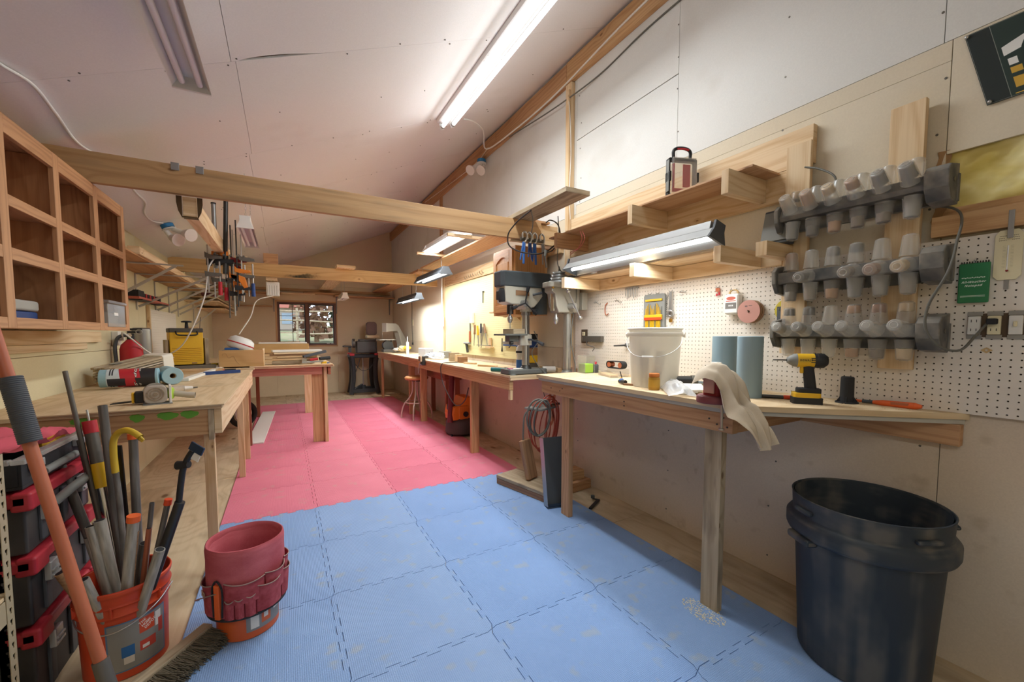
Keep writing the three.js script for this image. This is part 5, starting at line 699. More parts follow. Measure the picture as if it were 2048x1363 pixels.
{ // tools on the yellow pegboard
  const Y = 2.338; const W = (n, l, c, u, v) => wallThing(n, l, c, u, v, Y);
  const sq = W('try_square', 'small square with wooden handle hanging below the white switch box', 'square', 941, 662); part(sq, 'blade', bx(-.02, .02, .0, .12, .006, .009), M.steel); part(sq, 'handle', bx(-.016, .02, -.16, 0, .004, .022, .004), M.copper);
  const bxw = W('switch_box', 'white electrical box on the yellow pegboard', 'switch', 947, 635); part(bxw, 'box', bx(-.035, .035, -.075, .075, .001, .045, .005), M.whitePl); part(bxw, 'toggle', bx(-.006, .006, -.012, .012, .045, .055, .002), M.offWhite);
  const b2 = W('switch_box', 'white electrical box on the pine batten at the pegboard edge', 'switch', 889, 643); b2.position.x = 2.318; part(b2, 'box', bx(-.04, .04, -.08, .08, .001, .05, .005), M.whitePl); part(b2, 'conduit', rod([0, .08, .02], [0, .9, .02], .012), M.whitePl);
  [[953, 668, -8, M.walnut, 'file with a brown handle'], [960, 670, 8, M.yellow, 'yellow handled chisel'], [966, 666, 0, M.greyPl, 'dark handled file'], [969, 672, -15, M.steel, 'bright steel spanner'], [975, 666, 20, M.walnut, 'dark wood handled rasp']].forEach(([u, v, a, m, l]) => { const k = W('hand_tool', `${l} in the wire rack on the yellow pegboard`, 'hand tool', u, v); k.rotation.set(0, -Math.PI / 2, 0); k.rotation.order = 'YXZ'; k.rotation.z = R(a); part(k, 'handle', rod([0, .0, .03], [0, .13, .03], .016, .013), m); part(k, 'blade', rod([0, 0, .03], [0, -.16, .03], .008, .005), M.steel); });
  const wr = W('tool_rack', 'wire tool rack holding files on the yellow pegboard', 'rack', 972, 690); part(wr, 'rail', [bx(-.2, .2, -.004, .004, .02, .04), bx(-.2, .2, -.004, .004, .045, .05)], M.iron); part(wr, 'wood_holder', [bx(.13, .2, -.02, .1, .01, .03), bx(.1, .26, -.03, -.01, .01, .06)], M.pineB); 
  const gg = W('glue_gun', 'grey nozzle gun hanging on the yellow pegboard', 'gun', 938, 690); part(gg, 'barrel', rod([-.1, .03, .03], [.09, .03, .03], .018, .016), M.midGrey); part(gg, 'grip', rod([-.02, .02, .03], [.02, -.1, .03], .02, .017), M.darkSteel);
  const cp = W('caliper', 'steel spanner and blue level on a strip behind the drill press', 'level', 1018, 688); part(cp, 'level_body', bx(-.1, .25, .0, .035, .006, .03), M.steel); part(cp, 'blue_edge', bx(-.1, .25, -.02, -.002, .006, .03), M.navy); part(cp, 'spanner', prism([[-.14, .07], [-.125, .07], [-.128, -.03], [-.115, -.09], [-.125, -.095], [-.135, -.07], [-.148, -.095], [-.156, -.085], [-.14, -.03]], .006).translate(0, 0, .02), M.darkSteel);
  const hk = W('peg_hooks', 'row of bare wire hooks high on the yellow pegboard', 'hooks', 952, 552); for (let i = 0; i < 9; i++) part(hk, 'hook', tube([[-.3 + i * .075, .01 * (i % 3), 0], [-.3 + i * .075, 0, .04], [-.28 + i * .075, .03, .06]], .003, 10, 5), M.iron);
  const kb = W('latch_bracket', 'small black bracket on the yellow pegboard', 'bracket', 967, 592); part(kb, 'bracket', [bx(-.01, .0, -.09, .06, .003, .012), bx(-.01, .03, .055, .065, .003, .02)], M.black);
}
{ // far end of the long bench: band saw and the free standing lathe
  const s = thing('scroll_saw', 'pale grey scroll saw on the far end of the long bench', 'saw', [1.98, MB, -8.72]); const gy = std(0xb3ada0, .5, .2);
  part(s, 'frame', prism([[-.16, .42], [-.16, .60], [.12, .60], [.2, .56], [.52, .16], [.52, .06], [.28, .06], [.28, .16], [.2, .40], [.16, .44]], .11, .012).rotateY(R(35)).translate(-.08, 0, .0), gy); part(s, 'table', prism(rrect(.36, .26, .04), .014, .002).rotateX(-Math.PI / 2).translate(-.12, .25, .02), M.steel); part(s, 'base', [bx(-.2, .1, .0, .06, -.1, .12, .01), rod([-.15, .05, 0], [-.12, .25, 0], .02), rod([.03, .05, .02], [-.02, .25, .02], .02)], M.iron); part(s, 'motor', [cyl(.1, .1, .14, 24).rotateX(Math.PI / 2).translate(-.1, .14, .02)], M.darkSteel); part(s, 'blade', bx(-.205, -.2, .26, .44, .05, .056), M.steel); part(s, 'badge', cyl(.02, .02, .01, 16).rotateX(Math.PI / 2).translate(-.08, .52, .1), M.iron);
  const l = thing('bench_sander', 'black bench sander and grinder bolted on a black plastic stand', 'sander', [1.55, 0, -9.72]);
  const bk = std(0x2f2f31, .7); for (const [x, z] of [[-.26, .22], [.26, .22], [-.24, -.22], [.24, -.22]]) { part(l, 'leg', tube([[x * 1.12, .02, z * 1.05], [x * 1.05, .12, z], [x * .92, .35, z * .95], [x * .92, .7, z * .95], [x * 1.02, .86, z]], .05, 24, 10), bk); part(l, 'red_corner', bx(x - .05, x + .05, .88, .93, z - .05, z + .05, .012), M.red); }
  part(l, 'tray', bx(-.3, .3, .83, .9, -.26, .26, .02), bk); part(l, 'lower_brace', [bar([-.28, .1, .24], [.28, .1, .24], .08, .05), bar([-.28, .1, -.2], [.28, .1, -.2], .08, .05), bar([-.27, .09, .22], [-.02, .2, .0], .06, .05)], bk); part(l, 'post', rod([.0, .1, .0], [0, .84, .0], .016), M.steel); part(l, 'post_foot', cyl(.05, .06, .12, 14).translate(0, .14, 0), bk);
  part(l, 'machine_body', [bx(-.14, .3, .93, 1.2, -.12, .12, .02), bx(-.08, .28, 1.2, 1.24, -.1, .1, .01)], std(0x53504c, .5, .3)); part(l, 'grinding_wheel', cyl(.1, .1, .05, 24).rotateZ(Math.PI / 2).translate(-.19, 1.15, 0), M.iron); part(l, 'tool_rest', [bx(-.42, -.24, 1.07, 1.1, -.05, .1, .01), bx(-.3, -.24, .95, 1.1, -.02, .03)], M.darkSteel); const bl = part(l, 'belt_housing', prism(rrect(.22, .3, .06), .12, .01).translate(.2, 1.48, -.06), std(0x6b5046, .6)); part(l, 'belt_table', bx(.08, .36, 1.27, 1.33, -.1, .14, .01), M.cream); part(l, 'power_lead', tube([[-.05, .92, .12], [-.12, .7, .2], [-.2, .5, .24], [-.24, .3, .3]], .008, 30, 6), M.cordK); part(l, 'power_lead', tube([[.28, 1.3, .12], [.26, 1.1, .14], [.28, .9, .2], [.1, .6, .28], [-.05, .55, .26], [-.2, .7, .2]], .007, 40, 6), M.cordK);
  const so = wallThing('wall_outlet', 'ivory outlet plate on the window wall', 'outlet', 725, 667, 1); so.position.set(1.72, 1.38, ZB); so.rotation.y = 0; part(so, 'plate', bx(-.035, .035, -.06, .06, .0005, .007, .002), M.cream); part(so, 'receptacle', [bx(-.017, .017, .008, .036, .007, .01), bx(-.017, .017, -.036, -.008, .007, .01)], M.offWhite);
}
{ // under the long bench
  const v = thing('shop_vacuum', 'orange and dark grey shop vacuum under the long bench', 'vacuum', [2.06, .0025, -5.1]); const dk = std(0x4b4240, .6);
  part(v, 'tank', lathe([[0, .02], [.19, .02], [.21, .05], [.2, .18], [.17, .24], [0, .24]], 32), dk); part(v, 'caster', [[.17, .1], [-.17, .1], [.1, -.17], [-.1, -.17]].map(([x, z]) => cyl(.02, .02, .02, 12).rotateZ(1.57).translate(x, .02, z)), M.black); part(v, 'head', [prism([[-.17, .22], [.19, .22], [.2, .3], [.16, .44], [.1, .52], [-.02, .52], [-.06, .42], [-.16, .4], [-.18, .3]], .26, .02).translate(0, 0, -.13)], M.orangeV = std(0xdf7d1f, .5)); part(v, 'motor_cover', prism(rrect(.14, .18, .03), .05, .01).translate(-.02, .32, .11), std(0xd5761e, .5)); part(v, 'dark_port', [cyl(.035, .035, .03, 18).rotateX(Math.PI / 2).translate(0, .3, .17), bx(-.19, -.1, .34, .42, -.05, .1, .02)], M.black);
  const hs = thing('vacuum_hose', 'dark red vacuum wand leaning from the vacuum to the bench', 'hose'); part(hs, 'wand', rod([1.86, .2, -4.98], [1.94, .86, -5.1], .038, .034), std(0x6e1f2a, .5)); part(hs, 'collar', rod([1.93, .8, -5.09], [1.942, .875, -5.1], .046, .046), M.black);
  // stool
  const st = thing('stool', 'round wooden stool with bent metal legs under the long bench', 'stool', [1.83, .0115, -6.4]); part(st, 'seat', lathe([[0, .62], [.17, .62], [.185, .635], [.185, .655], [.16, .675], [0, .668]], 36), mapM(wood(0xc98a54, 0x9c6236, 171, { rings: 6, knots: 0 }), .4)); const mt_ = std(0xc9b6a8, .35, .5);
  for (let i = 0; i < 4; i++) { const a = i * 1.571 + .5, c = Math.cos(a), s = Math.sin(a); part(st, 'leg', tube([[c * .06, .62, s * .06], [c * .07, .42, s * .07], [c * .12, .32, s * .12], [c * .2, .22, s * .2], [c * .24, .1, s * .24], [c * .25, .0, s * .25]], .013, 30, 10), mt_); } part(st, 'ring', new THREE.TorusGeometry(.17, .009, 8, 36).rotateX(Math.PI / 2).translate(0, .26, 0), mt_); part(st, 'hub', cyl(.07, .07, .02, 20).translate(0, .6, 0), M.iron);
  // lumber pile and metal trough
  const L = (l, x, y, z, w, h, d, a, m = M.walnut) => solo('lumber_block', l, 'lumber', box(w, h, d, .004), m, [x, y, z], R(a));
  L('dusty thick plank lying on a dark plank at the foot of the lumber pile', 1.83, .0785, -2.93, .26, .03, .62, 14, M.greyWood); L('dark laminated plank under the dusty plank of the lumber pile', 1.83, .0375, -2.93, .255, .05, .62, 14, M.walnut);
  L('fir block lying crosswise behind the bench leg, lower of two', 2.14, .0405, -2.78, .36, .08, .14, 6, M.firB); L('fir block lying crosswise behind the bench leg, upper of two', 2.13, .121, -2.83, .30, .08, .13, 0, M.fir);
  const b = solo('lumber_block', 'oak offcut board leaning upright on the lumber pile', 'lumber', box(.13, .34, .045, .012).rotateX(R(-14)), M.walnut, [1.83, .265, -2.98], R(22));
  const tr = thing('metal_trough', 'dark folded sheet metal trough leaning on the lumber pile', 'trough', [1.83, .014, -2.57]); tr.rotation.set(R(-12), R(-12), 0, 'YXZ'); const dkm = std(0x5d6266, .5, .3); part(tr, 'back_sheet', bx(-.09, .11, 0, .52, -.004, 0), dkm); part(tr, 'side_flange', [bx(-.094, -.09, 0, .52, -.004, .075)], std(0x9aa0a4, .4, .7)); part(tr, 'side_flange', bx(.11, .114, 0, .48, -.004, .05), dkm); part(tr, 'bottom_lip', bx(-.09, .11, 0, .004, 0, .07), M.navyMetal = std(0x2d3f58, .4, .5));
  // cord reel box with coiled cords
  const cr = thing('cord_hanger', 'flat metal plate bracket holding coiled cords under the bench corner', 'bracket', [2.0, .70, -3.06]); cr.rotation.y = R(20); part(cr, 'plate', bx(-.16, .1, -.008, .008, -.05, .13, .003), M.midGrey); part(cr, 'support_arm', bar([.08, -.012, 0], [.3, -.012, 0], .02, .03), M.darkSteel);
  for (let k = 0; k < 7; k++) { const a = k * .5, x0 = 1.97 + k * .022, z0 = -3.02 + (k % 3) * .02; const P = []; for (let i = 0; i < 16; i++) { const q = i / 16 * 6.283; P.push(V(x0 + .085 * Math.sin(q) * (1 + .3 * Math.sin(a)), .54 + (.21 + .02 * (k % 4)) * Math.cos(q), z0 + .05 * Math.sin(q + a))); } part(k === 0 ? (globalThis.__coil = thing('extension_cord', 'orange extension cord coiled over the bracket under the bench corner', 'cord')) : globalThis.__coil, 'coil', tube(P, .0055, 60, 6, true), M.cordO); }
  const gc = thing('extension_cord', 'grey cord coiled on top of the orange one, plug dangling', 'cord'); for (let k = 0; k < 3; k++) { const P = []; for (let i = 0; i < 14; i++) { const q = i / 14 * 6.283; P.push(V(1.9 + .09 * Math.sin(q) + k * .012, .63 + .16 * Math.cos(q), -2.93 + .04 * Math.sin(q + k) + .012 * k)); } part(gc, 'coil', tube(P, .008, 50, 6, true), M.cordG); } part(gc, 'lead', tube([[1.87, .7, -3.0], [1.81, .66, -3.0], [1.79, .5, -3.0], [1.79, .4, -3.0]], .007, 20, 6), M.cordG); part(gc, 'plug', rod([1.79, .4, -3.0], [1.79, .33, -3.0], .016, .013), M.black);
  const hk = thing('hex_tool', 'black flat bar tool lying on the floor behind the bench leg', 'tool', [2.1, .008, -2.42], R(30)); part(hk, 'bar', bx(-.1, .1, 0, .012, -.012, .012), M.black); part(hk, 'knob', cyl(.016, .016, .02, 14).translate(.1, .02, -.05), M.greyPl); part(hk, 'link', bx(.085, .1, .004, .012, -.05, .0), M.black);
}
{ // trash bin
  const t = thing('trash_bin', 'large dusty dark blue trash bin against the right wall under the bench end', 'bin', [2.045, .0115, -.705]); t.scale.set(1, .9, 1); 
  const m = mapM(tex(512, 512, (u, v) => { const a = fbm(u, v, 5, 3, 4, 501), st = fbm(u, v, 24, 2, 3, 502), b = fbm(u, v, 9, 9, 4, 503); let c = lerp3(hex(0x232c35), hex(0x323a42), a); c = lerp3(c, hex(0x6f675c), clamp((st * .6 + b * .6 - .54) * 4) * .75); return c; }), .6);
  part(t, 'body', lathe([[0, 0], [.20, 0], [.21, .012], [.235, .56], [.238, .58]], 56), m); part(t, 'rim_roll', lathe([[.236, .57], [.262, .575], [.268, .59], [.268, .635], [.255, .655], [.246, .665], [.25, .74], [.252, .745], [.246, .746], [.24, .665], [.232, .58]], 56), m); part(t, 'inside', lathe([[0, .012], [.196, .014], [.23, .575], [.24, .74]], 48), m);
  for (const a of [125, 330, 60]) part(t, 'lid_lug', box(.09, .02, .022, .009).translate(0, .69, .254).rotateY(R(a - 90)), m); for (const a of [60, 240]) part(t, 'handle', box(.12, .035, .05, .012).translate(0, .565, .255).rotateY(R(a)), m);
}
{ // sawdust at the foot of the near bench leg, outlet on the far tan wall
  const g = []; for (let i = 0; i < 420; i++) { const a = rnd() * 6.28, r = .11 * Math.sqrt(rnd()); g.push(new THREE.TetrahedronGeometry(rr(.0015, .004)).scale(1.4, .5, 1).rotateY(rnd() * 6).translate(1.73 + Math.cos(a) * r * .6, .0133, -1.2 + Math.sin(a) * r)); } const o = solo('sawdust', 'yellowish sawdust heap around the foot of the near bench leg', 'sawdust', g, M.cream); o.userData.kind = 'stuff';
  const w = wallThing('wall_outlet', 'ivory outlet with a dangling black plug on the tan wall beyond the yellow pegboard', 'outlet', 826, 645, XR); part(w, 'plate', bx(-.04, .04, -.065, .065, .0005, .008, .002), M.cream); part(w, 'cord', tube([[-.02, 1.0, .012], [-.02, .3, .012], [-.03, -.1, .014], [.0, -.3, .014], [.01, -.42, .014]], .006, 40, 6), M.cordK); part(w, 'plug', bx(-.005, .03, -.46, -.41, .004, .03, .004), M.black);
  const st = M.stain ??= std(0xa5714e, .9), wr = scene.getObjectByName('wall_right'); for (const [y0, y1, z] of [[.83, .5, -3.35], [.78, .62, -3.43], [.6, .42, -3.38]]) { const P = [], Q = []; for (let i = 0; i <= 10; i++) { const t = i / 10, y = y0 + (y1 - y0) * t, w0 = .008 + .02 * hash(i, 3, y0 * 99 | 0) * Math.sin(Math.PI * t), c = .02 * Math.sin(t * 5 + y0 * 9); P.push([c - w0, y]); Q.unshift([c + w0, y]); } part(wr, 'glue_stain', toRightWall(prism([...P, ...Q], .0008)).translate(XR - .0004, 0, z), st); }
}
// ================= LEFT WALL: CABINET, SHELVES =================
{
  const t = thing('open_cabinet', 'open oak face-frame cabinet with nine visible cubbies hung on the left wall', 'cabinet'); const X0 = XL + .004, X1 = -.94, F = -.92, y0 = 1.373, y1 = 2.2, ZA = -3.72, ZC = -.98;
  plank(t, 'back_panel', X0, X0 + .008, y0 + .02, y1, ZA, ZC, M.oakIn); plank(t, 'bottom_panel', X0, X1, y0 + .005, y0 + .022, ZA + .016, ZC, M.oakIn); plank(t, 'top_panel', X0, X1, y1 - .018, y1, ZA + .016, ZC, M.oakIn); plank(t, 'end_panel', X0, X1, y0 + .005, y1, ZA, ZA + .015, M.oak); plank(t, 'end_panel', X0, X1, y0 + .005, y1, ZC, ZC + .015, M.oak);
  const st = [[-3.72, -3.665], [-3.275, -3.215], [-2.81, -2.755], [-2.368, -2.31], [-1.92, -1.865], [-1.47, -1.415], [-1.02, -.965]];
  for (const [a, b] of st) plank(t, 'stile', X1 + .0005, F, y0, y1, a, b, M.oak);
  for (const [a, b] of [[y0, 1.416], [1.642, 1.69], [1.851, 1.895], [2.128, y1]]) for (let i = 0; i < st.length - 1; i++) plank(t, 'rail', X1 + .0005, F - .0005, a, b, st[i][1] + .0005, st[i + 1][0] - .0005, M.oak);
  for (const y of [1.665, 1.87]) plank(t, 'shelf_panel', X0 + .01, X1, y, y + .012, ZA + .016, ZC, M.oakIn); for (const [a, b] of st.slice(1, 6)) plank(t, 'divider', X0 + .01, X1, y0 + .023, y1 - .02, (a + b) / 2 - .006, (a + b) / 2 + .006, M.oakIn);
  for (const [z, y] of [[-3.24, 1.99], [-2.8, 1.99]]) part(t, 'corner_gusset', prism([[0, 0], [.09, 0], [.09, .03], [.03, .1], [0, .1]], .012).rotateY(Math.PI / 2).translate(X1 - .03, y + .03, z - .03), M.oakIn);
  const rail = thing('wall_cleat', 'knotty pine cleat under the open oak cabinet', 'board'); plank(rail, 'board', XL + .001, XL + .025, 1.29, 1.37, -4.35, -1.0, M.pineC); plank(rail, 'board', XL + .001, XL + .018, 1.245, 1.288, -4.1, -1.0, M.pine);
  const b = 1.3955; const c1 = thing('plastic_case', 'blue case with a grey lid in the lowest cabinet cubby', 'case', [-1.1, b, -2.57]); part(c1, 'body', bx(-.1, .11, 0, .055, -.155, .13, .008), M.navy); part(c1, 'lid', bx(-.105, .115, .056, .105, -.16, .135, .012), std(0xa8a49a, .6));
  const c2 = thing('tape_tub', 'pale blue and white tub beside the cabinet stile', 'tub', [-1.0, b, -2.88]); part(c2, 'tub', lathe([[0, 0], [.038, 0], [.04, .05], [.036, .055], [0, .055]], 24), std(0x9fb3dd, .4)); part(c2, 'lid', lathe([[.04, .055], [.04, .075], [0, .08]], 24), M.whitePl);
  const c3 = thing('plastic_case', 'black tool case with a grey lid in the middle lowest cubby', 'case', [-1.12, b, -3.05]); part(c3, 'body', bx(-.1, .08, 0, .1, -.12, .1, .006), M.walnut); part(c3, 'lid', bx(-.105, .085, .101, .13, -.125, .105, .008), std(0x5e5850, .6)); part(c3, 'label', bx(.0805, .082, .02, .07, -.02, .06, 0), M.card);
  const c4 = thing('clear_box', 'clear plastic storage box with a lid sticking out of the far cubby', 'box', [-1.0, b, -3.47]); const cw = .15; part(c4, 'box', [bx(-.13, .085, 0, .003, -cw, cw), bx(.08, .085, 0, .14, -cw, cw), bx(-.13, -.126, 0, .14, -cw, cw), bx(-.13, .085, 0, .14, -cw, -cw + .004), bx(-.13, .085, 0, .14, cw - .004, cw)], M.clear); part(c4, 'lid', bx(-.136, .095, .141, .16, -cw - .008, cw + .008, .004), M.clear); part(c4, 'label', bx(.0852, .0858, .07, .088, -.02, .05, 0), M.whitePl); part(c4, 'contents', bx(-.11, .06, .004, .09, -.12, .12, .01), std(0x8f8a82, .8));
}
{ // long lumber shelf on steel arms
  const Y = 1.955, t = thing('lumber_shelf', 'long shelf of boards on steel brackets along the left wall', 'shelf'); plank(t, 'shelf_board', XL + .002, -.97, Y, Y + .015, -7.3, -3.75, mapM(wood(0xb98a5c, 0x94683f, 181, { rings: 4, sy: .5 }), .7));
  [[-5.36, -.735], [-6.05, -.74], [-6.68, -.75], [-7.18, -.76]].forEach(([z, tip], i) => { const b = part(t, 'bracket_arm', bx(XL + .012, tip, Y - .014, Y - .001, z - .008, z + .008), M.bracketW ??= std(0xbdb7ac, .5, .2)); part(b, 'brace', bar([XL + .02, Y - .33, z], [tip + .05, Y - .01, z], .022, .012), M.bracketW); part(t, 'wall_standard', bx(XL + .001, XL + .012, Y - .36, Y - .005, z - .013, z + .013), M.bracketW); });
  { const z = -4.55; const b = part(t, 'bracket_arm', bx(XL + .012, -.75, Y - .014, Y - .001, z - .008, z + .008), M.bracketW); part(b, 'brace', bar([XL + .02, Y - .33, z], [-.8, Y - .01, z], .022, .012), M.bracketW); }
  [['long pine board at the front edge of the lumber shelf', -1.03, -.955, .016, .075, -7.3, -4.2, M.pineC], ['flat pine board lying in the middle of the lumber shelf', -1.16, -1.045, .016, .05, -7.1, -3.9, M.pine], ['thin fir strip on the lumber shelf against the wall', -1.255, -1.17, .016, .09, -6.8, -3.8, M.fir], ['narrow pine strip topping the lumber shelf pile', -1.14, -1.06, .051, .085, -6.4, -4.0, M.pineB]].forEach(([l, a, b, c, d, e, f, m]) => { const q = thing('shelf_lumber', l, 'board'); plank(q, 'board', a, b, Y + c - .0005, Y + d, e, f, m); });
  const h = thing('hole_saw_rack', 'red and black bit rack hung under the lumber shelf', 'rack', [XL + .004, 1.70, -5.55]); part(h, 'panel', bx(0, .12, -.02, .0, -.62, .6, .004), M.copper2 = std(0xb8604e, .6)); for (let i = 0; i < 7; i++) part(h, 'socket', bx(.03, .1, .0, .045, -.1 + i * .07, -.06 + i * .07, .004), i % 2 ? M.red : M.black); part(h, 'black_block', bx(.005, .115, .001, .05, -.18, -.12), M.blackSoft); part(h, 'black_block', bx(.005, .11, .0005, .06, .4, .58), M.blackSoft); part(h, 'tray_slot', [bx(.02, .118, -.028, -.021, .2, .5), bx(.02, .118, -.028, -.021, -.5, -.2)], M.black);
  const pb = thing('pegboard', 'small white pegboard on the left wall behind the yellow case', 'pegboard', [XL + .02, 1.0, -5.72]); part(pb, 'perforated_sheet', pegGeo(1.2, .62).rotateY(Math.PI / 2), M.peg); part(pb, 'frame_strip', bx(-.018, .012, -.01, .66, .002, .04), M.pineB); part(pb, 'shade_backer', bx(-.016, -.004, 0, .62, -1.19, -.005, 0), M.darkBacking);  // shade in the holes comes from a dark sheet added behind
  const du = thing('metal_canister', 'shiny grey metal canister beside the yellow case', 'canister', [-1.18, LY + .001, -5.1]); part(du, 'body', lathe([[0, 0], [.07, 0], [.07, .42], [.06, .44], [0, .44]], 28), M.galv);
}
{ // fire extinguisher, outlet, flood lights
  const e = thing('fire_extinguisher', 'red fire extinguisher with black valve standing on the near left workbench', 'extinguisher', [-1.14, LY + .0005, -4.62]); part(e, 'cylinder', lathe([[0, 0], [.07, 0], [.075, .01], [.075, .25], [.065, .29], [.03, .33], [.022, .34], [0, .34]], 32), M.red); part(e, 'label', lathe([[.0756, .06], [.0756, .13]], 32), M.paper); const v = part(e, 'valve', [cyl(.022, .026, .05, 16).translate(0, .36, 0), bx(-.02, .06, .39, .405, -.012, .012), bx(-.02, .075, .415, .43, -.012, .012)], M.blackSoft); part(v, 'pin_ring', new THREE.TorusGeometry(.02, .003, 6, 20).translate(.06, .4, .02), M.steel); part(v, 'gauge', cyl(.016, .016, .01, 16).rotateX(1.57).translate(.0, .37, .028), M.chrome); part(e, 'hose', tube([[-.02, .37, 0], [-.07, .36, .01], [-.095, .3, .02], [-.092, .15, .03], [-.09, .02, .03]], .013, 30, 8), M.greyPl);
  const o = thing('wall_outlet', 'white outlet box with a plug on the left wall below the cabinet', 'outlet', [XL, 1.315, -4.68]); part(o, 'box', bx(.0005, .045, -.06, .06, -.04, .04, .004), M.offWhite); part(o, 'plug', bx(.0455, .075, -.02, .02, -.015, .02, .004), M.whitePl);
  const flood = (l, p, s, dir) => { const f = thing('floodlight', l, 'floodlight', p); part(f, 'box_base', cyl(.055, .055, .035, 18), std(0x2f7fb8, .5), [0, 0, 0]); part(f, 'cover', lathe([[0, .0], [.06, 0], [.062, .012], [.05, .02], [0, .02]], 20).translate(0, -.04, 0), M.whitePl); for (const k of [-1, 1]) { const a = V(.03 * k, -.04, 0), b = V(.06 * k + dir.x * .09, -.09 + dir.y, dir.z * .09 + .03 * k), c = b.clone().add(V(dir.x * .1, -.05, dir.z * .11)); const n = part(f, 'lamp_holder', rod(a, b, .022, .028), M.whitePl); part(n, 'bulb', rod(b, c, .032, .062), std(0xeae0da, .35)); } f.rotation.z = Math.atan(CS) * s; return f; };
  flood('unlit twin floodlight with a blue box on the ceiling above the lumber shelf', onCeil(335, 452, .022), 1, V(.5, -.03, .6)); flood('unlit twin floodlight with a blue box at the ridge board', [2.29, 3.58, -4.9], 0, V(-.6, -.02, .3)); flood('unlit white floodlight bulb at the ridge board beyond the near beam', [2.27, 3.585, -7.7], 0, V(-.6, -.02, .3)); flood('unlit white floodlight hanging behind the bar clamps', onCeil(418, 535, .03), 1, V(.5, -.06, .5));
  const fg = thing('loose_insulation', 'yellow tuft of insulation poking out above the lumber shelf', 'insulation', [XL + .03, 2.2, -6.95]); part(fg, 'tuft', dent(sph(.1, 20).scale(.4, 1.1, .8), .08, 60, 44), M.insul);
  // white cables
  const cab = (l, pts, r = .006, m = M.cordW) => solo('electric_cable', l, 'cable', tube(pts, r, pts.length * 14, 6), m);
  cab('white cable stapled across the ceiling above the oak cabinet', [onCeil(-20, 112, .012), onCeil(0, 128, .012), onCeil(60, 165, .012), onCeil(110, 225, .012), onCeil(155, 285, .012), onCeil(197, 312, .012), onCeil(240, 345, .012), onCeil(272, 385, .012), onCeil(291, 405, .012), onCeil(289, 425, .012), onCeil(305, 442, .012), onCeil(325, 446, .014)], .0075);
  cab('white cable looping from the lit strip light to the ridge board', [onCeil(928, 238, .07), onCeil(940, 240, .09), onCeil(965, 258, .12), V(2.22, 3.6, -4.6), V(2.3, 3.61, -4.0), V(2.315, 3.62, -3.3), V(2.315, 3.7, -2.4), V(2.315, 3.72, -1.8), V(2.315, 3.72, -1.2)], .008); cab('grey cable running under the ridge board past the post', [V(2.315, 3.60, -4.2), V(2.3, 3.48, -3.2), V(2.35, 3.5, -2.7), V(2.352, 3.55, -2.2), V(2.352, 3.55, -1.4)], .006, M.cordG); cab('thin white cable hanging down beside the tall wall post', [V(2.31, 3.5, -3.09), V(2.3, 3.4, -3.055), V(2.315, 3.0, -3.045), V(2.3, 2.6, -3.046), V(2.315, 2.4, -3.046)], .004); cab('thin white cable from the twin floodlight along the ridge board', [V(2.315, 3.7, -4.75), V(2.31, 3.64, -5.0), V(2.315, 3.68, -6.2), V(2.315, 3.75, -7.4)], .004);
  cab('white cord sagging from the clamps to the near left bench', [V(-.5, 2.07, -4.55), V(-.56, 1.95, -4.5), on(410, 590, 'z', -4.5), on(380, 665, 'z', -4.5), on(358, 696, 'z', -4.6), V(-.98, 1.15, -4.75), V(-1.03, 1.19, -4.65), V(-1.14, 1.36, -4.45), V(-1.2, 1.315, -4.66)], .006); cab('white cord from the hanging fluorescent to the white clamp lamp', [V(-.12, 1.91, -6.94), on(515, 600, 'z', -6.7), on(500, 635, 'z', -6.3), on(478, 668, 'z', -6.2)], .007);
}
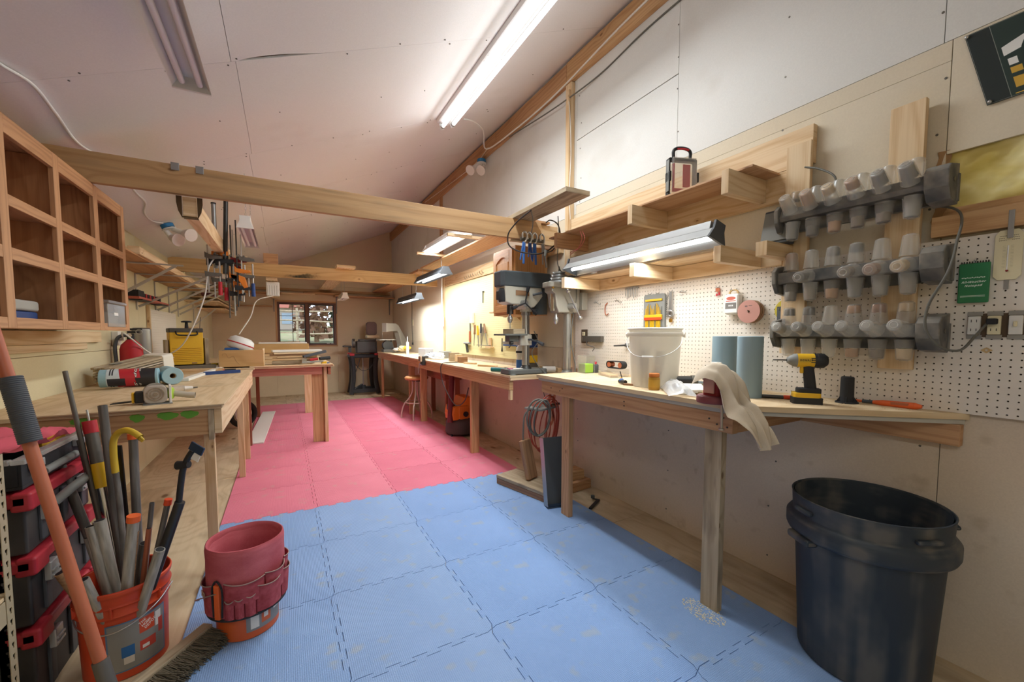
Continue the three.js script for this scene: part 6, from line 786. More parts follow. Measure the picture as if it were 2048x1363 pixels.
{ // clamps hanging from the joist
  const zc = -4.6, J = 2.0; const bars = [['bar clamp with a silver pipe bar and black head', .0, 2.52, 1.95, M.galv, M.black, 'pipe', -.52], ['long black pipe clamp reaching above the near beam', 0, 2.66, 1.9, M.darkSteel, M.black, 'pipe', -.45], ['bar clamp with red grip, leftmost under the joist', 0, 2.14, 1.72, M.steel, M.red, 'f', -.57], ['second bar clamp with red grip under the joist', .03, 2.16, 1.68, M.steel, M.red, 'f', -.535], ['bar clamp with orange trigger head', 0, 2.34, 1.66, M.darkSteel, M.orangeV, 't', -.40], ['bar clamp with orange jaw and black grip', .05, 2.38, 1.6, M.darkSteel, M.orangeV, 't', -.355], ['grey steel F clamp hanging lowest', -.02, 2.1, 1.5, M.iron, M.iron, 'f', -.43], ['bar clamp with a red lower jaw', .03, 2.3, 1.52, M.steel, M.redDark, 't', -.385], ['bar clamp with blue grip at the right of the clamps', .06, 2.28, 1.72, M.steel, M.navy, 'f', -.32]];
  const peg = thing('clamp_rack', 'wood rail under the joist that carries the bar clamps', 'rail'); plank(peg, 'rail', -.60, -.28, 2.04, 2.082, zc - .06, zc - .02, M.pineB); part(peg, 'peg', [-.57, -.52, -.45, -.4, -.35, -.3].map(x => rod([x, 2.05, zc - .03], [x, 2.06, zc + .12], .008)), M.iron);
  bars.forEach(([l, dz, top, bot, bm, hm, k, x], i) => { const z = zc + .02 + (i % 3) * .04, c = thing('bar_clamp', `${l}`, 'clamp', [x, 0, z], 0, 'clamps hanging from the joist'); const r = k === 'pipe' ? .018 : .008;
    part(c, 'bar', k === 'pipe' ? rod([0, bot, 0], [.02 * (i % 2 ? 1.6 : 0), top, 0], r) : bx(-.004, .006, bot, top, -.011, .011), bm); if (k === 'pipe') { part(c, 'end_cap', rod([.02 * (i % 2 ? 1.6 : 0), top, 0], [.02 * (i % 2 ? 1.6 : 0), top + .012, 0], r + .002), M.black); part(c, 'head', [bx(-.06, .07, J - .01, J + .03, -.02, .02, .006), bx(-.07, -.03, J - .03, J + .06, -.018, .018, .006)], hm); part(c, 'clutch', bx(-.03, .03, J + .06, J + .1, -.016, .016, .005), M.orangeV); return; }
    const jy = k === 'f' ? 2.02 + .02 * (i % 3) : 1.9 + .05 * (i % 4); part(c, 'fixed_jaw', prism([[0, 0], [.1, -.015], [.105, -.035], [.02, -.045], [-.02, -.03], [-.02, .02]], .02, .003).translate(0, jy, -.01), k === 't' ? hm : M.iron); part(c, 'sliding_jaw', prism([[-.02, 0], [.1, .01], [.1, .035], [.02, .04], [-.025, .05]], .02, .003).translate(0, jy - .2, -.01), k === 't' ? M.black : M.iron); part(c, 'screw', rod([.085, jy - .25, 0], [.085, jy - .06, 0], .006), M.steel); part(c, 'grip', k === 't' ? prism([[0, 0], [.05, -.02], [.07, -.11], [.04, -.12], [0, -.05]], .024, .005).translate(.01, jy - .06, -.012) : rod([.085, jy - .36, 0], [.085, jy - .24, 0], .017, .015), hm); });
}
{ // corner shelves and back wall shelf
  const cs = thing('corner_shelves', 'stack of pine shelf boards on brackets in the far left corner', 'shelf'); [[1.84, -9.9, -7.6, .42], [1.92, -10.2, -7.9, .36], [1.78, -10.2, -8.6, .4]].forEach(([y, a, b, w]) => plank(cs, 'shelf_board', XL + .003, XL + w, y, y + .02, a, b, M.pineC)); part(cs, 'bracket', [bar([XL + .01, 1.5, -8.3], [XL + .3, 1.77, -8.3], .02, .012), bx(XL + .001, XL + .012, 1.4, 1.84, -8.32, -8.28)], M.bracketW); part(cs, 'divider', bx(XL + .05, XL + .07, 1.942, 2.1, -9.8, -8.2), M.pineB);
  for (let i = 0; i < 6; i++) { const q = thing('wire_spool', 'dark reddish spool in the bin on the corner shelf', 'spool', [XL + .2, 1.9405 + .06, -8.15 - i * .17], 0, 'spools on the corner shelf'); part(q, 'spool', lathe([[.02, -.05], [.06, -.05], [.06, -.04], [.04, -.035], [.04, .035], [.06, .04], [.06, .05], [.02, .05]], 16).rotateX(Math.PI / 2), M.spoolR ??= std(0x6d3a3c, .6)); }
  const bs = thing('back_shelf', 'long shelf board on grey steel brackets above the window', 'shelf'); plank(bs, 'shelf_board', -1.2, -.02, 2.215, 2.235, ZB + .002, ZB + .3, M.fir); plank(bs, 'shelf_board', -.018, .62, 2.22, 2.24, ZB + .002, ZB + .28, M.pineC); plank(bs, 'shelf_board', 1.02, 2.345, 2.20, 2.222, ZB + .002, ZB + .32, M.firB); plank(bs, 'shelf_board', .4, 1.2, 2.241, 2.28, ZB + .002, ZB + .2, M.fir);
  for (const [x, top] of [[-.84, 2.213], [-.17, 2.213], [1.08, 2.198], [2.28, 2.198]]) { const b = part(bs, 'bracket', bx(x - .012, x + .012, top - .012, top, ZB + .003, ZB + .27), M.midGrey); part(b, 'brace', prism([[0, 0], [.03, 0], [.008, -.36], [0, -.36]], .02).translate(0, 0, -.01).rotateY(-Math.PI / 2).translate(x, top - .012, ZB + .003), M.midGrey); }
  const b2 = thing('back_shelf', 'lower pine shelf strip left of the window', 'shelf'); plank(b2, 'shelf_board', -.85, -.2, 1.94, 1.965, ZB + .012, ZB + .1, M.fir);
  const rl = thing('wall_strip', 'fir strip high on the window wall under the loft boards', 'board'); plank(rl, 'board', -1.2, 2.3, 2.30, 2.36, ZB + .001, ZB + .03, M.fir);
  const pf = thing('paper_roll_bin', 'small pine shelf block on the left wall by the corner', 'shelf', [XL, 1.46, -7.75]); part(pf, 'board', bx(.002, .12, -.03, .0, -.12, .12), M.pineB);
}
// ================= THINGS ON THE LEFT BENCHES =================
{
  const Y = LY + .0085; const lt = (u, v) => on(u, v, 'y', Y);
  { // bundle of wooden laths in plastic
    const A = V(-1.15, LY + .07, -4.0), B = V(-.9, LY + .15, -4.5); const t = thing('lath_bundle', 'grey bundle of thin wooden laths lying behind the towel rolls', 'laths', [A.x, LY + .0005, A.z]); const dir = B.clone().sub(A), L = dir.length(), q = new THREE.Quaternion().setFromUnitVectors(V(0, 0, -1), dir.clone().normalize());
    for (let i = 0; i < 7; i++) for (let j = 0; j < 6; j++) { const g = box(.022, .009 + .004 * ((i + j) % 3), L * (.93 + .07 * hash(i, j, 3)), .001).translate(-.07 + i * .0235, -.05 + j * .02 + .003 * hash(i, j, 9), -L / 2); part(t, 'lath', g.applyQuaternion(q).translate(0, .075, 0), (i + j) % 3 ? M.greyWood : M.lathW ??= mapM(wood(0xcfc2ae, 0xa8977f, 191, { rings: 3, knots: 0 }), .8)); }
    part(t, 'end_wrap', prism(rrect(.175, .135, .02), .1, .004).translate(0, 0, -L + .02).applyQuaternion(q).translate(0, .078, 0), std(0xe8e2d4, .6)); part(t, 'tag', box(.05, .002, .07).translate(-.02, .062, -.14).applyQuaternion(q).translate(0, .08, 0), M.midGrey); }
  { // two shop towel rolls
    const a = lt(203, 776), b = lt(318, 770); const t = thing('towel_roll', 'blue paper shop towel roll in printed red and black wrap', 'towel roll', [a.x, Y + .066, a.z]); const d = V(b.x - a.x, 0, b.z - a.z), L = Math.min(d.length(), .32), ang = Math.atan2(-d.z, d.x); t.rotation.y = ang;
    part(t, 'roll', prism(circle(.062, 32), L, .004, [circle(.02, 16)]).rotateY(Math.PI / 2), std(0x9cc3cf, .9)); const wrap = canvasTex(1024, 512, (g, w, h) => { g.fillStyle = '#cfdce2'; g.fillRect(0, 0, w, h); for (let k = 0; k < 2; k++) { const o = k * h / 2; g.fillStyle = '#2f2f33'; g.fillRect(0, o, w * .42, h * .5); g.fillStyle = '#c8303c'; g.beginPath(); g.moveTo(w * .3, o); g.lineTo(w * .72, o); g.lineTo(w * .8, o + h * .34); g.lineTo(w * .72, o + h * .5); g.lineTo(w * .42, o + h * .5); g.fill(); g.fillStyle = '#30303a'; g.fillRect(w * .62, o + h * .34, w * .36, h * .16); g.fillStyle = '#40454d'; g.fillRect(w * .86, o + h * .06, w * .03, h * .3); g.fillRect(w * .91, o + h * .06, w * .03, h * .3); g.save(); g.translate(w * .44, o + h * .43); g.rotate(-Math.PI / 2); g.fillStyle = '#f1efe9'; g.strokeStyle = '#1c1c1f'; g.lineWidth = 10; g.font = `italic bold ${h * .16}px sans-serif`; g.strokeText('SHOP', 0, 0, h * .4); g.fillText('SHOP', 0, 0, h * .4); g.font = `italic bold ${h * .11}px sans-serif`; g.fillText('Scott', h * .02, -h * .2, h * .3); g.restore(); } }); wrap.wrapS = wrap.wrapT = THREE.RepeatWrapping;
    part(t, 'printed_wrap', new THREE.CylinderGeometry(.0632, .0632, L * .84, 36, 1, true).rotateZ(-Math.PI / 2).translate(L * .54, 0, 0), (() => { const m = mapM(wrap, .4); const g2 = wrap; g2.rotation = -Math.PI / 2; g2.center.set(.5, .5); return m; })());
    const c = lt(336, 769); const r2 = thing('towel_roll', 'bare blue paper towel roll with its end facing the aisle', 'towel roll', [c.x - .01, Y + .064, c.z - .11]); r2.rotation.y = R(20); part(r2, 'roll', prism(circle(.063, 32), .24, .004, [circle(.019, 16)]).translate(0, 0, -.12), std(0xa3c3cc, .9)); part(r2, 'core', prism(circle(.0195, 16), .23, 0, [circle(.017, 16)]).translate(0, 0, -.115), M.card); }
  { // circular saw lying on its side with blade guard, plus bits
    const p = lt(318, 806), t = thing('circular_saw', 'cordless circular saw with dusty guard on the near left workbench', 'saw', [p.x, Y, p.z - .02], R(12));
    part(t, 'shoe', bx(-.085, -.06 + .125, .0, .004, -.05, .09, .002), M.galv); part(t, 'blade_guard', prism(rrect(.12, .118, .034, 6), .035, .006).translate(-.02, .064, .02), std(0xb3a698, .6)); t.scale.setScalar(.8); part(t, 'guard_ring', [prism(circle(.045, 32), .004, 0, [circle(.038, 32)]).translate(-.02, .066, .061), prism(circle(.03, 28), .004, 0, [circle(.024, 28)]).translate(-.02, .066, .061), prism(circle(.012, 16), .008).translate(-.02, .066, .06)], std(0x94836e, .7)); part(t, 'blade', prism(circle(.068, 48), .002).translate(-.02, .07, .0), M.steel); part(t, 'motor', cyl(.036, .036, .09, 24).rotateX(Math.PI / 2).translate(.03, .06, -.05), std(0x8a8266, .6)); part(t, 'battery', bx(-.125, -.075, .01, .085, -.05, .03, .008), M.black); part(t, 'yellow_band', bx(-.14, -.125, .012, .08, -.04, .02, .006), M.yellow); part(t, 'green_ring', prism(circle(.04, 28), .012, .002).rotateY(1.2).translate(.055, .06, .0), std(0xa5c83a, .5)); part(t, 'handle', tube([[.05, .06, -.04], [.1, .05, -.02], [.15, .04, .0], [.19, .035, .01]], .021, 30, 10), std(0xb9ad9c, .5)); part(t, 'base_plate', bx(.048, .062, 0, .12, -.045, .06, .003), M.offWhite);
    const k = lt(262, 807), s = thing('saw_blade', 'long dark reciprocating blade lying beside the circular saw', 'blade', [k.x, Y + .004, k.z], R(35)); part(s, 'blade', prism([[-.09, -.012], [.1, -.016], [.1, .012], [-.07, .006]], .004, .0008).rotateX(-Math.PI / 2 + .15).translate(0, .006, 0), M.darkSteel);
    const st = lt(357, 783), bm = thing('bit_driver', 'clear capped bit driver lying right of the circular saw', 'driver', [st.x, Y + .02, st.z], R(20)); part(bm, 'cap', cyl(.019, .019, .06, 18).rotateZ(Math.PI / 2), M.frost); part(bm, 'handle', rod([.03, 0, 0], [.075, .0, 0], .014, .01), M.offWhite); part(bm, 'tip', rod([.075, 0, 0], [.1, 0, 0], .005), M.iron); }
  { // trim strips, blue level
    const a = lt(370, 762), b = lt(440, 738); solo('trim_strip', 'white moulding strip lying on the near left workbench', 'trim', bar([a.x, Y + .012, a.z], [b.x, Y + .012, b.z], .022, .05), M.paper); const c = lt(408, 750), d = lt(480, 745); solo('spirit_level', 'dark blue spirit level lying near the far end of the left bench', 'level', bar([c.x, Y + .016, c.z], [d.x, Y + .016, d.z], .03, .03), M.navy); const e = lt(422, 744), f = lt(470, 741); const h = thing('hammer_handle', 'red handled tool lying behind the blue level', 'tool'); part(h, 'handle', bar([e.x, Y + .011, e.z - .06], [(e.x + f.x) / 2, Y + .011, (e.z + f.z) / 2 - .06], .02, .03), M.copper2); part(h, 'head', bar([(e.x + f.x) / 2, Y + .011, (e.z + f.z) / 2 - .06], [f.x, Y + .011, f.z - .06], .015, .02), M.black);
    for (const [l, z, h0] of [['pine board lying across the far end of the left bench, front one', -4.98, .03], ['pine board lying across the far end of the left bench, rear one', -5.09, .035]]) solo('wood_lath', l, 'board', box(.62, h0, .07), M.pineB, [-.86, LY + h0 / 2 + .0005, z], R(4)); }
  { // yellow case on a sled
    const t = thing('tool_case', 'yellow and black ribbed upright tool case on a wooden sled', 'case', [-.93, FY + .0005, -5.55]); t.rotation.y = R(18); t.scale.setScalar(.88);
    part(t, 'sled', [bx(-.3, .27, 0, .05, -.14, .16, .004)], std(0x6a6254, .7)); part(t, 'body', prism(rrect(.32, .40, .02), .2, .006).translate(0, .26, -.1), M.yellow); for (let i = 0; i < 8; i++) part(t, 'rib', bx(-.14, .14, .1 + i * .022, .107 + i * .022, .105, .111, .003), std(0xcf9d18, .5)); part(t, 'lid', bx(-.165, .165, .445, .5, -.11, .112, .012), std(0x4a453d, .6)); part(t, 'front_handle', tube([[-.1, .46, .112], [-.1, .43, .14], [-.09, .42, .145], [.09, .42, .145], [.1, .43, .14], [.1, .46, .112]], .008, 40, 8), M.black); part(t, 'top_knob', [cyl(.014, .02, .07, 14).translate(.02, .535, 0), lathe([[0, 0], [.05, 0], [.055, .012], [.03, .022], [0, .022]], 20).translate(.02, .57, 0)], M.blackSoft); part(t, 'side_rail', bx(-.2, -.17, .05, .36, -.08, .08, .004), M.greyWood); part(t, 'side_rail', bx(.175, .215, .05, .38, -.06, .1, .004), M.greyWood); part(t, 'latch', bx(.04, .09, .07, .085, .106, .112, .002), M.walnut); part(t, 'antenna', rod([.15, .5, 0], [.16, .64, 0], .003), M.black);
    const y = thing('packet', 'yellow and white packets tucked beside the plywood box', 'packet', [-.66, FY + .0005, -5.62]); part(y, 'packet', bx(-.06, .0, 0, .05, -.06, .06, .003), M.yellowDull); part(y, 'packet', bx(-.02, .02, .0, .03, .065, .12, .003), M.paper); }
  { // plywood box with white clamp lamp on it
    const t = thing('plywood_box', 'plywood box with pencil scribble on the far left table', 'box', [-.42, FY + .0125, -5.62]); const W = .42, Hh = .185, D = .32, m = mapM(wood(0xcda670, 0xb48a52, 201, { rings: 2, knots: 0, sy: 1 }), .7); part(t, 'front_panel', bx(-W / 2, W / 2, 0, Hh, D / 2 - .012, D / 2), m); part(t, 'side_panel', bx(W / 2 - .012, W / 2, 0, Hh + .012, -D / 2, D / 2 - .0125), M.pineC); part(t, 'side_panel', bx(-W / 2, -W / 2 + .012, 0, Hh, -D / 2, D / 2 - .0125), M.pineC); part(t, 'back_panel', bx(-W / 2 + .0125, W / 2 - .0125, 0, Hh, -D / 2, -D / 2 + .012), m); part(t, 'contents', bx(-W / 2 + .02, W / 2 - .02, .01, Hh - .01, -D / 2 + .02, D / 2 - .02), M.card);
    part(t, 'scribble', tube([[-.17, .12, D / 2 + .0008], [-.18, .14, D / 2 + .0008], [-.15, .15, D / 2 + .0008], [-.12, .1, D / 2 + .0008], [-.08, .12, D / 2 + .0008], [-.05, .06, D / 2 + .0008], [-.02, .02, D / 2 + .0008]], .0012, 40, 4), M.walnut);
    const l = thing('clamp_lamp', 'white reflector clamp lamp with a red rim line resting on the plywood box', 'lamp', [-.46, FY + .2, -5.6]); l.rotation.set(0, R(15), R(-22)); part(l, 'reflector', lathe([[.1, 0], [.13, .02], [.135, .07], [.12, .12], [.08, .145], [0, .15]], 32), std(0xe4e4e0, .4)); part(l, 'rim_line', lathe([[.1355, .06], [.1375, .066], [.1355, .072]], 32), M.red); part(l, 'clamp', bx(.1, .16, .02, .05, -.02, .02, .005), M.offWhite);
    const b = thing('small_box', 'blue and grey hand plane under the clamp lamp', 'tool', [-.5, FY + .195, -5.52]); b.visible = true; part(b, 'body', bx(-.08, .06, .006, .03, -.03, .03, .006), M.blue); part(b, 'sole', bx(-.1, .1, .0, .006, -.035, .035), M.midGrey);
    const w2 = thing('plywood_box', 'long low plywood box under the window behind the first box', 'box', [.0, FY + .125, -6.5]); part(w2, 'body', bx(-.35, .3, 0, .12, -.15, .15, .002), m); part(w2, 'paper_stack', bx(-.3, .28, .121, .14, -.12, .12, .006), M.paper); part(w2, 'strip', bx(-.28, .2, .141, .15, -.05, .0), M.walnut);
    const sup = thing('box_support', 'stacked shelf boards supporting the low plywood box', 'boards', [-.05, FY + .0005, -6.5]); for (let i = 0; i < 3; i++) part(sup, 'board', bx(-.3, .26, i * .04, i * .04 + .038, -.14, .14), M.pineB); }
  { // pile of boards
    [['grey dusty plank at the bottom of the board pile', 0, .035, .46, M.greyWood], ['pale plank second from the bottom of the board pile', .04, .03, .5, M.pineC], ['thin pine board in the middle of the board pile', .075, .022, .44, M.pineB], ['thin walnut board in the upper board pile', .1, .018, .52, M.walnut], ['pine board near the top of the board pile', .12, .022, .48, M.pine], ['white painted board on top of the board pile', .145, .025, .55, M.paper]].forEach(([l, y, h, L, m], i) => solo('stacked_board', l, 'board', box(L, h, .16), m, [.1 + .02 * (i % 3), FY + .0125 + y + h / 2, -5.78 - .01 * (i % 2)], R(-3 + i * 2)));
    const Z = -5.62, g = thing('hand_plane', 'dark straightedge leaning on the tools at the table edge', 'tool'); part(g, 'bar', bar([.2, FY + .10, Z], [.46, FY + .16, Z - .08], .03, .05), M.greyPl);
    const c = thing('hand_clamp', 'steel and red hand clamp lying on the board pile end', 'clamp', [.3, FY + .0125, Z + .03]); part(c, 'bar', bar([-.12, .02, .05], [.12, .03, .02], .02, .02), M.steel); part(c, 'jaw', bx(-.12, -.06, .0, .07, .0, .05, .008), M.chrome); part(c, 'grip', rod([-.03, .05, .03], [.06, .06, .02], .016), M.red); part(c, 'handle', rod([.08, .06, .0], [.2, .065, -.05], .02, .022), M.blackSoft);
    const d = thing('tape_measure', 'yellow tape measure beside the hand clamp', 'tape', [.43, FY + .0005, -5.6]); part(d, 'body', bx(-.03, .03, 0, .035, -.02, .02, .008), M.yellow); const e = thing('box_cutter', 'blue box cutter lying at the table corner', 'knife', [.45, FY + .0005, -5.66]); part(e, 'body', bx(-.04, .05, 0, .018, -.015, .015, .006), M.navy); }
  { // white board on the mat, wheel under the bench
    const a = on(500, 888, 'y', .012), b = on(535, 883, 'y', .012); solo('floor_board', 'white painted shelf board lying on the red foam tiles', 'board', box(.19, .016, 2.3), M.paper, [-.305, .0205, -6.95], R(-2.2));
    const w = thing('cart_wheel', 'grey rubber wheel leaning under the far left table', 'wheel', [-.55, .2, -7.0]); part(w, 'tyre', new THREE.TorusGeometry(.16, .035, 12, 36).rotateY(R(30)), M.rubber); part(w, 'hub', cyl(.11, .11, .03, 24).rotateX(1.57).rotateY(R(30)), M.offWhite); }
}
// ================= LEFT FOREGROUND =================
{
  const orange = mapM(tex(256, 256, (u, v) => { const a = fbm(u, v, 6, 6, 4, 601); return lerp3(hex(0xc9401f), hex(0xd6502c), clamp(a * 2 - .5)); }), .45);
  const bucketGeo = () => lathe([[0, 0], [.127, 0], [.131, .004], [.138, .26], [.146, .262], [.147, .268], [.141, .274], [.142, .30], [.15, .302], [.151, .308], [.144, .314], [.146, .345], [.152, .348], [.154, .362], [.15, .368], [.146, .362], [.134, .2], [.126, .008], [0, .008]], 56);
  const bc = V(-.605, 0.0005, -2.19); const b = thing('orange_bucket', 'orange plastic bucket with a store sticker, full of pipes and bars', 'bucket', bc); part(b, 'shell', bucketGeo(), orange);
  for (const a of [0, 1.05, 2.1, 3.14, 4.2, 5.24]) part(b, 'rim_rib', box(.006, .045, .012).translate(0, .288, .146).rotateY(a), orange);
  const sticker = canvasTex(512, 512, (g, w, h) => { g.fillStyle = '#8f8d88'; g.fillRect(0, 0, w, h); g.strokeStyle = '#55769c'; g.lineWidth = 12; g.strokeRect(8, 8, w - 16, h - 16); g.save(); g.translate(w * .5, h * .06); g.fillStyle = '#d5512f'; g.fillRect(0, 0, w * .26, h * .3); g.fillStyle = '#f3ece4'; g.font = `bold ${w * .075}px monospace`; g.translate(w * .02, h * .09); g.rotate(-.5); ['THE', 'HOME', 'DEPOT'].forEach((s, i) => g.fillText(s, -w * .03 + i * w * .01, h * (.03 + i * .075))); g.restore(); g.fillStyle = '#e9e4dc'; g.fillRect(w * .78, h * .08, w * .12, h * .3); g.fillStyle = '#c94a3a'; g.fillRect(w * .84, h * .25, w * .1, h * .3); g.fillRect(w * .5, h * .52, w * .28, h * .2); g.fillStyle = '#e9e4dc'; g.fillRect(w * .54, h * .62, w * .12, h * .07); g.fillStyle = '#2d6aa8'; g.fillRect(w * .22, h * .5, w * .2, h * .22); g.fillStyle = '#d9d2c8'; g.fillRect(w * .25, h * .72, w * .16, h * .14); });
  part(b, 'sticker', new THREE.CylinderGeometry(.1395, .1345, .2, 24, 1, true, R(-10), R(82)).translate(0, .135, 0), mapM(sticker, .5)); part(b, 'bail', tube([[.155, .29, 0], [.12, .26, .1], [.05, .23, .16], [-.02, .22, .165], [-.1, .24, .12], [-.15, .28, .02]].map(([x, y, z]) => V(x, y, z)), .003, 50, 6), M.steel);
  // things standing in the bucket
  const D = 1.66, foot = (u, k = 0) => V(bc.x + (u - 247) * .0004, .02, bc.z + k); const P = (name, label, cat) => thing(name, label, cat, [0, 0, 0], 0, 'pipes and bars in the orange bucket');
  const pipe = (l, tu, tv, fu, k, r, m, D2 = D, extra) => { const t = P('pipe', l, 'pipe'), a = foot(fu, k), e = dp(tu, tv, D2); part(t, 'tube', rod(a, e, r), m); if (extra) { const d = e.clone().sub(a).normalize(); part(t, 'end_cap', rod(e.clone().addScaledVector(d, -.012), e.clone().addScaledVector(d, .012), r + .003), extra); } else part(t, 'bore', rod(e, e.clone().addScaledVector(e.clone().sub(a).normalize(), .001), r * .8), M.black); return t; };
  const og = mapM(tex(256, 128, (u, v) => { const a = fbm(u, v, 10, 6, 4, 611); return lerp3(hex(0x8a857a), hex(0xbab4a8), clamp(a * 2 - .5)); }), .5, { metalness: .15 }), dkp = mapM(tex(256, 128, (u, v) => { const a = fbm(u, v, 10, 6, 4, 613); return lerp3(hex(0x55514c), hex(0x86807a), clamp(a * 2 - .5)); }), .55, { metalness: .15 });
  pipe('thin flat grey bar, the tallest in the orange bucket', 130, 742, 215, -.07, .0085, M.iron, 1.7); pipe('black drilled pipe leaning far left in the orange bucket', 109, 900, 290, -.02, .017, dkp, 1.72); pipe('tall dark grey pipe standing upright in the orange bucket', 205, 810, 240, -.06, .0155, dkp, 1.72); pipe('dark pipe with an orange mouth behind the crowbar', 266, 872, 330, -.06, .016, dkp, 1.75, M.orangeB); pipe('thin dark threaded rod in the orange bucket', 304, 1005, 320, 0, .0085, dkp, 1.66); pipe('dark rod with a red cap at the right of the orange bucket', 336, 1003, 310, .03, .0105, dkp, 1.66, M.orange); pipe('fat grey pipe leaning left in the front of the bucket', 199, 1040, 300, .05, .02, og, 1.6); pipe('grey pipe leaning left beside the fat grey pipe', 180, 1052, 290, .07, .0155, og, 1.58); pipe('pale grey pipe with an orange cap in the front of the bucket', 267, 1036, 235, .08, .0185, og, 1.58, M.orangeB); pipe('short grey pipe leaning right in the bucket front', 320, 1098, 255, .06, .017, og, 1.6); pipe('thick dark pipe near the middle of the bucket', 290, 1085, 285, .0, .018, dkp, 1.66); pipe('brown rod between the dark pipes of the bucket', 298, 1056, 310, .02, .009, M.copper, 1.64); pipe('slim grey pipe at the back left of the bucket', 158, 880, 215, -.08, .0085, M.iron, 1.76); pipe('slim brown rod beside the capped pale pipe', 274, 1062, 262, .07, .007, M.walnut, 1.59); pipe('rusty pipe leaning out over the bucket rim at the left', 120, 1145, 270, .05, .016, M.walnut, 1.5); pipe('small grey pipe with orange tape at the left rim', 168, 1158, 300, .08, .015, og, 1.5); pipe('grey flat bar leaning behind the fat pipe', 175, 1075, 215, -.02, .012, og, 1.66);
  { const t = P('level_tube', 'chrome tube with red top and yellow label in the orange bucket', 'tube'), a = foot(262, -.05), e = dp(180, 850, 1.74), L = f => a.clone().lerp(e, f); part(t, 'chrome_section', rod(a, L(.72), .021), M.chrome); part(t, 'yellow_label', rod(L(.72), L(.83), .0225), M.yellow); part(t, 'grey_section', rod(L(.83), L(.965), .022), M.iron); part(t, 'red_cap', rod(L(.965), L(1.02), .024), M.red); part(t, 'pin', rod(L(1.02), L(1.07), .004), M.steel); }
  { const t = P('crowbar', 'yellow hooked crowbar with a worn black shaft in the orange bucket', 'crowbar'); const D2 = 1.68; part(t, 'shaft', tube([foot(262, -.01), dp(240, 1010, D2), dp(231, 940, D2)], .011, 20, 8), dkp); part(t, 'hook', tube([dp(231, 945, D2), dp(227, 905, D2), dp(228, 878, D2), dp(238, 864, D2), dp(254, 860, D2), dp(270, 866, D2), dp(281, 874, D2)], .0125, 40, 8), std(0xc9a62c, .55)); part(t, 'claw', [rod(dp(279, 872, D2), dp(288, 880, D2), .006, .004), rod(dp(279, 875, D2), dp(285, 883, D2), .006, .004)], std(0xc9a62c, .55)); }
  { const t = P('flat_bar', 'wide dark flat blade behind the crowbar in the bucket', 'bar'); part(t, 'blade', bar(foot(290, -.05), dp(236, 890, 1.75), .045, .006, V(.7, 0, .7)), M.darkSteel); }
  { const t = P('bent_handle', 'black bent tube with a blue and white end plate in the bucket', 'handle'); const D2 = 1.66; part(t, 'sleeve', rod(foot(255, .05), dp(360, 1003, D2), .018), M.darkSteel); part(t, 'tube', tube([dp(357, 1010, D2), dp(362, 965, D2), dp(367, 935, D2), dp(378, 912, D2), dp(386, 900, D2)], .0115, 30, 8), M.black); part(t, 'end_plate', bar(dp(384, 918, D2), dp(395, 892, D2), .06, .004, V(.8, .1, .6)), M.paper); part(t, 'blue_pad', bar(dp(390, 904, D2 - .01), dp(397, 889, D2 - .01), .066, .008, V(.8, .1, .6)), M.navyMetal); part(t, 'side_grip', rod(dp(378, 928, D2), dp(355, 930, D2), .014, .018), M.black); }
  // tool organiser bucket
  const b2 = thing('tool_bucket', 'orange bucket wearing a dusty red canvas tool organiser', 'bucket', [-.18, .0125, -2.175]); part(b2, 'shell', bucketGeo().scale(.92, .95, .92), mapM(tex(128, 128, (u, v) => lerp3(hex(0xd25a25), hex(0xe0672f), fbm(u, v, 5, 5, 3, 621))), .45));
  const cv = mapM(tex(256, 256, (u, v) => { const a = fbm(u, v, 6, 6, 4, 631), f = hash(u * 256 | 0, v * 256 | 0, 4); return lerp3(hex(0xa8444c), hex(0xcc6c74), clamp(a * 1.6 - .3 + (f - .5) * .2)); }), .95), cvD = mapM(tex(256, 256, (u, v) => { const a = fbm(u, v, 6, 6, 4, 633), f = hash(u * 256 | 0, v * 256 | 0, 5); return lerp3(hex(0x97383f), hex(0xb9565e), clamp(a * 1.6 - .3 + (f - .5) * .2)); }), .95);
  const wob = (pts, amp, s) => { const g = lathe(pts, 64), p = g.attributes.position; for (let i = 0; i < p.count; i++) { const a = Math.atan2(p.getZ(i), p.getX(i)), k = 1 + amp * (Math.sin(a * 5 + s) + .6 * Math.sin(a * 9 + s * 2)); p.setX(i, p.getX(i) * k); p.setZ(i, p.getZ(i) * k); } g.computeVertexNormals(); return g; };
  part(b2, 'canvas_skirt', wob([[.148, .12], [.152, .2], [.152, .3], [.151, .36], [.153, .40], [.15, .418], [.144, .42], [.138, .40], [.134, .2]], .006, 1), cv); part(b2, 'canvas_lining', wob([[.146, .415], [.128, .37], [.12, .25], [.112, .05], [0, .04]], .008, 2), cv);
  // pockets around the front
  const pocket = (a0, a1, y0, y1, bul) => { const n = 10, g = new THREE.PlaneGeometry(1, 1, n, 6), p = g.attributes.position; for (let i = 0; i < p.count; i++) { const u = p.getX(i) + .5, v = p.getY(i) + .5, a = R(a0 + (a1 - a0) * u), r = .153 + bul * Math.sin(Math.PI * u) * (.5 + .5 * v); p.setXYZ(i, Math.sin(a) * r, y0 + (y1 - y0) * v - (v > .9 ? .008 * Math.sin(Math.PI * u) : 0), Math.cos(a) * r); } g.computeVertexNormals(); return g; };
